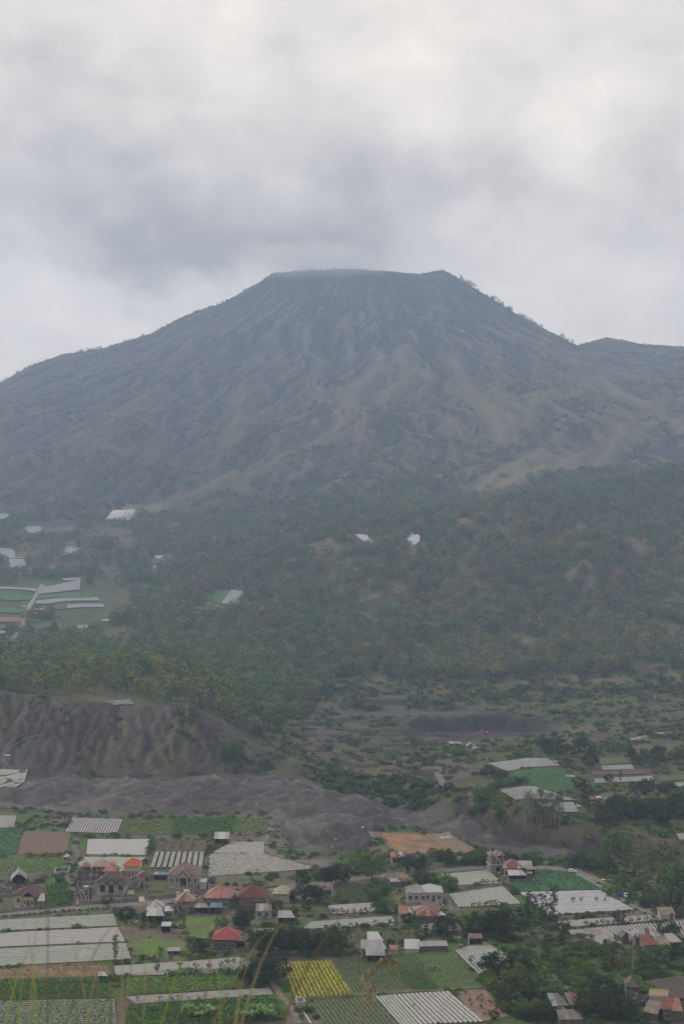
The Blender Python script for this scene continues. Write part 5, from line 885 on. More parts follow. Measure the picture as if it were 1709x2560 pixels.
banana('A', 1008, 955, 55, 'banana plant with upright leaves in the slanting mulched plot'); banana('A', 1115, 650, 22, 'banana plant at the corner of the bright meadow'); banana('C', 825, 690, 45, 'banana plant at the left end of the narrow strip'); banana('C', 108, 800, 60, 'banana plant beside the low concrete hut'); banana('C', 128, 835, 45, 'smaller banana plant beside the low concrete hut')
banana('P', 935, 225, 60, 'banana plant by the small pink roof'); banana('C', 1440, 900, 55, 'banana plant below the grey roof at the right edge')
for i in range(16): banana('A', rs.uniform(760, 1560), rs.uniform(1120, 1140), rs.uniform(26, 40), 'banana seedling along the narrow brownish plot', 'banana seedlings on the narrow plot')
for i in range(26): banana('A', rs.choice([rs.uniform(1030, 1190), rs.uniform(1330, 1560)]), rs.uniform(1200, 1250), rs.uniform(50, 80), 'tall leafy clump in the bottom green rows', 'leafy clumps in the bottom rows')
# seedlings on the bare tan plot
for i in range(26):
    x = rs.uniform(110, 400); y = rs.uniform(1120, 1270)
    if x - 85 < (y - 1105) * .95 - 0 or x > 290 + (y - 1100) * .8: continue
    tpx('C', x, y, 24, 'small', 'dark', 'seedling tree on the bare tan plot', cat='small tree', group='seedlings on the tan plot', name='small_tree')
KEEP_OPEN = [wpoly('P', [(880, 190), (1600, 190), (1600, 560), (920, 600)]), wpoly('Q', [(180, 230), (820, 230), (820, 470), (180, 500)]), wpoly('A', [(1050, 655), (1215, 648), (1215, 760), (1060, 765)]), wpoly('A', [(745, 772), (1055, 770), (1062, 862), (748, 868)]), wpoly('P', [(0, 500), (520, 500), (520, 660), (0, 680)]), wpoly('R', [(1080, 340), (1450, 340), (1450, 440), (1080, 440)]), wpoly('B', [(150, 1000), (230, 1000), (400, 1333), (320, 1333)])]
# ---------------------------------------------------------------- the woods
BLD_KEEP = np.array(TREES)
def okmask(x, y):
    ok = spurdist(x, y) > 26 + 14 * gn(x / 25, y / 25, 78)
    for P in FIELD_POLYS:
        A = np.array(P); m = 0.0; cx, cy_ = A.mean(0); A2 = (A - (cx, cy_)) * 1.06 + (cx, cy_)
        # nothing tall just in front of a far plot either
        ok &= ~inpoly(x, y, A2)
        if cy_ > 1000: ok &= ~inpoly(x, y + 22, A2)
        if cy_ > 1000: ok &= ~inpoly(x, y + 11, A2)
    return ok
def sample(n, y0, y1, p0=-350, p1=2060, seed=0):
    r_ = np.random.default_rng(seed); y = np.sqrt(r_.uniform(y0 ** 2, y1 ** 2, n)); px = r_.uniform(p0, p1, n); return (px - CX) / FPX * y, y, px
pts = []   # x, y, h, kind index
def add(x, y, h0, h1, kinds, seed):
    r_ = np.random.default_rng(seed + 900); n = len(x); hs = r_.uniform(h0, h1, n); ks = r_.choice(kinds, n)
    for a in zip(x, y, hs, ks): pts.append(a)
def rowof(x, y): return HR - (height(x, y) - EYE) / y * FPX
# left hill wood
x, y, px = sample(1300, 703, 960, -420, 760, 1); y5_, _ = line_at(11, px); f = fbm(x / 30, y / 30, 2, 201)
m = (y > y5_ + 5) & okmask(x, y) & (px < 610 + 90 * f + (y - 700) * .8) & ~((px > 250) & (px < 345) & (y < 722)); add(x[m], y[m], 8.5, 12.5, [0, 1, 2, 3], 1)
# slope behind it, and down to the ledges
x, y, px = sample(2500, 770, 1160, 430, 1000, 2); r_ = rowof(x, y); f = fbm(x / 35, y / 35, 3, 202)
m = okmask(x, y) & (px - 560 < (y - 760) * 1.1) & (r_ < 1870 - (px - 640) * .5) & (f > -.28 + .5 * ss(700, 900, px) * ss(1720, 1790, r_)); add(x[m], y[m], 7.5, 11, [0, 1, 2, 4, 5, 7], 2)
# the main wood
x, y, px = sample(19000, 1040, 2020, -300, 2060, 3); f = fbm(x / 60, y / 60, 3, 203); r_ = rowof(x, y)
open_ = ss(450, 250, px) * 0
dens = .08 + .0 * f; dens = np.where(px < 330, -.02 + .25 * ss(1440, 1500, r_) - .2 * ss(1560, 1600, r_), -.32)
f2 = fbm(x / 75, y / 90, 3, 213) - .07 * (esample(ERO[1], x, y, 4) - 1.2); dens = dens + .16 * ss(1730, 1770, r_) + .16 * (f2 > .16) * (px < 1300) + .22 * (1 - ss(1280, 1360, r_)) * (1 - ss(600, 900, px)) ; m = okmask(x, y) & (f > dens) & (r_ < 1762 + 28 * ss(1050, 1250, px) - 40 * ss(880, 940, px) * (1 - ss(1050, 1150, px))) & (RNG.uniform(0, 1, len(x)) < .92)
g1 = m & (f2 < -.14); g2 = m & (f2 > .16); g3 = m & ~g1 & ~g2
add(x[g3], y[g3], 9, 14, [0, 1, 2, 3, 4, 5, 7, 9, 4], 3); add(x[g1], y[g1], 8, 13, [4, 5, 9, 14, 14, 13], 31); add(x[g2], y[g2], 8, 13.5, [6, 7, 7, 3, 0, 4], 32)
# thinning above it
x, y, px = sample(7000, 2000, 2700, -300, 2060, 4); f = fbm(x / 90, y / 110, 4, 204); m = okmask(x, y) & (f > -.22 + .46 * ss(2000, 2600, y) - .1 * ss(700, 1200, px)); add(x[m], y[m], 5, 9, [0, 1, 8, 9, 10, 11], 4)
# scrub on the volcano, in the same folds as its dark colour
x, y, px = sample(42000, 2350, 3560, -300, 2060, 5); w5 = .35 * fbm(x / 220, y / 260, 3, 111); dxm, dym = x - SUMX, SUMY + 150 - y; ph5 = np.arctan2(dxm, np.maximum(dym, 40)); r5 = np.hypot(dxm, dym); r_ = rowof(x, y)
nm5 = fbm(ph5 * 13 + w5, r5 / 420 + w5, 5, 112, .6) + .35 * fbm(ph5 * 45 + w5 * 3, r5 / 130 + w5, 4, 113, .6)
m = okmask(x, y) & (nm5 + .5 * fbm(x / 28, y / 40, 2, 215) > .20 - .3 * ss(850, 1000, px) * (1 - ss(1160, 1250, px)) * ss(740, 800, r_) * (1 - ss(900, 960, r_))); add(x[m], y[m], 2, 4.6, [10, 11, 11], 5)
# the skyline fringe
for px0, px1, n, h in [(185, 255, 30, 11), (250, 420, 40, 8), (540, 560, 6, 11), (420, 650, 50, 7), (60, 125, 24, 8), (0, 60, 20, 9), (1148, 1196, 18, 17), (1222, 1280, 26, 18), (1290, 1360, 24, 13), (1402, 1440, 6, 18), (1450, 1460, 1, 6), (1603, 1610, 1, 9), (1650, 1709, 4, 4)]:
    px = RNG.uniform(px0, px1, n); yc_, _ = line_at(25, px); y = yc_ - RNG.uniform(2, 22, n); add((px - CX) / FPX * y, y, h * .45, h * .85, [1, 5, 9] if h > 6 else [10, 11], px0)
# scrub on ledges, on the walls and along the ravine
x, y, px = sample(9000, 625, 1000, 560, 1900, 6); r_ = rowof(x, y); f = fbm(x / 16, y / 16, 3, 206); rr_ = np.hypot((x - pc[0]) / 48, (y - pc[1]) / 58); r2_ = np.hypot((x - pc2[0]) / 55, (y - pc2[1]) / 46)
m = okmask(x, y) & (f > .02) & (rr_ > 1.1) & (r2_ > 1) & (sandmask(x, y) < .2); add(x[m], y[m], .7, 2.6, [10, 11, 12], 6)
x, y, px = sample(2600, 480, 700, -200, 2000, 7); y4_, z4_ = line_at(10, px); y5_, _ = line_at(11, px); f = fbm(x / 12, y / 25, 3, 207); m = (y > y4_ + 1) & (y < y5_ + 4) & (f > .12 - .35 * ss(700, 850, px) * (1 - ss(1150, 1300, px))) & okmask(x, y); add(x[m], y[m], 1.0, 3.0 , [10, 11, 12], 7)
x, y, px = sample(800, 600, 660, 800, 1180, 17); y5_, _ = line_at(11, px); m = (y > y5_ - 34) & (y < y5_ + 3) & (fbm(x / 10, y / 10, 2, 217) > -.12); add(x[m], y[m], 1.2, 3.4, [10, 11, 12], 17)
x, y, px = sample(1500, 940, 1080, 640, 2000, 8); f = fbm(x / 20, y / 20, 3, 208); m = okmask(x, y) & (f > -.05) & (r2_[:1].sum() > -1); add(x[m], y[m], 1.5, 5, [10, 11, 12], 8)
# weeds and low bushes between the plots
x, y, px = sample(9500, 322, 600, -120, 1830, 9); f = fbm(x / 14, y / 14, 3, 214); rd = np.interp(px, [p[0] for p in ROADPX], [p[1] for p in ROADPX]); r_ = rowof(x, y)
m = (f > -.10 - .25 * ss(1000, 1300, px)) & (np.abs(r_ - rd) > 13) & (sandmask(x, y) < .15)
for P in FIELD_POLYS: m &= ~inpoly(x, y, P)
for P in KEEP_OPEN: m &= ~inpoly(x, y, P)
add(x[m], y[m], .5, 1.7, [15, 15, 16, 17, 18], 9)
SPEC = [('wood', 'wood', 0), ('wood', 'wood', 1), ('wood', 'olive', 2), ('woodtall', 'wood', 0), ('wood', 'woodgreen', 1), ('woodtall', 'woodgreen', 1), ('woodtall', 'grey', 2), ('wood', 'brownish', 0), ('wood', 'dark', 2), ('wood', 'woodgreen', 0), ('scrub', 'dark', 0), ('scrub', 'olive', 1), ('scrub', 'green', 2), ('wood', 'green', 1), ('wood', 'bright', 2), ('bush', 'green', 0), ('bush', 'olive', 1), ('bush', 'bright', 2), ('bush', 'dark', 0)]
A = np.array(pts, float); A = A[(np.abs(A[:, 0] / A[:, 1]) < .40)]
zz = height(A[:, 0], A[:, 1]); isw = (A[:, 3] <= 9) & (A[:, 3] >= 0) & (np.abs(pxof(A[:, 0], A[:, 1]) - CX) < 850)
# do the near ones show? keep those not hidden behind the brow of the ground
score = np.where(isw, A[:, 2] / A[:, 1], 0); order = np.argsort(-score)[:240]; near = np.zeros(len(A), bool); near[order] = True
for (x, y, h, k), z in zip(A[near], zz[near]):
    kd, lf, var = SPEC[int(k)]; cm, tm = tree_src(kd, lf, var); s = h / NATH[kd]
    r = empty('forest_tree', (x, y, z - .2), random.uniform(0, 6.28)); r.scale = (s * 1.12, s * 1.12, s * .95); link('crown', cm, r); link('trunk', tm, r)
    pq = float(pxof(x, y)); wh = ('left half' if pq < 240 else 'middle' if pq < 430 else 'right end') if pq < 600 else 'slope'; dp = ('on the very brink' if y < 716 else 'in the front ranks' if y < 745 else 'deeper in') if wh != 'slope' else 'on the slope running down'
    tag(r, f'feathery olive tree {dp}, {wh} of the wood above the ash cliff' if wh != 'slope' else 'feathery tree of the wood running down to the right of the ash cliff', 'tree', f'cliff wood {wh} {dp}')
def scatter(name, sel, label, spec_ids):
    ids = sorted(set(int(k) for k in A[sel][:, 3])); remap = {k: i for i, k in enumerate(ids)}; S = A[sel]; z = zz[sel]; n = len(S); r_ = np.random.default_rng(n)
    me = bpy.data.meshes.new(name); me.vertices.add(n); me.vertices.foreach_set('co', np.stack([S[:, 0], S[:, 1], z - .3], 1).astype(np.float32).ravel())
    at = me.attributes.new('var', 'INT', 'POINT'); at.data.foreach_set('value', np.array([remap[int(k)] for k in S[:, 3]], np.int32))
    nat = np.array([NATH[SPEC[int(k)][0]] for k in S[:, 3]]); sv = S[:, 2] / nat; w_ = r_.uniform(1.05, 1.5, n)
    at = me.attributes.new('scl', 'FLOAT_VECTOR', 'POINT'); at.data.foreach_set('vector', np.stack([sv * w_, sv * w_, sv], 1).astype(np.float32).ravel())
    at = me.attributes.new('rot', 'FLOAT', 'POINT'); at.data.foreach_set('value', r_.uniform(0, 6.28, n).astype(np.float32)); me.update()
    o = link(name, me); tag(o, label, kind='stuff')
    g = bpy.data.node_groups.new(name, 'GeometryNodeTree'); g.interface.new_socket('Geometry', in_out='INPUT', socket_type='NodeSocketGeometry'); g.interface.new_socket('Geometry', in_out='OUTPUT', socket_type='NodeSocketGeometry')
    gi = g.nodes.new('NodeGroupInput'); go = g.nodes.new('NodeGroupOutput'); iop = g.nodes.new('GeometryNodeInstanceOnPoints'); gl = g.links
    jn = g.nodes.new('GeometryNodeJoinGeometry')
    for k in ids:
        kd, lf, var = SPEC[k]; ci, tr = SRC_OBJ(kd, lf, var); j2 = g.nodes.new('GeometryNodeJoinGeometry')
        for ob in (ci, tr):
            oi = g.nodes.new('GeometryNodeObjectInfo'); oi.inputs['Object'].default_value = ob; oi.transform_space = 'ORIGINAL'; gl.new(oi.outputs['Geometry'], j2.inputs[0])
        gti = g.nodes.new('GeometryNodeGeometryToInstance'); gl.new(j2.outputs[0], gti.inputs[0]); gl.new(gti.outputs[0], jn.inputs[0])
    def attr(nm, ty):
        a = g.nodes.new('GeometryNodeInputNamedAttribute'); a.data_type = ty; a.inputs['Name'].default_value = nm; return a.outputs['Attribute']
    gl.new(gi.outputs[0], iop.inputs['Points']); gl.new(jn.outputs[0], iop.inputs['Instance']); iop.inputs['Pick Instance'].default_value = True
    gl.new(attr('var', 'INT'), iop.inputs['Instance Index']); gl.new(attr('scl', 'FLOAT_VECTOR'), iop.inputs['Scale'])
    cx = g.nodes.new('ShaderNodeCombineXYZ'); gl.new(attr('rot', 'FLOAT'), cx.inputs[2]); e2r = g.nodes.new('FunctionNodeEulerToRotation'); gl.new(cx.outputs[0], e2r.inputs[0]); gl.new(e2r.outputs[0], iop.inputs['Rotation'])
    gl.new(iop.outputs[0], go.inputs[0]); md = o.modifiers.new('scatter', 'NODES'); md.node_group = g; return o
_so = {}
def SRC_OBJ(kd, lf, var):
    """a standing individual of this sort, whose crown and trunk the scatter repeats"""
    k = (kd, lf, var)
    if k not in _so:
        cm, tm = tree_src(kd, lf, var)
        ob = [o for o in sc.objects if o.data is cm]
        if not ob:
            i = [j for j in np.where(~near)[0] if SPEC[int(A[j, 3])] == k][:1]; i = i[0]; x, y, h, _ = A[i]; near[i] = True; s = h / NATH[kd]
            r = empty('forest_tree' if kd != 'scrub' else 'bush', (x, y, zz[i] - .3), 1.0); r.scale = (s, s, s); a = link('crown', cm, r); b = link('trunk', tm, r)
            tag(r, 'shrub among the scrub of the slopes' if kd == 'scrub' else 'tree deep in the wood of the slopes', 'bush' if kd == 'scrub' else 'tree', 'scrub of the slopes' if kd == 'scrub' else 'woods of the slopes'); _so[k] = (a, b)
        else: _so[k] = (ob[0], [c for c in ob[0].parent.children if c.data is tm][0])
    return _so[k]
for k in range(len(SPEC)):
    if (A[:, 3] == k).any(): SRC_OBJ(*SPEC[k])
rest = ~near; WD = (A[:, 3] <= 9) | (A[:, 3] == 13) | (A[:, 3] == 14)
scatter('forest', rest & WD & (A[:, 1] < 2030), 'mixed wood covering the hills below the volcano', None)
scatter('upland_wood', rest & WD & (A[:, 1] >= 2030), 'thin wood on the lower flanks of the volcano', None)
scatter('scrub', rest & ~WD & (A[:, 3] < 15), 'dark shrubs scattered over ledges, walls and the volcano flanks', None)
scatter('undergrowth', rest & (A[:, 3] >= 15), 'weeds and low bushes along plot edges, yards and banks', None)
# ---------------------------------------------------------------- buildings
PAL = {}
def rm(name, col, rough=.6, var=.28, **k):
    return mat('roof_' + name, col, rough, var, .9, spec=.25, bump=.04, wave=('X', 5.0), **k)
R_ = dict(rust=rm('rust', (.24, .085, .055), col2=(.17, .065, .045)), rust2=rm('rust_pale', (.34, .17, .13)), white=rm('white', (.50, .505, .51), .45, .08), whitish=rm('whitish', (.37, .36, .345), .5, .15), grey=rm('grey', (.33, .34, .36), .45, .15, col2=(.27, .26, .26)),
          dgrey=rm('darkgrey', (.17, .16, .155)), tan=rm('tan', (.29, .245, .19), .8, .2, col2=(.22, .185, .15)), pink=rm('pink', (.38, .165, .15), .55, .10), pink2=rm('pink_worn', (.44, .22, .18), .6, .2), red=rm('red', (.36, .065, .07), .5, .12), red2=rm('red_faded', (.42, .17, .165), .5, .15),
          blue=rm('blue', (.15, .21, .34), .5, .1), yellow=rm('yellow', (.48, .44, .14), .6, .25, col2=(.40, .36, .16)), greypink=rm('greypink', (.34, .29, .30), .6, .15))
tile = lambda n, c, c2: mat('tile_' + n, c, .85, .3, 2.2, col2=c2, bump=.05, bscale=6)
R_.update(tbrown=tile('brown', (.135, .085, .065), (.10, .068, .055)), tred=tile('red', (.15, .066, .048), (.115, .056, .045)), torange=tile('orange', (.46, .14, .04), (.38, .11, .035)), tmauve=tile('mauve', (.24, .17, .145), (.18, .125, .11)), thatch=tile('thatch', (.17, .125, .11), (.13, .10, .09)))
Wm = dict(cream=mat('wall_cream', (.42, .35, .24), .85, .12, 1), grey=mat('wall_grey', (.20, .19, .18), .9, .2, 1, col2=(.16, .15, .145)), dark=mat('wall_dark', (.10, .095, .09), .9, .2, 1), white=mat('wall_white', (.36, .345, .33), .85, .12, 1), pale=mat('wall_pale', (.33, .32, .31), .9, .2, 1), brown=mat('wall_brown', (.20, .15, .11), .9, .2, 1), brick=mat('wall_brick', (.22, .12, .09), .9, .2, 1.5), lilac=mat('wall_lilac', (.45, .38, .58), .8, .1, 1), conc=mat('concrete', (.27, .255, .24), .9, .22, 1, col2=(.21, .20, .19)))
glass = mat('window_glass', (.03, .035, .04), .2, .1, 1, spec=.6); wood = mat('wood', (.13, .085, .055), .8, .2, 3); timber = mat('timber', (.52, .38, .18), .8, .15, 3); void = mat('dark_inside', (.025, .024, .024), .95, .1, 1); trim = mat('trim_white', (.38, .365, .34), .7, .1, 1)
BLD = []
def V3(*a): return Vector(a)
def slope(E0, E1, R0, R1, pal, parent, metal, rs, th=.05, pitch=1.3):
    E0, E1, R0, R1 = map(Vector, (E0, E1, R0, R1)); ux = (E1 - E0); W = ux.length; ux /= W
    up = (R0 - E0); up -= ux * up.dot(ux); h = up.length; up /= h; nn = ux.cross(up); a = (R0 - E0).dot(ux); b = (R1 - E0).dot(ux)
    if nn.z < 0: nn = -nn
    def top(s):
        if s < a: return h * s / a
        if s > b: return h * (W - s) / (W - b)
        return h
    if metal:
        n = max(1, round(W / pitch)); cuts = [W * i / n for i in range(n + 1)]
        for i in range(n):
            s0, s1 = cuts[i], cuts[i + 1]; mids = [q for q in (a, b) if s0 + .01 < q < s1 - .01]
            off = nn * rs.uniform(0, .035); ext = -rs.uniform(0, .08)
            P = [(s0, ext), (s1, ext), (s1, top(s1))] + [(q, top(q)) for q in sorted(mids, reverse=True)] + [(s0, top(s0))]
            P = [p for k, p in enumerate(P) if k == 0 or (abs(p[0] - P[k - 1][0]) + abs(p[1] - P[k - 1][1])) > .02]
            if len(P) < 3: continue
            pts = [E0 + ux * p[0] + up * p[1] + off for p in P]
            MB().prism(pts, nn * th).build('roof_sheet', R_[pal[int(rs.integers(len(pal)))]], parent)
    else:
        m = MB(); n = max(3, int(h / .45))
        for k in range(n):
            y0, y1 = h * k / n, h * (k + 1) / n; l0, r0 = a * y0 / h, W - (W - b) * y0 / h; l1, r1 = a * y1 / h, W - (W - b) * y1 / h
            q = [E0 + ux * l0 + up * y0 + nn * .10, E0 + ux * r0 + up * y0 + nn * .10, E0 + ux * r1 + up * y1 + nn * .03, E0 + ux * l1 + up * y1 + nn * .03]
            if (q[2] - q[3]).length < .02: q = q[:3]
            m.prism(q, nn * -.08)
        m.build('roof_slope', R_[pal[0]], parent)
def roof(kind, w, d, z0, rh, ov, pal, parent, rs, cx=0, cy=None, caps=None, side='x'):
    """footprint w x d centred at (cx,cy), eaves at z0"""
    cy = d / 2 if cy is None else cy; metal = not (pal[0].startswith('t') and pal[0] != 'tan'); X = w / 2 + ov; Y = d / 2 + ov; x0, x1, y0, y1 = cx - X, cx + X, cy - Y, cy + Y; T = []
    if kind == 'hip':
        i = min(X, Y); ra = V3(x0 + i, cy - (Y - i), z0 + rh); rb = V3(x1 - i, cy + (Y - i), z0 + rh)
        if X >= Y: ra = V3(x0 + Y, cy, z0 + rh); rb = V3(x1 - Y, cy, z0 + rh); f = [((x0, y0), (x1, y0), ra, rb), ((x1, y0), (x1, y1), rb, rb), ((x1, y1), (x0, y1), rb, ra), ((x0, y1), (x0, y0), ra, ra)]
        else: ra = V3(cx, y0 + X, z0 + rh); rb = V3(cx, y1 - X, z0 + rh); f = [((x0, y0), (x1, y0), ra, ra), ((x1, y0), (x1, y1), ra, rb), ((x1, y1), (x0, y1), rb, rb), ((x0, y1), (x0, y0), rb, ra)]
        for e0, e1, a, b in f: slope((*e0, z0), (*e1, z0), a, b, pal, parent, metal, rs)
        T = [((x0, y0, z0), ra if X >= Y else ra), ((x1, y0, z0), rb if X >= Y else ra), ((x1, y1, z0), rb), ((x0, y1, z0), ra if X >= Y else rb)] + ([(ra, rb)] if (Vector(ra) - Vector(rb)).length > .1 else [])
    elif kind == 'gable':   # ridge along x
        slope((x0, y0, z0), (x1, y0, z0), (x0, cy, z0 + rh), (x1, cy, z0 + rh), pal, parent, metal, rs); slope((x1, y1, z0), (x0, y1, z0), (x1, cy, z0 + rh), (x0, cy, z0 + rh), pal, parent, metal, rs); T = [((x0, cy, z0 + rh), (x1, cy, z0 + rh))]
    elif kind == 'gabley':  # ridge along y, gable to the front
        slope((x0, y1, z0), (x0, y0, z0), (cx, y1, z0 + rh), (cx, y0, z0 + rh), pal, parent, metal, rs); slope((x1, y0, z0), (x1, y1, z0), (cx, y0, z0 + rh), (cx, y1, z0 + rh), pal, parent, metal, rs); T = [((cx, y0, z0 + rh), (cx, y1, z0 + rh))]
    elif kind == 'shed':    # low edge to the front
        slope((x0, y0, z0), (x1, y0, z0), (x0, y1, z0 + rh), (x1, y1, z0 + rh), pal, parent, metal, rs)
    if caps:
        for a, b in T: MB().tube([Vector(a) + V3(0, 0, .1), Vector(b) + V3(0, 0, .1)], .11, 5).build('ridge_cap', R_[caps] if caps in R_ else Wm[caps], parent)
def windows(parent, w, h, n, door=None, y=0.0, fm=None, z=None, x0=None, x1=None):
    fm = fm or trim; z = z if z is not None else .9; x0 = -w / 2 if x0 is None else x0; x1 = w / 2 if x1 is None else x1; st = (x1 - x0) / n
    for i in range(n):
        cx = x0 + st * (i + .5)
        if door is not None and i == door:
            MB().box(cx, y - .03, 0, 1.0, .06, 2.05).build('door', wood, parent); continue
        ww = min(1.3, st * .55); wh = min(1.2, h - z - .4); f = MB(); 
        for sx_, sz_, bx, bz in ((0, 0, ww + .16, .08), (0, wh, ww + .16, .08)): f.box(cx, y - .05, z + sz_ - .04, bx, .10, bz)
        for sgn in (-1, 0, 1): f.box(cx + sgn * ww / 2, y - .05, z, .07, .09, wh)
        fo = f.build('window', fm, parent); MB().box(cx, y - .02, z + .04, ww - .04, .04, wh - .08).build('pane', glass, fo)
def house(name, label, cat, c, x, y, wpx, d, h, rf, rh_, pal, wall='grey', rz=0, ov=.5, n=3, door=1, caps=None, base=True, open_=False, extra=None, z=0):
    """(x,y): middle of the front foot in the crop; wpx: front width there"""
    rh = rh_ * {'shed': .62, 'hip': .80, 'gable': .75, 'gabley': .85}[rf]; d = d * {'shed': .8}.get(rf, .95)
    p = hit(c, x, y); w_ = wpx / CROPS[c][2] * p[1] / FPX; rs = np.random.default_rng(abs(int(p[0] * 31 + p[1] * 17))); az = -math.atan2(p[0], p[1]) * 0
    w_ -= 2 * ov; r = empty(name, (p[0], p[1], p[2] + .05 + z), math.radians(rz)); tag(r, label, cat); BLD.append((p[0], p[1], w_, d)); wm = Wm[wall]
    if base: MB().box(0, d / 2, -.9, w_ + .5, d + .5, .95).build('plinth', Wm['conc'], r)
    if open_:
        for i in range(max(2, int(w_ / 3)) + 1):
            q = max(2, int(w_ / 3)); cx = -w_ / 2 + .1 + (w_ - .2) * i / q; MB().box(cx, .1, 0, .14, .14, h).build('post', wood, r)
        MB().box(0, d - .1, 0, w_, .12, h).build('back_wall', wm, r); MB().box(-w_ / 2 + .05, d / 2, 0, .08, d - .3, h * .98).build('side_wall', wm, r); MB().box(w_ / 2 - .05, d / 2, 0, .08, d - .3, h * .98).build('side_wall', wm, r); MB().box(0, d * .6, 0, w_ * .8, d * .5, h * .45).build('dark_fill', void, r)  # near-black block paints in the shade inside open sheds
    else:
        m = MB().box(0, d / 2, 0, w_, d, h)
        if rf == 'gable': [m.prism([(sx_ * (w_ / 2 - .06), .05, h), (sx_ * (w_ / 2 - .06), d - .05, h), (sx_ * (w_ / 2 - .06), d / 2, h + rh * .93)], (.1 * -sx_, 0, 0)) for sx_ in (-1, 1)]
        if rf == 'gabley': m.prism([(-w_ / 2 + .05, .06, h), (w_ / 2 - .05, .06, h), (0, .06, h + rh * .93)], (0, .1, 0))
        if rf == 'shed': m.prism([(-w_ / 2 + .02, .3, h), (-w_ / 2 + .02, d, h), (-w_ / 2 + .02, d, h + rh * .85)], (.1, 0, 0)); m.prism([(w_ / 2 - .02, .3, h), (w_ / 2 - .02, d, h), (w_ / 2 - .02, d, h + rh * .85)], (-.1, 0, 0)); m.box(0, d - .06, h, w_, .1, rh * .85)
        m.build('wall', wm, r)
        if n: windows(r, w_, h, n, door)
    roof(rf, w_, d, h, rh, ov, pal, r, rs, caps=caps)
    if extra: extra(r, w_, d, h, rs)
    return r
def columns(r, xs, y, h, m, t=.3):
    for x in xs: MB().box(x, y, 0, t, t, h).build('column', m, r)
# 1 the large brown tiled house
def ex1(r, w, d, h, rs):
    for cx, ww, mm in ((-w * .30, w * .26, 'tbrown'), (.02 * w, w * .26, 'tbrown'), (w * .36, w * .30, 'tbrown')):
        roof('gabley', ww, 3.4, h - .05, 1.9, .5, [mm], r, rs, cx=cx, cy=-.4); MB().prism([(cx - ww / 2, -1.9, h), (cx + ww / 2, -1.9, h), (cx, -1.9, h + 1.5)], (0, .1, 0)).build('gable_end', Wm['pale'], r)
    MB().box(0, -1.3, -.5, w * .98, 2.0, .55).build('porch_floor', Wm['conc'], r); columns(r, [-w * .43, -w * .16, -w * .12, w * .14, w * .22, w * .5], -1.9, h, trim)
    MB().box(-w * .3, -.06, .5, w * .2, .1, 1.8).build('glazed_front', glass, r); MB().box(.02 * w, -.06, .2, w * .2, .1, 2.2).build('glazed_front', glass, r)
house('tiled_house', 'large brown tiled house with three front gables and white porch columns', 'house', 'P', 1250, 460, 350, 8, 3.2, 'hip', 3.0, ['tbrown'], 'white', n=3, extra=ex1, caps='tbrown')
def ex2(r, w, d, h, rs):
    roof('gabley', w * .5, 3.6, h - .05, 1.8, .5, ['tbrown'], r, rs, cx=w * .16, cy=-.8); MB().box(w * .16, -1.0, -.6, w * .48, 2.4, h + .6).build('front_room', Wm['cream'], r); windows(r, w * .48, h, 3, 1, y=-2.2, x0=w * .16 - w * .24, x1=w * .16 + w * .24); MB().box(-w * .33, -1.2, -.5, w * .3, 2.2, .55).build('porch_floor', Wm['conc'], r); columns(r, [-w * .47, -w * .2], -2.1, h, Wm['cream'])
house('tiled_house', 'brown tiled bungalow with cream walls at the left edge beside the road', 'house', 'P', 300, 598, 285, 8, 3.0, 'hip', 2.6, ['tbrown'], 'cream', n=3, extra=ex2, caps='tbrown')
house('lean_to', 'rusty and white lean-to at the right end of the cream walled bungalow', 'shed', 'P', 466, 645, 88, 6, 2.5, 'shed', 1.6, ['rust2', 'whitish', 'white'], 'dark', n=2, door=0, ov=.2)
house('shed', 'grey gabled open shed by the heap of dark stones', 'shed', 'P', 215, 378, 178, 7, 1.9, 'gabley', 2.6, ['grey', 'whitish', 'grey'], 'dark', rz=12, open_=True, caps='whitish')
def ex4(r, w, d, h, rs):
    MB().box(0, d / 2, h * .0 + 2.6, w + .9, d + .9, .28).build('cornice', trim, r); MB().tube([(0, d / 2, h + 2.3), (0, d / 2, h + 3.0)], [.14, .03], 5).build('finial', R_['torange'], r)
    MB().box(-w * .75, 1.5, -.4, 1.2, 3.2, 3.0).build('side_block', Wm['cream'], r)
house('shrine_house', 'two storey cream house with a bright orange pyramid roof', 'house', 'P', 1470, 300, 188, 6, 4.1, 'hip', 2.3, ['torange'], 'cream', n=4, door=None, extra=ex4, caps='torange')
house('house', 'small pale house with a worn pink hipped roof behind the big brown tiled roof', 'house', 'P', 1232, 305, 150, 6, 2.6, 'hip', 2.1, ['pink', 'pink', 'pink2'], 'pale', n=2)
house('house', 'long open house with a greyish pink roof right of the banana plant', 'house', 'P', 1125, 245, 220, 6, 2.4, 'hip', 2.1, ['greypink', 'greypink', 'whitish', 'pink2'], 'dark', n=3, extra=lambda r, w, d, h, rs: columns(r, [-w * .5, -w * .17, w * .17, w * .5], -.5, h, trim, .2))
house('annex', 'white walled annex with a pinkish flat sheet roof', 'shed', 'P', 1262, 226, 62, 4, 2.2, 'shed', .8, ['pink2', 'rust2'], 'white', n=1, door=None, ov=.2)
house('shrine', 'tiny red pyramid roofed shrine left of the pink roof', 'shrine', 'P', 1126, 285, 66, 2.4, 1.7, 'hip', 1.5, ['rust'], 'brick', n=1, door=0, ov=.35, caps='rust')
house('shed', 'small pink roofed shed behind the banana plant', 'shed', 'P', 952, 222, 100, 4, 1.7, 'hip', 1.4, ['pink', 'pink2'], 'dark', n=2, ov=.3)
house('house', 'little grey house with a red roof and white ridge beside the tiled house', 'house', 'P', 1522, 398, 96, 6, 2.3, 'gabley', 1.6, ['rust', 'rust2'], 'pale', rz=-14, n=2, door=0, caps='white')
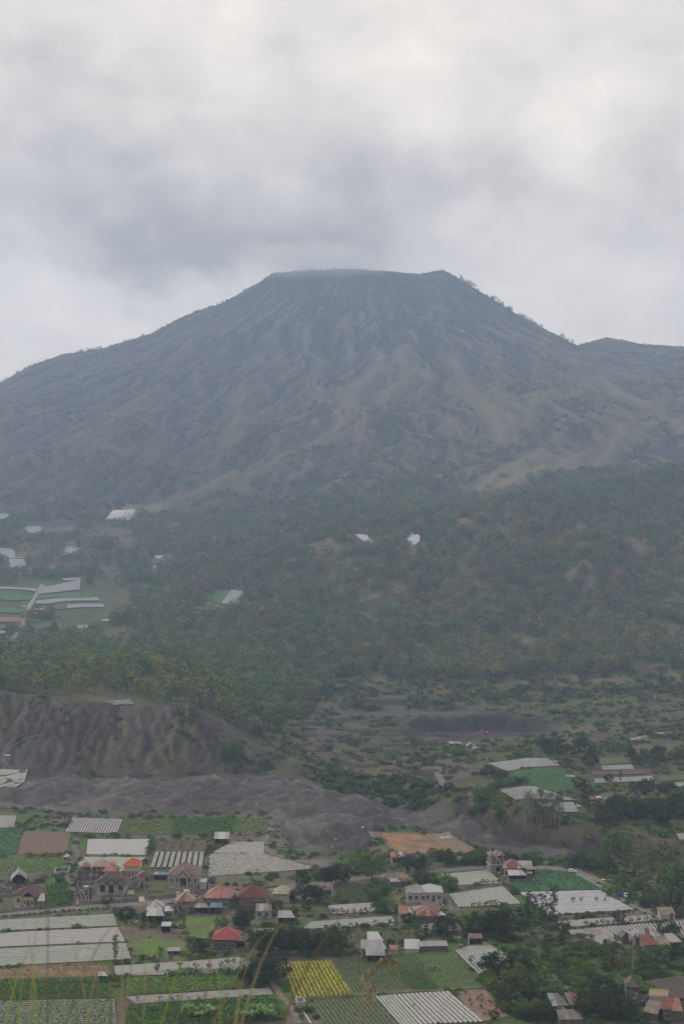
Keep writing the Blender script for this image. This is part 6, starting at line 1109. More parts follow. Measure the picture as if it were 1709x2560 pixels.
# porch villa
def ex8(r, w, d, h, rs):
    roof('gabley', w * .34, 5, h - .1, 2.4, .5, ['tmauve'], r, rs, cx=0, cy=-.6); MB().box(0, -.5, -.7, w * .92, 4.2, .6).build('terrace', Wm['conc'], r); MB().box(0, -2.6, -.95, w * .4, 1.6, .6).build('front_step', Wm['conc'], r)
    a = MB(); R = w * .15
    for k in range(10):
        t0, t1 = math.pi * k / 10, math.pi * (k + 1) / 10; p = [(math.cos(t) * R, -2.9, h - .95 + math.sin(t) * R * .55) for t in (t0, t1)]; q = [(math.cos(t) * (R + .3), -2.9, h - .95 + math.sin(t) * (R * .55 + .3)) for t in (t1, t0)]; a.prism(p + q, (0, .25, 0))
    a.prism([(-w * .17, -2.85, h - .2), (w * .17, -2.85, h - .2), (0, -2.85, h + 1.9)], (0, .1, 0)); a.build('arch', trim, r)
    columns(r, [-w * .15, w * .15], -2.8, h - .9, trim, .35); columns(r, [-w * .47, -w * .36, -w * .26, w * .26, w * .36, w * .47], -1.4, h, trim, .26); MB().box(0, -.08, .1, w * .2, .1, 2.2).build('front_door', glass, r)
house('villa', 'grand porch villa with a faded mauve hipped roof and round front arch', 'house', 'Q', 548, 372, 345, 9, 3.2, 'hip', 3.6, ['tmauve'], 'pale', n=5, door=2, extra=ex8, caps='tmauve', z=.6)
house('shed', 'small white roofed store at the right side of the porch villa', 'shed', 'Q', 752, 392, 72, 3, 2.1, 'shed', .9, ['white'], 'pale', n=0, ov=.1)
house('shed', 'long low shed with a blue grey roof left of the porch villa', 'shed', 'Q', 302, 302, 148, 3, 1.8, 'shed', .6, ['blue', 'grey'], 'brown', open_=True, ov=.2)
house('house', 'grey house with a rust and white striped hipped roof behind the road wall', 'house', 'Q', 566, 645, 205, 7, 3.4, 'hip', 2.6, ['rust2', 'whitish', 'rust', 'rust2'], 'grey', rz=3, n=2, door=None)
house('lean_to', 'tan lean-to under the rust and white striped roof', 'shed', 'Q', 595, 655, 142, 2.5, 1.9, 'shed', .7, ['tan'], 'grey', n=2, door=1, ov=.2, rz=3)
house('lilac_block', 'small lilac painted block beside the road', 'shed', 'Q', 482, 515, 32, 2, 2.2, 'shed', .2, ['whitish'], 'lilac', n=0, ov=.05)
house('shed', 'pale roofed shed behind the striped roof next to the road', 'shed', 'Q', 590, 520, 98, 4, 2.0, 'shed', 1.0, ['whitish', 'white'], 'grey', n=1, door=None, ov=.2)
house('house', 'small house with a terracotta pyramid roof between the striped and the pink roof', 'house', 'Q', 722, 612, 104, 5, 2.2, 'hip', 1.6, ['tmauve'], 'brick', n=1, ov=.3)
house('shed', 'long tan roofed open shed below the terracotta pyramid', 'shed', 'Q', 746, 664, 158, 3.5, 2.0, 'shed', 1.0, ['tan', 'tan', 'whitish'], 'grey', open_=True, ov=.2)
house('shed', 'open shelter with a blue roof in front of the pink roofed house', 'shed', 'Q', 884, 668, 128, 3.5, 2.2, 'shed', .9, ['blue'], 'dark', open_=True, ov=.2)
house('house', 'big grey house with a salmon pink hipped roof', 'house', 'Q', 905, 612, 292, 9, 3.6, 'hip', 3.0, ['pink', 'pink', 'pink', 'pink2'], 'grey', rz=-4, n=4, door=None, ov=.7, caps='pink')
house('annex', 'small pink roof joined to the back of the salmon pink house', 'shed', 'Q', 1022, 520, 78, 5, 2.6, 'hip', 1.6, ['pink'], 'grey', n=1, door=None, rz=-4)
house('shed', 'brick water box right of the blue shelter', 'shed', 'Q', 975, 655, 46, 2.5, 1.6, 'shed', .3, ['rust2'], 'grey', n=0, ov=.05)
house('house', 'tall grey house with a dark red tiled hipped roof', 'house', 'Q', 1272, 622, 318, 9, 4.0, 'hip', 3.2, ['tred'], 'grey', n=4, door=None, ov=.8, caps='tred')
house('lean_to', 'dark red tiled lean-to along the front of the tall red roofed house', 'shed', 'Q', 1292, 640, 250, 2.6, 2.0, 'shed', 1.1, ['tred'], 'dark', n=2, door=0, ov=.2)
house('shed', 'grey block shed with a tan sheet roof in front of the tall red roofed house', 'shed', 'Q', 1388, 712, 168, 5, 2.4, 'shed', 1.6, ['tan', 'tan', 'whitish'], 'pale', rz=-2, n=2, door=None, ov=.2)
house('house', 'yellow roofed house with pale front sheets by the road', 'house', 'R', 68, 414, 138, 6, 2.7, 'hip', 2.2, ['yellow', 'yellow', 'yellow', 'whitish'], 'pale', rz=-6, n=2, door=0)
house('lean_to', 'white lean-to roof along the front of the yellow roofed house', 'shed', 'R', 82, 416, 118, 1.6, 2.1, 'shed', .6, ['white'], 'pale', rz=-6, n=0, ov=.1)
house('shed', 'dark open shed right of the yellow roofed house', 'shed', 'R', 160, 400, 62, 4, 2.0, 'shed', 1.0, ['tmauve'], 'dark', open_=True, ov=.1)
house('house', 'small grey house with a brownish red shed roof behind the two dark trees', 'house', 'R', 436, 376, 118, 5, 2.5, 'shed', 1.9, ['tmauve'], 'pale', n=2, door=None, ov=.3, rz=-3)
house('house', 'hipped hut with broad rust and white roof stripes left of the white sheets', 'house', 'Q', 235, 700, 180, 6, 2.6, 'hip', 2.4, ['rust2', 'white', 'rust2', 'whitish'], 'brown', n=2)
house('barn', 'open barn under a large plain white sheet roof', 'shed', 'Q', 248, 762, 196, 5, 2.3, 'shed', 1.7, ['white', 'white', 'whitish'], 'dark', open_=True, ov=.2)
house('shed', 'grey block shed with a white roof right of the open barn', 'shed', 'Q', 392, 716, 108, 4, 2.4, 'shed', .9, ['white', 'whitish'], 'grey', n=1, door=None, ov=.15)
house('slab', 'flat tan concrete roofed room by the road wall', 'shed', 'Q', 374, 655, 126, 5, 1.4, 'shed', .5, ['tmauve'], 'brown', n=0, ov=.1)
house('shelter', 'little open shelter with a whitish roof on bare earth', 'shed', 'Q', 360, 862, 104, 3, 2.0, 'shed', .8, ['whitish', 'white'], 'dark', open_=True, ov=.15)
house('house', 'grey house with a bright red hipped roof alone in the meadow', 'house', 'Q', 982, 1046, 286, 7.5, 3.0, 'hip', 3.0, ['red', 'red', 'red2', 'red'], 'dark', n=3, door=None, ov=.6, rz=-3)
house('lean_to', 'tan lean-to with stacked timber right of the red roofed house', 'shed', 'Q', 1152, 1022, 86, 3.5, 2.0, 'shed', .8, ['tan', 'whitish'], 'brown', open_=True, ov=.1)
house('shelter', 'low shelter of torn white sheets at the meadow edge', 'shed', 'Q', 442, 1092, 138, 3.5, 1.0, 'gable', .7, ['white', 'whitish'], 'dark', open_=True, ov=.1, rz=5)
house('shelter', 'open shelter on posts with a pale grey roof left of the dark grove', 'shed', 'R', 116, 600, 142, 4.5, 2.2, 'shed', 1.7, ['whitish', 'grey'], 'dark', open_=True, ov=.15)
house('hut', 'old hut with a tan hipped roof below the road junction', 'house', 'R', 1030, 272, 178, 6, 1.9, 'hip', 1.8, ['tan'], 'brown', n=2, rz=4)
house('lean_to', 'grey sheet lean-to in front of the old tan hut', 'shed', 'R', 1008, 290, 92, 2.5, 1.8, 'shed', .8, ['grey', 'whitish'], 'dark', n=0, ov=.1)
house('lean_to', 'rusty orange lean-to in front of the old tan hut', 'shed', 'R', 1082, 284, 60, 2.5, 1.7, 'shed', .9, ['rust'], 'dark', n=0, ov=.1)
def ex24(r, w, d, h, rs): pass
house('farmhouse', 'long block house, one half of the roof weathered grey', 'house', 'R', 1178, 414, 170, 7, 3.0, 'hip', 2.2, ['grey', 'grey', 'tan'], 'pale', n=3, door=None, ov=.3)
house('farmhouse', 'long block house, one half of the roof shining white', 'house', 'R', 1292, 410, 205, 7, 3.0, 'hip', 2.2, ['white'], 'pale', n=4, door=2, ov=.3)
house('shed', 'shed with a rusty red and pale striped roof beside the lilac strip', 'shed', 'R', 1092, 562, 126, 5, 2.1, 'shed', 1.7, ['rust', 'rust2', 'whitish', 'rust'], 'pale', n=2, rz=-3, ov=.2)
house('house', 'house with a plain brown roof behind the rusty hipped roof', 'house', 'R', 1296, 545, 146, 6, 2.2, 'shed', 2.0, ['tmauve'], 'dark', n=0, ov=.2)
house('house', 'low house with a hipped rusty roof and pale ridges', 'house', 'R', 1274, 592, 180, 7, 2.4, 'hip', 2.3, ['rust', 'rust', 'rust2'], 'dark', n=2, rz=2, caps='whitish')
house('lean_to', 'bluish grey lean-to right of the rusty hipped roof', 'shed', 'R', 1384, 560, 74, 3, 1.5, 'shed', .8, ['grey', 'white'], 'dark', n=0, ov=.1)
house('hut', 'tiny square hut with a pyramid roof in the trees', 'hut', 'R', 1254, 655, 54, 2, 1.2, 'hip', 1.0, ['tan'], 'dark', n=1, door=0, ov=.3)
house('hut', 'low grey hut with a tan sheet roof under the dark tree', 'hut', 'R', 1340, 690, 112, 4, 1.9, 'shed', 1.3, ['tan'], 'grey', n=2, door=1, ov=.2)
house('hut', 'hut with a tan gable roof and dark doorway right of the dark tree', 'hut', 'R', 1498, 708, 116, 5, 2.2, 'gable', 1.6, ['tan', 'thatch'], 'grey', n=1, door=0, rz=-6, ov=.3)
house('barn', 'rear barn of three with the brightest white roof', 'shed', 'R', 844, 800, 136, 6, 2.3, 'shed', 1.9, ['white'], 'dark', n=0, ov=.2)
house('barn', 'middle barn of three with a weathered grey roof', 'shed', 'R', 830, 872, 212, 5, 2.6, 'shed', 1.9, ['grey', 'grey', 'whitish'], 'grey', n=3, ov=.2)
house('barn', 'front open barn of three with pale grey roof', 'shed', 'R', 842, 908, 158, 4, 2.0, 'shed', 1.6, ['whitish', 'grey'], 'dark', open_=True, ov=.2)
house('shed', 'little rusty roofed shed right of the three barns', 'shed', 'R', 992, 846, 70, 3, 1.5, 'shed', .9, ['rust2', 'rust', 'whitish'], 'pale', n=1, ov=.1)
house('shed', 'square shed with a clean white roof at the end of the long low roof', 'shed', 'R', 1140, 832, 126, 6, 1.3, 'shed', 1.9, ['white'], 'pale', n=0, ov=.15, rz=-3)
house('long_shed', 'long low shed with a narrow pale roof above the green rows', 'shed', 'R', 1312, 822, 246, 3, 1.7, 'shed', 1.1, ['whitish', 'grey', 'whitish'], 'dark', n=0, ov=.15, rz=5)
house('house', 'pale house with a rusty and white sheet roof inside the walled yard', 'house', 'R', 1034, 96, 132, 5, 2.3, 'shed', 1.3, ['rust2', 'whitish', 'rust', 'rust2'], 'cream', n=3, ov=.3)
house('shed', 'small rusty roof showing between the trees by the brown plot', 'shed', 'R', 1228, 48, 58, 4, 1.6, 'shed', 1.0, ['rust2', 'pink2'], 'pale', n=0, ov=.2)
house('shed', 'little grey shed seen behind the farm roof by the road', 'shed', 'S', 945, 262, 42, 2, 1.2, 'shed', .6, ['whitish'], 'grey', n=0, ov=.1)
house('farmhouse', 'cream farmhouse with a hipped roof of rust and white sheets below the tower', 'house', 'S', 800, 372, 205, 7, 3.0, 'hip', 2.6, ['rust', 'whitish', 'rust', 'grey'], 'cream', n=3, ov=.5, rz=-6)
house('barn', 'grey roofed barn joined to the right of the cream farmhouse', 'shed', 'S', 955, 345, 150, 6, 2.4, 'shed', 1.7, ['whitish', 'grey'], 'grey', n=0, ov=.3, rz=-4)
house('shed', 'tan roofed shed at the right end of the cream farmhouse', 'shed', 'S', 1010, 362, 112, 4, 2.2, 'shed', 1.1, ['tan'], 'dark', open_=True, ov=.2, rz=-4)
house('cowshed', 'long open cowshed with a white striped roof in front of the cream farmhouse', 'shed', 'S', 866, 408, 208, 4, 1.6, 'shed', 1.5, ['white', 'whitish', 'white'], 'dark', open_=True, ov=.2, rz=1)
house('lean_to', 'small pinkish white lean-to right of the cowshed', 'shed', 'S', 998, 372, 74, 2.5, 1.2, 'shed', .6, ['whitish', 'rust2'], 'dark', n=0, ov=.1)
house('shed', 'small tan sheet shed half hidden by the bright tree', 'shed', 'S', 48, 425, 58, 4, 1.5, 'shed', 1.2, ['tan'], 'brown', n=0, ov=.1)
house('shed', 'tan roofed shed near the right edge above the striped plot', 'shed', 'T', 1372, 240, 190, 5, 1.5, 'shed', 1.9, ['tan'], 'pale', n=2, ov=.2, rz=1)
house('farmhouse', 'farmhouse with a rust striped and grey hipped roof above the scrub', 'house', 'T', 1110, 548, 320, 6, 2.6, 'hip', 2.0, ['rust', 'grey', 'rust', 'whitish'], 'pale', n=3, door=0, ov=.4, rz=-1)
house('farmhouse', 'front wing with a dark red ribbed roof edged in tan', 'house', 'T', 1165, 640, 185, 6, 2.3, 'shed', 2.4, ['rust'], 'grey', n=0, ov=.3, rz=2)
house('barn', 'tan brown roofed barn right of the dark red ribbed roof', 'shed', 'T', 1320, 612, 170, 5, 1.5, 'shed', 2.0, ['tan', 'tmauve'], 'grey', n=0, ov=.2, rz=3)
house('barn', 'pale grey roofed barn at the right edge by the dark tree', 'shed', 'T', 1460, 565, 165, 5, 1.4, 'shed', 1.9, ['grey', 'whitish'], 'dark', n=0, ov=.2, rz=4)
house('hut', 'ramshackle hut of grey sheets at the end of the striped plot', 'hut', 'T', 870, 520, 112, 5, 1.8, 'gabley', 1.6, ['dgrey', 'grey'], 'dark', n=0, ov=.3, rz=20)
house('hut', 'low concrete hut with a flat roof above the greenish striped plot', 'hut', 'C', 228, 810, 92, 3.4, 2.0, 'shed', .9, ['tmauve', 'dgrey'], 'pale', open_=True, ov=.1)
house('hut', 'tiny field hut with a white and tan roof at the left path', 'hut', 'A', 576, 1022, 58, 2.2, 1.6, 'shed', .8, ['whitish', 'white', 'tan'], 'brown', open_=True, ov=.1)
house('field_shed', 'open field shed with a bright white ribbed roof among the back plots', 'shed', 'A', 1240, 252, 84, 5, 2.2, 'shed', 2.6, ['white', 'whitish'], 'dark', open_=True, ov=.2)
house('hut', 'very small white roofed hut at the corner of the leafy plot', 'hut', 'P', 741, 96, 56, 2.5, 1.2, 'hip', 1.1, ['white'], 'dark', n=0, ov=.2)
# shrine at the lower right, with its finials
def exs(r, w, d, h, rs):
    for x, y in ((-w * .9, 0), (w * .85, 0), (-w * 1.5, 2), (w * 1.25, 3)): MB().box(x, y, -.3, .8, .8, 2.4, .8).box(x, y, 2.1, 1.1, 1.1, .3).box(x, y, 2.4, .6, .6, .8, .2).build('gate_post', Wm['dark'], r)
house('shrine', 'black stone shrine with a brown pyramid roof and golden tips among trees', 'shrine', 'T', 955, 1140, 140, 4, 2.2, 'hip', 2.2, ['thatch'], 'dark', n=2, ov=.7, caps='dark', extra=exs)
house('house', 'brown and grey roofed long house at the bottom right partly under trees', 'house', 'T', 95, 1392, 205, 6, 2.6, 'shed', 2.0, ['dgrey', 'dgrey', 'dgrey', 'grey'], 'dark', n=2, rz=6, ov=.3)
house('house', 'rust roofed end of the long house at the bottom right', 'house', 'T', 255, 1380, 112, 5.5, 2.6, 'shed', 2.0, ['rust', 'dgrey'], 'dark', n=1, rz=6, ov=.3)
house('shed', 'small shed with a tan roof before the long dark house', 'shed', 'T', 135, 1432, 110, 3.5, 1.8, 'shed', 1.2, ['tan'], 'dark', open_=True, rz=4, ov=.15)
house('shed', 'tan and white sheet roof cut by the bottom edge', 'shed', 'T', 230, 1530, 290, 5, 2, 'shed', 1.4, ['tan', 'dgrey', 'whitish'], 'dark', n=0, rz=4, ov=.15)
house('house', 'house with a rusty red sloping roof in the bottom right corner', 'house', 'T', 1420, 1470, 260, 7, 3.0, 'gable', 2.4, ['rust', 'rust', 'rust2'], 'dark', n=2, rz=-22, ov=.4)
house('house', 'house with a tan thatch like roof beside the rusty roof in the corner', 'house', 'T', 1165, 1450, 185, 7, 2.0, 'gable', 2.4, ['tan', 'tmauve'], 'dark', n=0, rz=-35, ov=.3)
# unfinished timber frame roof
def ext(r, w, d, h, rs):
    for i in range(8): MB().box(-w / 2 + w * i / 7, d / 2, h + .35, .16, d + .4, .14).build('rafter', timber, r)
    for j in range(4): MB().box(0, d * j / 3, h + .52, w + .3, .2, .12).build('beam', timber, r)
p_ = hit('T', 1260, 1268); r_ = empty('building_frame', p_, math.radians(-14)); tag(r_, 'unfinished block room topped by fresh yellow timber', 'building'); MB().box(0, 2, -.3, 4.2, 4, 2.6).build('wall', Wm['pale'], r_); ext(r_, 4.2, 4, 2.2, None); BLD.append((p_[0], p_[1], 4, 4))
# unfinished concrete tower
p_ = hit('S', 635, 325); r_ = empty('tower', p_, math.radians(8)); tag(r_, 'unfinished two storey concrete tower with cluttered flat roof beside the road', 'building'); BLD.append((p_[0], p_[1], 5, 5))
W_ = 4.6; MB().box(0, 2.4, -.4, W_, 4.6, 3.0).build('ground_floor', Wm['conc'], r_); MB().box(0, 2.3, 2.6, W_ + .7, 5.2, .25).build('floor_slab', Wm['pale'], r_); MB().box(-.9, 2.5, 2.85, W_ - 2.0, 4.2, 2.9).build('upper_wall', Wm['brown'], r_); MB().box(1.4, 2.6, 2.85, 1.4, 4.0, 2.9).build('upper_wall', Wm['brick'], r_)
for x in (-2.1, -.2, 2.1): MB().box(x, .25, 2.85, .28, .28, 2.9).build('column', Wm['conc'], r_)
MB().box(0, 2.3, 5.75, W_ + .5, 5.0, .3).build('roof_slab', Wm['conc'], r_); MB().prism([(1.0, -.25, 2.9), (1.9, -.25, 2.9), (-.2, -.25, 5.9), (-1.0, -.25, 5.9)], (0, .2, 0)).build('stair', Wm['conc'], r_)
for i in range(18): MB().box(random.uniform(-2.2, 2.2), random.uniform(.2, 4.4), 6.05, random.uniform(.2, .9), random.uniform(.2, .9), random.uniform(.15, .8)).build('rubble', random.choice([Wm['pale'], Wm['brown'], Wm['cream']]), r_)
for x, y in ((-2, .3), (2, .3), (-2, 4.3), (2, 4.3), (0, 4.3)): MB().tube([(x, y, 6), (x, y, 7.1)], .05, 4).build('rebar', Wm['dark'], r_)
MB().box(.3, -.03, 0, 1.3, .08, 2.0).build('doorway', void, r_)
# far sheds and huts
def small(name, label, c, x, y, wpx, hpx, rpx, rf, pal, wall='pale', d=5, cat='shed', rz=0, n=0):
    p = hit(c, x, y); k = p[1] / FPX / CROPS[c][2]; return house(name, label, cat, c, x, y, wpx, d, hpx * k, rf, rpx * k, pal, wall, rz=rz, n=n, ov=.2, open_=False)
for a in [('shed', 'upper of the two white roofed sheds by the pale lane', 'F', 216, 665, 54, 6, 8, 'shed', ['white'], 'dark', 9), ('shed', 'lower of the two white roofed sheds by the pale lane', 'F', 203, 688, 54, 6, 8, 'shed', ['white'], 'dark', 9), ('shed', 'lone white roofed shed above the hill wood', 'F', 595, 726, 56, 5, 9, 'shed', ['white', 'grey'], 'dark', 9),
          ('hut', 'tiny white hut left of the pale lane', 'F', 136, 644, 22, 4, 4, 'shed', ['white'], 'pale', 5), ('hut', 'tiny hut at the edge of the leftmost green plot', 'F', 116, 673, 18, 4, 3, 'shed', ['whitish'], 'pale', 4), ('hut', 'small hut beside the pale lane on the upper green plot', 'F', 163, 588, 16, 4, 4, 'shed', ['whitish'], 'brown', 4), ('hut', 'small grey hut on the brown bank of the terraces', 'F', 357, 702, 14, 4, 3, 'shed', ['grey'], 'pale', 4), ('hut', 'white hut left of the high tarp patch', 'F', 542, 154, 16, 4, 4, 'shed', ['white'], 'pale', 5), ('hut', 'tiny white hut high on the slope at the left edge', 'X', 30, 1146, 8, 2, 2, 'shed', ['white'], 'white', 5), ('hut', 'pinkish hut below the greenhouse patch', 'F', 110, 375, 26, 6, 6, 'shed', ['pink2'], 'brown', 6), ('hut', 'pale hut by the blue tarp', 'F', 490, 416, 30, 4, 4, 'shed', ['whitish'], 'pale', 5),
          ('shed', 'long tan roofed quarry shed, leftmost of the three', 'E', 525, 300, 62, 9, 7, 'shed', ['tan', 'whitish'], 'dark', 6), ('shed', 'middle quarry shed with a grey gabled roof', 'E', 597, 312, 44, 8, 14, 'gabley', ['grey', 'whitish'], 'dark', 6), ('shed', 'right quarry shed with a tan roof', 'E', 628, 324, 50, 9, 9, 'shed', ['tan'], 'grey', 6), ('hut', 'tan roofed hut below the far quarry belt', 'E', 1105, 332, 44, 11, 9, 'hip', ['tan', 'rust2'], 'pale', 5), ('hut', 'white and red hut at the corner of the far grey plot', 'E', 985, 385, 28, 8, 8, 'gable', ['white', 'red2'], 'brown', 4),
          ('hut', 'small white roofed hut right of the pale ravine plot', 'E', 1090, 582, 20, 5, 7, 'shed', ['white'], 'dark', 3), ('shack', 'rusty red shack of the cluster on the far terrace', 'E', 1158, 555, 36, 10, 10, 'shed', ['rust'], 'dark', 4), ('shack', 'light blue roofed shack of the cluster', 'E', 1178, 546, 26, 7, 6, 'shed', ['blue', 'white'], 'dark', 3), ('shack', 'second blue and white shack of the cluster', 'E', 1214, 552, 30, 7, 6, 'shed', ['blue', 'whitish'], 'dark', 3), ('shack', 'white tent roofed shack on the far terrace', 'E', 1244, 568, 42, 9, 18, 'hip', ['white'], 'dark', 4), ('shack', 'small white roof right of the tent roofed shack', 'E', 1290, 570, 26, 6, 8, 'shed', ['white'], 'dark', 3), ('hut', 'pump hut with a white roof on the slope at the left edge', 'D', 36, 446, 28, 9, 7, 'shed', ['white'], 'dark', 3), ('hut', 'small box hut by the bend of the far left road', 'E', 1050, 445, 40, 3, 4, 'shed', ['grey'], 'dark', 3)]:
    nm, lb, c, x, y, wp, hp, rp, rf, pal, wl, d = a; small(nm, lb, c, x, y, wp, hp, rp, rf, pal, wl, d=d, cat='hut' if nm in ('hut', 'shack') else 'shed')
# ---------------------------------------------------------------- yard walls
def wallrun(label, c, pts, h, m=None, th=.2, name='yard_wall', cat='wall'):
    r = None; m = m or Wm['grey']; P = [hit(c, *p) for p in pts]; r = empty(name, P[0]); tag(r, label, cat)
    for a, b in zip(P[:-1], P[1:]):
        L_ = math.hypot(b[0] - a[0], b[1] - a[1]); n = max(1, round(L_ / 2.6)); ang = math.atan2(b[1] - a[1], b[0] - a[0])
        for i in range(n):
            f = (i + .5) / n; x, y = a[0] + (b[0] - a[0]) * f - P[0][0], a[1] + (b[1] - a[1]) * f - P[0][1]; zz_ = hz(x + P[0][0], y + P[0][1]) - P[0][2]
            MB().box(x, y, zz_ - .3, L_ / n - .24, th, h + .3 + random.uniform(-.08, .04), rz=ang).build('panel', m, r)
            px_, py_ = a[0] + (b[0] - a[0]) * i / n - P[0][0], a[1] + (b[1] - a[1]) * i / n - P[0][1]; MB().box(px_, py_, zz_ - .3, .26, .28, h + .5, rz=ang).build('pillar', Wm['conc'], r)
wallrun('grey panelled wall along the road before the cream bungalow', 'P', [(-60, 700), (130, 672), (300, 650), (445, 638)], 1.1)
wallrun('rear wall of the cream bungalow plot', 'P', [(-60, 520), (150, 498), (460, 450), (530, 600)], 1.2)
wallrun('wall before the big tiled house along the road', 'P', [(925, 590), (1150, 580), (1350, 566), (1555, 540)], 1.2)
wallrun('wall between the tiled house and the stony yard', 'P', [(880, 368), (1060, 360)], 1.1); wallrun('left wall of the stony yard beside the dirt lane', 'P', [(870, 380), (930, 590)], .9)
wallrun('ornate dark wall behind the tiled house', 'P', [(865, 325), (1020, 320), (1140, 295)], 1.5, Wm['dark']); wallrun('upper ornate dark wall by the banana plant', 'P', [(865, 275), (1000, 262)], 1.8, Wm['dark'])
wallrun('back wall left of the porch villa', 'Q', [(95, 288), (230, 285), (380, 290)], 1.2); wallrun('wall between the red roofed cottage and the porch villa', 'Q', [(95, 290), (130, 400), (180, 500)], 1.1, Wm['dark'])
wallrun('front wall of the porch villa beside the road', 'Q', [(180, 500), (380, 480), (570, 460), (800, 430)], 1.1); wallrun('right wall of the porch villa', 'Q', [(745, 250), (790, 330), (820, 420)], 1.1)
wallrun('low inner wall left in the villa yard', 'Q', [(180, 430), (300, 425), (300, 400)], .7); wallrun('stone bank along the road right of the villa', 'Q', [(1080, 410), (1320, 395), (1560, 372)], .6, Wm['dark'])
wallrun('retaining wall below the road above the white roofed barns', 'Q', [(160, 600), (300, 590), (440, 578)], 1.2, Wm['dark']); wallrun('wall running down beside the striped roof house', 'Q', [(430, 560), (470, 640), (510, 700)], 1.6, Wm['dark'])
wallrun('wall left of the tall dark red roof', 'Q', [(1090, 470), (1120, 560), (1150, 640)], 1.4, Wm['dark']); wallrun('wall right of the tall dark red roof', 'Q', [(1440, 490), (1500, 580), (1560, 660)], 1.3, Wm['dark'])
wallrun('wall around the red roofed meadow house', 'Q', [(750, 1085), (1000, 1075), (1255, 1045)], .9); wallrun('left rear wall of the red roofed meadow house', 'Q', [(700, 950), (850, 945)], 1.0)
wallrun('black wall of the yard beside the sand heaps', 'R', [(880, 52), (905, 95), (950, 140), (1010, 150)], 1.2, Wm['dark']); wallrun('short back wall of that yard with pale blocks', 'R', [(880, 50), (965, 50)], 1.0, Wm['dark'])
wallrun('black stone wall around the cowshed yard', 'S', [(770, 430), (950, 425), (1130, 418), (1060, 370)], .7, Wm['dark']); wallrun('wall beside the tower plot running down', 'S', [(640, 340), (700, 410), (760, 470), (810, 525)], .6, Wm['dark'])
wallrun('dark wall enclosing the shrine', 'T', [(880, 1150), (1000, 1190), (1110, 1220), (1200, 1240)], 1.6, Wm['dark']); wallrun('pale boundary wall behind the tan farm yard', 'T', [(1060, 690), (1180, 670), (1420, 640)], .8, Wm['brown'])
wallrun('stone bank at the left of the grove house', 'R', [(-10, 450), (60, 480)], .8, Wm['dark']); wallrun('pale edging of the orange plot', 'B', [(842, 80), (920, 140), (1000, 190), (1080, 222)], .5, Wm['pale'])
# concrete basins
def basin(label, c, pts, h=1.0, m=None):
    P = [hit(c, *p) for p in pts]; r = empty('water_basin', P[0]); tag(r, label, 'water basin'); o = P[0]
    for a, b in zip(P, P[1:] + P[:1]):
        L_ = math.hypot(b[0] - a[0], b[1] - a[1]); MB().box((a[0] + b[0]) / 2 - o[0], (a[1] + b[1]) / 2 - o[1], -.2, L_ + .2, .28, h + .2, rz=math.atan2(b[1] - a[1], b[0] - a[0])).build('side', m or Wm['pale'], r)
    MB().prism([(p[0] - o[0], p[1] - o[1], .15) for p in P], (0, 0, .1)).build('water', mat('basin_water', (.12, .14, .13), .15, .1, 1, spec=.6), r)
basin('grey concrete basin at the end of the leafy plot', 'P', [(632, 205), (790, 200), (765, 250), (610, 262)], 1.1); basin('small open concrete tank at the head of the bottom green rows', 'B', [(362, 1184), (412, 1180), (425, 1208), (378, 1212)], .9); basin('small dark tank set in the right green rows', 'B', [(1225, 975), (1285, 972), (1290, 990), (1232, 994)], .6, Wm['dark'])
basin('concrete bin by the white capped strip at the lower path', 'Q', [(700, 925), (790, 922), (790, 935), (705, 940)], .6)
# ---------------------------------------------------------------- poles and wires
def pole(label, c, x, y, hpx, arm=True):
    p = hit(c, x, y); h = hpx / CROPS[c][2] * p[1] / FPX; r = empty('utility_pole', p); tag(r, label, 'utility pole'); MB().tube([(0, 0, -.5), (0, 0, h)], [.16, .1], 7).build('post', Wm['conc'], r)
    if arm:
        MB().box(0, 0, h - .7, 1.6, .12, .12).build('cross_arm', Wm['dark'], r)
        for s in (-.7, -.25, .25, .7): MB().tube([(s, 0, h - .58), (s, 0, h - .35)], .05, 5).build('insulator', Wm['pale'], r)
    return (p[0], p[1], p[2] + h - .4)
T1 = pole('utility pole standing beside the dirt lane on the village road', 'P', 994, 655, 280); T2 = pole('utility pole at the gate of the tiled house', 'P', 1510, 515, 190); T3 = pole('utility pole on the dry meadow right of the villa', 'Q', 1326, 358, 190); T4 = pole('utility pole beside the blue truck', 'C', 1152, 470, 75)
T0 = pole('utility pole by the road in front of the vegetable rows', 'P', 818, 668, 110, False)
def wire(label, a, b, sag=.8):
    pts = [(a[0] + (b[0] - a[0]) * t, a[1] + (b[1] - a[1]) * t, a[2] + (b[2] - a[2]) * t - sag * 4 * t * (1 - t)) for t in np.linspace(0, 1, 12)]
    tag(MB().tube(pts, .02, 3).build('wire', Wm['dark']), label, 'wire')
wire('wire from the lane pole to the pole at the tiled house gate', T1, T2); wire('wire from the tiled house gate to the meadow pole', T2, T3)
# water pipe down the ash slope
def pipe(label, c, pts, rad, m, off=.3):
    P = []
    for a, b in zip(pts[:-1], pts[1:]):
        for t in np.linspace(0, 1, 8, endpoint=False): q = hit(c, a[0] + (b[0] - a[0]) * t, a[1] + (b[1] - a[1]) * t); P.append((q[0], q[1], q[2] + off))
    tag(MB().tube(P, rad, 5).build('water_pipe', m), label, 'pipe')
pipe('thin pale pipe running down the ash slope from the wood', 'D', [(246, 180), (225, 240), (205, 300), (178, 345)], .06, Wm['pale']); pipe('white hose curling from the slope foot past the pump hut', 'D', [(178, 345), (120, 358), (60, 395), (20, 430), (18, 465), (60, 500)], .09, Wm['white'])
pipe('white hose along the end of the leafy plot', 'P', [(615, 265), (603, 310), (605, 380), (640, 392), (690, 385)], .06, Wm['white'], .2)
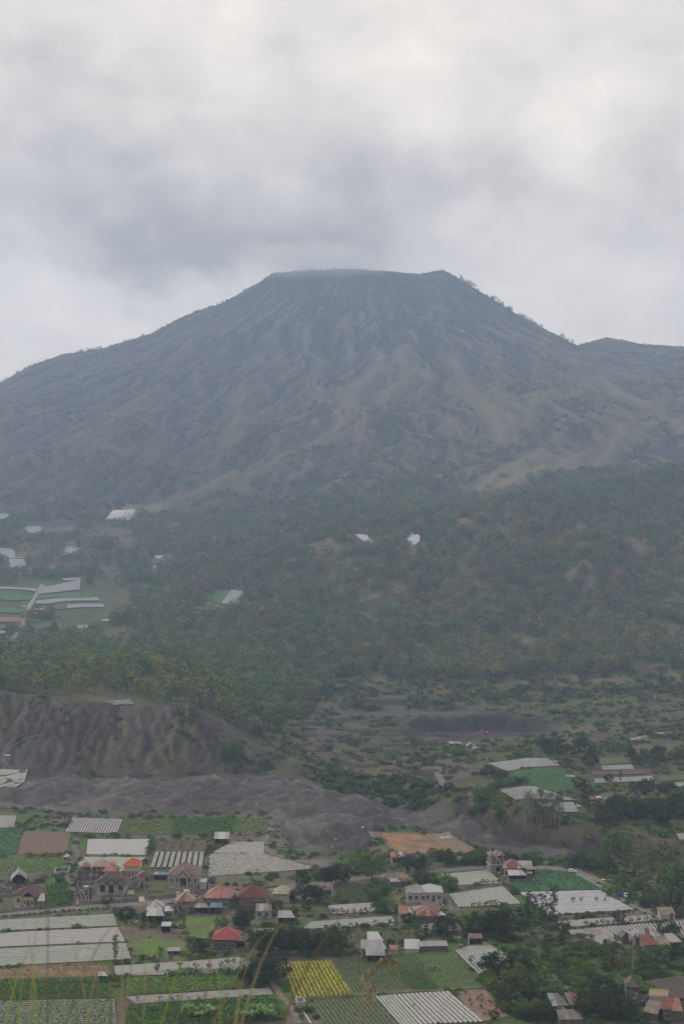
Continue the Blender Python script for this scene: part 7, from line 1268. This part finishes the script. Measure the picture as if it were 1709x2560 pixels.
# ---------------------------------------------------------------- vehicles
tyre = mat('tyre', (.02, .02, .02), .9, .1, 1); hub = mat('wheel_hub', (.4, .4, .4), .4, .1, 1, metal=.6); chrome = mat('headlight', (.7, .7, .68), .2, .05, 1)
def paint(n, c): return mat('paint_' + n, c, .3, .05, 1, spec=.5)
def wheels(r, xs, y, R, wdt=.24):
    for x in xs:
        for s in (-1, 1):
            o = MB().tube([(x, s * y - wdt / 2, R), (x, s * y + wdt / 2, R)], R, 14).build('wheel', tyre, r); MB().tube([(x, s * (y + wdt / 2 + .005) - .01, R), (x, s * (y + wdt / 2 + .005) + .01, R)], R * .55, 10).build('rim', hub, o)
def roadpt(c, x, y, shift=0):
    p = hit(c, x, y); return (p[0], p[1], hz(p[0], p[1]) + .16)
def shell(prof, half, inset=.12):
    """body from a side profile (x,z), slightly narrower above the waist"""
    m = MB(); n = len(prof); zs = [p[1] for p in prof]; zm = max(zs); f = lambda z: half - inset * max(0, (z - zm * .55) / (zm * .45))
    m.v = [(x, -f(z), z) for x, z in prof] + [(x, f(z), z) for x, z in prof]; m.f = [tuple(range(n)), tuple(n + k for k in reversed(range(n)))] + [(k, n + k, n + (k + 1) % n, (k + 1) % n) for k in range(n)]; return m
# white car, nose to the right
p = roadpt('C', 848, 338); r = empty('car', p, math.radians(-10)); r.scale = (.64,) * 3; tag(r, 'white estate car driving on the road bend behind the green plot', 'car')
shell([(-2.1, .35), (2.1, .35), (2.18, .62), (2.05, .86), (1.15, 1.0), (.45, 1.48), (-1.75, 1.50), (-2.12, 1.0)], .86).build('body', paint('white', (.78, .78, .76)), r)
for s in (-1, 1):
    MB().prism([(1.0, s * .80, .98), (.48, s * .765, 1.38), (-1.6, s * .765, 1.38), (-1.85, s * .80, 1.0)], (0, s * .05, 0)).build('side_window', glass, r); MB().box(2.12, s * .62, .62, .1, .34, .16).build('headlight', chrome, r); MB().box(-2.1, s * .68, .8, .08, .2, .3).build('tail_light', paint('red', (.4, .02, .02)), r)
MB().prism([(1.17, -.66, 1.03), (1.17, .66, 1.03), (.50, .62, 1.46), (.50, -.62, 1.46)], (.04, 0, .03)).build('windscreen', glass, r); MB().prism([(-2.12, -.6, 1.05), (-2.12, .6, 1.05), (-1.86, .58, 1.42), (-1.86, -.58, 1.42)], (-.04, 0, 0)).build('rear_window', glass, r)
wheels(r, (-1.3, 1.35), .78, .33)
def truck(label, c, x, y, rz, cab, bed, bedh=.9, L_=5.2, s=1.0):
    p = roadpt(c, x, y); r = empty('truck', p, math.radians(rz)); r.scale = (s * .58,) * 3; tag(r, label, 'truck'); h = L_ / 2
    MB().box(0, 0, .55, L_ - .3, 1.0, .25).build('chassis', Wm['dark'], r)
    m = shell([(h - 1.7, .6), (h, .6), (h + .05, 1.25), (h - .25, 2.15), (h - 1.65, 2.2)], .95, .06); m.build('cab', cab, r); MB().prism([(h + .07, -.8, 1.3), (h + .07, .8, 1.3), (h - .18, .76, 2.05), (h - .18, -.76, 2.05)], (.03, 0, 0)).build('windscreen', glass, r)
    for q in (-1, 1): MB().prism([(h - .1, q * .92, 1.35), (h - .3, q * .88, 2.0), (h - 1.2, q * .88, 2.0), (h - 1.2, q * .92, 1.35)], (0, q * .05, 0)).build('side_window', glass, r); MB().box(h + .05, q * .68, .8, .08, .3, .2).build('headlight', chrome, r)
    MB().box(h + .07, 0, .55, .1, 1.8, .22).build('bumper', Wm['pale'], r)
    bl = L_ - 1.9; bx = -h + bl / 2; MB().box(bx, 0, .85, bl, 2.0, .12).build('bed_floor', bed, r)
    for q in (-1, 1): MB().box(bx, q * 1.0, .97, bl, .08, bedh).build('side_board', bed, r)
    for q in (-1, 1): MB().box(bx + q * (bl / 2 - .04), 0, .97, .08, 1.92, bedh).build('end_board', bed, r)
    for k in range(5):
        for q in (-1, 1): MB().box(bx - bl / 2 + .2 + k * (bl - .4) / 4, q * 1.07, .97, .08, .06, bedh).build('stake', bed, r)
    MB().box(bx, 0, .97, bl - .2, 1.84, bedh * .6).build('load', Wm['dark'], r); wheels(r, (-h + .9, h - .8), .82, .42, .3); return r
truck('small truck with a lime green cab and grey bed on the road', 'C', 1030, 412, -32, paint('lime', (.42, .62, .08)), paint('greywhite', (.40, .42, .42)), .5, 4.6, 1.15)
truck('truck with a white cab and high blue bed, nearest on the road', 'C', 1168, 498, -38, paint('offwhite', (.70, .70, .72)), paint('blue', (.035, .085, .26)), 1.2, 6.0, 1.1)
# excavator in the pit and a red dump truck beside the quarry sheds
org = paint('orange', (.62, .22, .03))
def excavator(label, c, x, y, rz, s=1.25):
    p = hit(c, x, y); r = empty('excavator', p, math.radians(rz)); r.scale = (s * .5,) * 3; tag(r, label, 'excavator')
    for q in (-1, 1): MB().box(0, q * 1.1, 0, 3.6, .55, .8, .9).build('track', tyre, r)
    MB().box(-.5, 0, .95, 3.0, 2.4, 1.2, .92).build('body', org, r); MB().box(.7, .7, 1.2, 1.2, .95, 1.7, .9).build('cab', glass, r); MB().prism([(.9, -.2, 1.6), (3.0, -.2, 4.0), (3.3, -.2, 3.6), (1.4, -.2, 1.3)], (0, .4, 0)).build('boom', org, r); MB().prism([(2.9, -.15, 4.1), (3.4, -.15, 3.9), (4.6, -.15, 1.3), (4.2, -.15, 1.2)], (0, .3, 0)).build('arm', org, r); MB().prism([(4.0, -.5, 1.3), (4.8, -.5, 1.3), (4.6, -.5, .3), (3.7, -.5, .4)], (0, 1.0, 0)).build('bucket', Wm['dark'], r)
excavator('orange excavator working in the middle of the quarry pit', 'E', 664, 247, 160); excavator('half hidden orange excavator left of it at the pit wall', 'E', 634, 243, 20, .8)
truck('red brown dump truck parked left of the quarry sheds', 'E', 468, 290, 170, paint('brick', (.30, .09, .05)), paint('brick'  , (.30, .09, .05)), 1.0, 6, 1.0)
# small things about the yards
def lump(name, label, cat, c, x, y, n, r0, sx_, sy_, hgt, m, group=None):
    p = hit(c, x, y); r = empty(name, p); tag(r, label, cat, group)
    for i in range(n):
        a = random.uniform(0, 6.28); q = random.uniform(0, 1) ** .5; cx, cy_ = math.cos(a) * sx_ * q, math.sin(a) * sy_ * q; s = random.uniform(.5, 1.2) * r0
        MB().box(cx, cy_, hz(p[0] + cx, p[1] + cy_) - p[2] - .1 + (1 - q) * hgt, s, s * random.uniform(.6, 1.3), s * random.uniform(.5, 1), .6, rz=random.uniform(0, 3)).build({'stone_pile': 'stone', 'timber_stack': 'plank', 'scrap_heap': 'scrap'}.get(name, 'piece'), random.choice(m), r)
dk = [Wm['dark'], Wm['grey'], mat('stone_black', (.045, .045, .05), .9, .3, 2)]; lt = [Wm['pale'], Wm['white'], Wm['grey'], Wm['brown']]
lump('stone_pile', 'heap of dark stones below the grey gabled shed', 'stone pile', 'P', 70, 430, 60, .9, 5, 8, 1.2, dk); lump('stone_pile', 'pale rubble in the stony yard beside the tiled house', 'rubble', 'P', 950, 480, 50, .6, 2.5, 12, .2, lt); lump('scrap_heap', 'scrap and stones behind the salmon pink house', 'scrap heap', 'Q', 700, 490, 36, .8, 4, 5, .8, dk)
lump('stone_pile', 'dark rubble right of the long block house', 'rubble', 'R', 1415, 430, 34, .7, 3, 6, .3, dk + lt); lump('stone_pile', 'pale rubble left of the long block house', 'rubble', 'R', 1080, 400, 26, .5, 2, 6, .2, lt); lump('timber_stack', 'pale planks stacked before the red roofed meadow house', 'timber', 'Q', 772, 1050, 12, .7, 1.5, 2, .4, [timber]); lump('scrap_heap', 'white bags by the path above the red roofed meadow house', 'bags', 'Q', 1050, 850, 16, .7, 3, 2, .1, [Wm['white'], Wm['pale']])
lump('stone_pile', 'small stones on the sand left of the back strip', 'stone pile', 'A', 255, 60, 16, 1.2, 4, 4, .1, lt); lump('scrap_heap', 'white sack by the ragged plot', 'bags', 'A', 1192, 402, 6, .9, 1.5, 1, .2, [Wm['white']]); lump('stone_pile', 'dark rubble round the shrine gate', 'rubble', 'T', 1130, 1240, 50, .9, 4, 7, .8, dk)
lump('scrap_heap', 'pale things beside the solitary dark tree', 'scrap heap', 'P', 1460, 790, 16, .6, 2.5, 2, .1, [Wm['white'], Wm['brown'], timber])
for i, (x, y) in enumerate([(1320, 126), (1358, 123)]):
    p = hit('B', x, y); t_ = MB().prism([(-1.3, -1, .0), (1.3, -1, .0), (1.2, 1, .0), (-1.2, 1, .0)], (0, 0, .5)); t_.prism([(-1.2, -.9, .5), (1.2, -.9, .5), (.6, 0, 1.3), (-.7, .1, 1.2)], (0, .25, -.05)); o = t_.build('tarp_heap', Wm['white'], None, p); tag(o, ['left white covered heap on the tan ploughed plot', 'right white covered heap on the tan ploughed plot'][i], 'tarp')
def tarp(label, c, pts, m, h=.4):
    P = [hit(c, *q) for q in pts]; o = P[0]; m_ = MB().prism([(p[0] - o[0], p[1] - o[1], p[2] - o[2] + h) for p in P], (0, 0, .08)); tag(m_.build('tarp', m, None, o), label, 'tarp')
tarp('white sheet lying at the corner of the large striped plot', 'T', [(185, 392), (235, 385), (280, 428), (225, 432)], Wm['white']); tarp('blue tarp on the left slope', 'F', [(455, 310), (473, 312), (470, 318), (455, 316)], mat('tarp_blue', (.10, .20, .50), .6), 2); tarp('cream concrete apron at the tiled house gate', 'P', [(1440, 430), (1490, 430), (1508, 478), (1425, 480)], Wm['cream'], .1); tarp('cream apron joining the road at the villa lane', 'Q', [(75, 480), (130, 480), (140, 530), (75, 530)], Wm['cream'], .12)
tarp('white pipe section beside the concrete tower', 'S', [(630, 325), (670, 322), (680, 340), (640, 345)], Wm['pale'], .4); tarp('drying sheet on the stony yard', 'P', [(945, 398), (998, 396), (1000, 415), (945, 418)], Wm['white'], .6); tarp('white edging stone strip by the bottom green rows', 'B', [(400, 1245), (412, 1243), (470, 1333), (455, 1333)], Wm['white'], .15)
for i in range(60):   # loose blocks on the sand
    x, y = random.uniform(700, 1500), random.uniform(60, 240)
    if i < 26: c, x, y = 'D', random.uniform(60, 1500), random.uniform(560, 700)
    else: c, x, y = 'B', random.uniform(240, 1560), random.uniform(10, 230)
    p = hit(c, x, y)
    if float(sandmask(np.array([p[0]]), np.array([p[1]]))[0]) < .5: continue
    s = random.uniform(.4, 1.1); o = MB().box(0, 0, -.2, s, s * .8, s * .7, .7, rz=random.uniform(0, 3)).build('boulder', random.choice([Wm['pale'], Wm['grey'], Wm['brown']]), None, p); tag(o, 'loose block lying on the dark sand heaps', 'rock', 'blocks on the sand heaps')
# farmer in the white striped plot: one skinned body, stooping, red shirt
p = hit('B', 1134, 1232); sk = bpy.data.meshes.new('body')
vs_ = [(0, 0, .88), (0, .04, 1.12), (0, .14, 1.38), (0, .2, 1.5), (0, .24, 1.62), (-.19, .12, 1.4), (-.24, .22, 1.14), (-.2, .42, .98), (.19, .12, 1.4), (.24, .22, 1.14), (.2, .42, .98), (-.1, 0, .82), (-.12, .08, .46), (-.12, 0, .07), (-.12, .14, .03), (.1, 0, .82), (.12, .1, .46), (.12, -.02, .07), (.12, .14, .03)]
es_ = [(0, 1), (1, 2), (2, 3), (3, 4), (2, 5), (5, 6), (6, 7), (2, 8), (8, 9), (9, 10), (0, 11), (11, 12), (12, 13), (13, 14), (0, 15), (15, 16), (16, 17), (17, 18)]
rd_ = [.15, .14, .16, .06, .11, .075, .05, .04, .075, .05, .04, .1, .07, .045, .04, .1, .07, .045, .04]
sk.from_pydata(vs_, es_, []); po = link('person', sk, None, (p[0], p[1], p[2] + .3)); sm = po.modifiers.new('skin', 'SKIN'); sv = sk.skin_vertices
if not sv: po.data.attributes
bpy.context.view_layer.objects.active = po
if len(sk.skin_vertices) == 0: bpy.ops.object.select_all(action='DESELECT')
if len(sk.skin_vertices):
    for i, q in enumerate(sk.skin_vertices[0].data): q.radius = (rd_[i], rd_[i]); q.use_root = (i == 0)
ss_ = po.modifiers.new('sub', 'SUBSURF'); ss_.levels = 1; ss_.render_levels = 1; sk.materials.append(mat('cloth_dark', (.05, .05, .06), .9)); tag(po, 'farmer in a red shirt stooping in the white striped plot', 'person'); po.rotation_euler = (0, 0, .8); po.scale = (.7,) * 3
sh = MB().tube([(0, .0, .95), (0, .07, 1.2), (0, .13, 1.42), (0, .19, 1.5)], [.19, .19, .2, .09], 10); [sh.tube([(s * .17, .12, 1.42), (s * .25, .2, 1.2)], [.1, .085], 7) for s in (-1, 1)]; sh.build('shirt', mat('cloth_red', (.55, .05, .05), .9), po)
MB().tube([(0, .26, 1.69), (0, .26, 1.72), (0, .26, 1.82)], [.24, .13, .10], 10).build('hat', mat('straw', (.40, .32, .18), .9), po)
# ---------------------------------------------------------------- cloud wisp on the summit
def wisp(pxa, row, Y, sx_, sy_, sz_, dens):
    c_ = W3(pxa, row, Y); me = bpy.data.meshes.new('cloud'); import bmesh
    bm = bmesh.new(); bmesh.ops.create_icosphere(bm, subdivisions=3, radius=1); bm.to_mesh(me); bm.free(); me.materials.append(dens); o = link('summit_cloud', me, None, tuple(c_)); o.scale = (sx_, sy_, sz_); tag(o, 'soft cloud lying over the summit', kind='stuff')
cm_ = bpy.data.materials.new('cloud'); cm_.use_nodes = True; t_ = cm_.node_tree; t_.nodes.clear(); o_ = t_.nodes.new('ShaderNodeOutputMaterial'); pv = t_.nodes.new('ShaderNodeVolumePrincipled'); pv.inputs['Color'].default_value = (.96, .96, .97, 1); pv.inputs['Anisotropy'].default_value = .3; t_.links.new(pv.outputs[0], o_.inputs['Volume'])
tcn = t_.nodes.new('ShaderNodeTexCoord'); ln_ = t_.nodes.new('ShaderNodeVectorMath'); ln_.operation = 'LENGTH'; t_.links.new(tcn.outputs['Object'], ln_.inputs[0]); gq = t_.nodes.new('ShaderNodeNewGeometry'); nz_ = t_.nodes.new('ShaderNodeTexNoise'); nz_.inputs['Scale'].default_value = .012; nz_.inputs['Detail'].default_value = 3; t_.links.new(gq.outputs['Position'], nz_.inputs['Vector'])
ad = t_.nodes.new('ShaderNodeMath'); ad.operation = 'MULTIPLY_ADD'; t_.links.new(nz_.outputs[0], ad.inputs[0]); ad.inputs[1].default_value = 1.3; ad.inputs[2].default_value = -.65; a2 = t_.nodes.new('ShaderNodeMath'); a2.operation = 'ADD'; t_.links.new(ad.outputs[0], a2.inputs[0]); t_.links.new(ln_.outputs['Value'], a2.inputs[1])
mr = t_.nodes.new('ShaderNodeMapRange'); mr.interpolation_type = 'SMOOTHSTEP'; t_.links.new(a2.outputs[0], mr.inputs[0]); mr.inputs[1].default_value = .25; mr.inputs[2].default_value = .95; mr.inputs[3].default_value = .0055; mr.inputs[4].default_value = 0; t_.links.new(mr.outputs[0], pv.inputs['Density'])
wisp(780, 650, 3400, 300, 110, 62, cm_)
# ---------------------------------------------------------------- grass of the viewpoint
gl_ = {k: mat('blade_' + k, c, .7, .15, 2) for k, c in dict(tan=(.30, .25, .13), green=(.20, .31, .05), rust=(.15, .125, .05), lime=(.22, .30, .06)).items()}
def blade(root, tip, bend, wd, m, parent, n=14):
    a, b = Vector(root), Vector(tip); V = []; F = []; q = Vector(bend)
    for i in range(n + 1):
        t = i / n; p = a * (1 - t) ** 2 + q * 2 * t * (1 - t) + b * t * t; d = ((q - a) * (1 - t) + (b - q) * t).normalized(); s = d.cross(Vector((0, 1, .2))).normalized(); w0 = wd * 1.0 * (1 - t ** 2.2) * .5 + wd * .04; u = d.cross(s) * w0 * .35
        V += [tuple(p - s * w0), tuple(p + u), tuple(p + s * w0)]
    for i in range(n): k = 3 * i; F += [(k, k + 1, k + 4, k + 3), (k + 1, k + 2, k + 5, k + 4)]
    me = bpy.data.meshes.new('blade'); me.from_pydata(V, [], F); me.materials.append(m); return link('blade', me, parent)
def at(px, row, Y): return tuple(W3(px, row, Y))
def tuft(label, blades):
    r = empty('grass_tuft', (0, 0, 0)); tag(r, label, 'grass'); b0 = None
    for x0, x1, y1, bx, by, wd, m, Y in blades:
        bx, by, x0 = bx - (x1 - bx) * .6, by + 120, x0 - (x1 - x0) * .9; g = at(x0, 2560, Y); root = (g[0], Y - .3, hz(g[0], Y - .3)); blade(root, at(x1, y1, Y + .15), at(bx, by, Y), wd, gl_[m], r)
X = []
B_ = [  # foot px, tip px, tip row, bend px, bend row, width(m), colour, distance
 (-60, 95, 2345, -20, 2350, .006, 'green', 2.6), (120, 118, 2130, 130, 2300, .004, 'rust', 2.4), (135, 60, 2300, 120, 2420, .005, 'tan', 3.0), (60, 100, 2250, 70, 2400, .004, 'tan', 2.8), (30, 300, 2290, 90, 2480, .006, 'rust', 2.2), (20, 60, 2420, 40, 2480, .005, 'green', 2.5), (100, 90, 2380, 80, 2450, .006, 'green', 2.5), (190, 0, 2400, 90, 2420, .004, 'lime', 2.7), (160, 260, 2380, 190, 2460, .005, 'tan', 3.1)]
B2 = [(240, 375, 2190, 300, 2400, .004, 'tan', 2.4), (262, 300, 2290, 270, 2380, .005, 'rust', 2.6), (270, 500, 2330, 350, 2450, .006, 'green', 2.3), (345, 372, 2270, 360, 2420, .004, 'tan', 2.9), (300, 700, 2300, 450, 2460, .005, 'tan', 2.3), (340, 160, 2290, 250, 2440, .004, 'tan', 2.7), (330, 310, 2300, 300, 2450, .004, 'tan', 2.9), (420, 560, 2200, 500, 2400, .005, 'rust', 2.3), (395, 480, 2380, 420, 2460, .004, 'rust', 2.8), (200, 130, 2480, 160, 2500, .005, 'green', 2.5), (246, 246, 2440, 246, 2500, .004, 'tan', 2.7)]
B3 = [(560, 545, 2430, 560, 2490, .005, 'lime', 2.6), (520, 610, 2470, 560, 2500, .005, 'tan', 2.5), (430, 720, 2290, 560, 2380, .006, 'tan', 2.2), (450, 905, 2250, 640, 2330, .006, 'rust', 2.0), (490, 640, 2350, 560, 2460, .004, 'tan', 2.9), (580, 600, 2440, 585, 2500, .004, 'tan', 2.6)]
tuft('blurred grass blades at the lower left corner, green and rust coloured', B_); tuft('blurred tall tan grass blades left of the middle of the bottom edge', B2); tuft('long blurred grass blades reaching right across the grove', B3)
r = empty('seed_stalk', (0, 0, 0)); tag(r, 'blurred drooping grass stalk with a fluffy brown seed head', 'grass'); Yg = 3.0; g = at(846, 2560, Yg)
blade((g[0], Yg - .3, hz(g[0], Yg - .3)), at(915, 2430, Yg), at(870, 2480, Yg), .006, gl_['tan'], r); rs = np.random.default_rng(4); c3 = []
for i in range(150):
    t = rs.uniform(0, 1); px_ = 900 + 95 * t; rw = 2455 - 70 * math.sin(t * 1.9) + 22 * t + rs.normal(0, 3.5); q = at(px_ + rs.normal(0, 3), rw + (rs.uniform(0, 22) if rs.uniform() < .3 else 0), Yg); c3.append(q)
for i in range(50): q = at(912 + rs.uniform(0, 26), 2460 + rs.uniform(0, 45), Yg); c3.append(q)
c3 = np.array(c3); R = leafquads(c3[:, 0], c3[:, 1], c3[:, 2], .0045, rs); link('seed_head', npmesh('seed_head', R[0], R[1], mat('seed', (.30, .24, .16), .9), R[2]), r)
for i, (x, y, l, m) in enumerate([(1640, 1790, 'green', 0)]):
    a = at(1560, 1850, 1.9); g = at(2250, 2700, 1.8); rr_ = empty('arching_grass', (0, 0, 0)); tag(rr_, 'very blurred arching grass blade crossing the right edge', 'grass'); blade((g[0], 1.8, hz(g[0], 1.8)), a, at(1872, 1027, 1.8), .003, mat('blade_dull', (.11, .105, .06), .8), rr_, 24)

# ---------------------------------------------------------------- haze: one closed box of thin even air
zb = float(ZZ.min()) - 1.0; zt = max(float(ZZ.max()) + 22, 850.0)
hb_ = MB().box(0, 2030, zb, 3900, 4110, zt - zb)
hm = bpy.data.materials.new('haze'); hm.use_nodes = True; t_ = hm.node_tree; t_.nodes.clear(); o_ = t_.nodes.new('ShaderNodeOutputMaterial'); pv = t_.nodes.new('ShaderNodeVolumePrincipled')
pv.inputs['Color'].default_value = (.53, .70, 1.0, 1); pv.inputs['Density'].default_value = 1.85e-4; pv.inputs['Anisotropy'].default_value = 0.2; t_.links.new(pv.outputs[0], o_.inputs['Volume'])
tag(hb_.build('haze', hm), 'pale blue haze filling the valley air', kind='stuff')
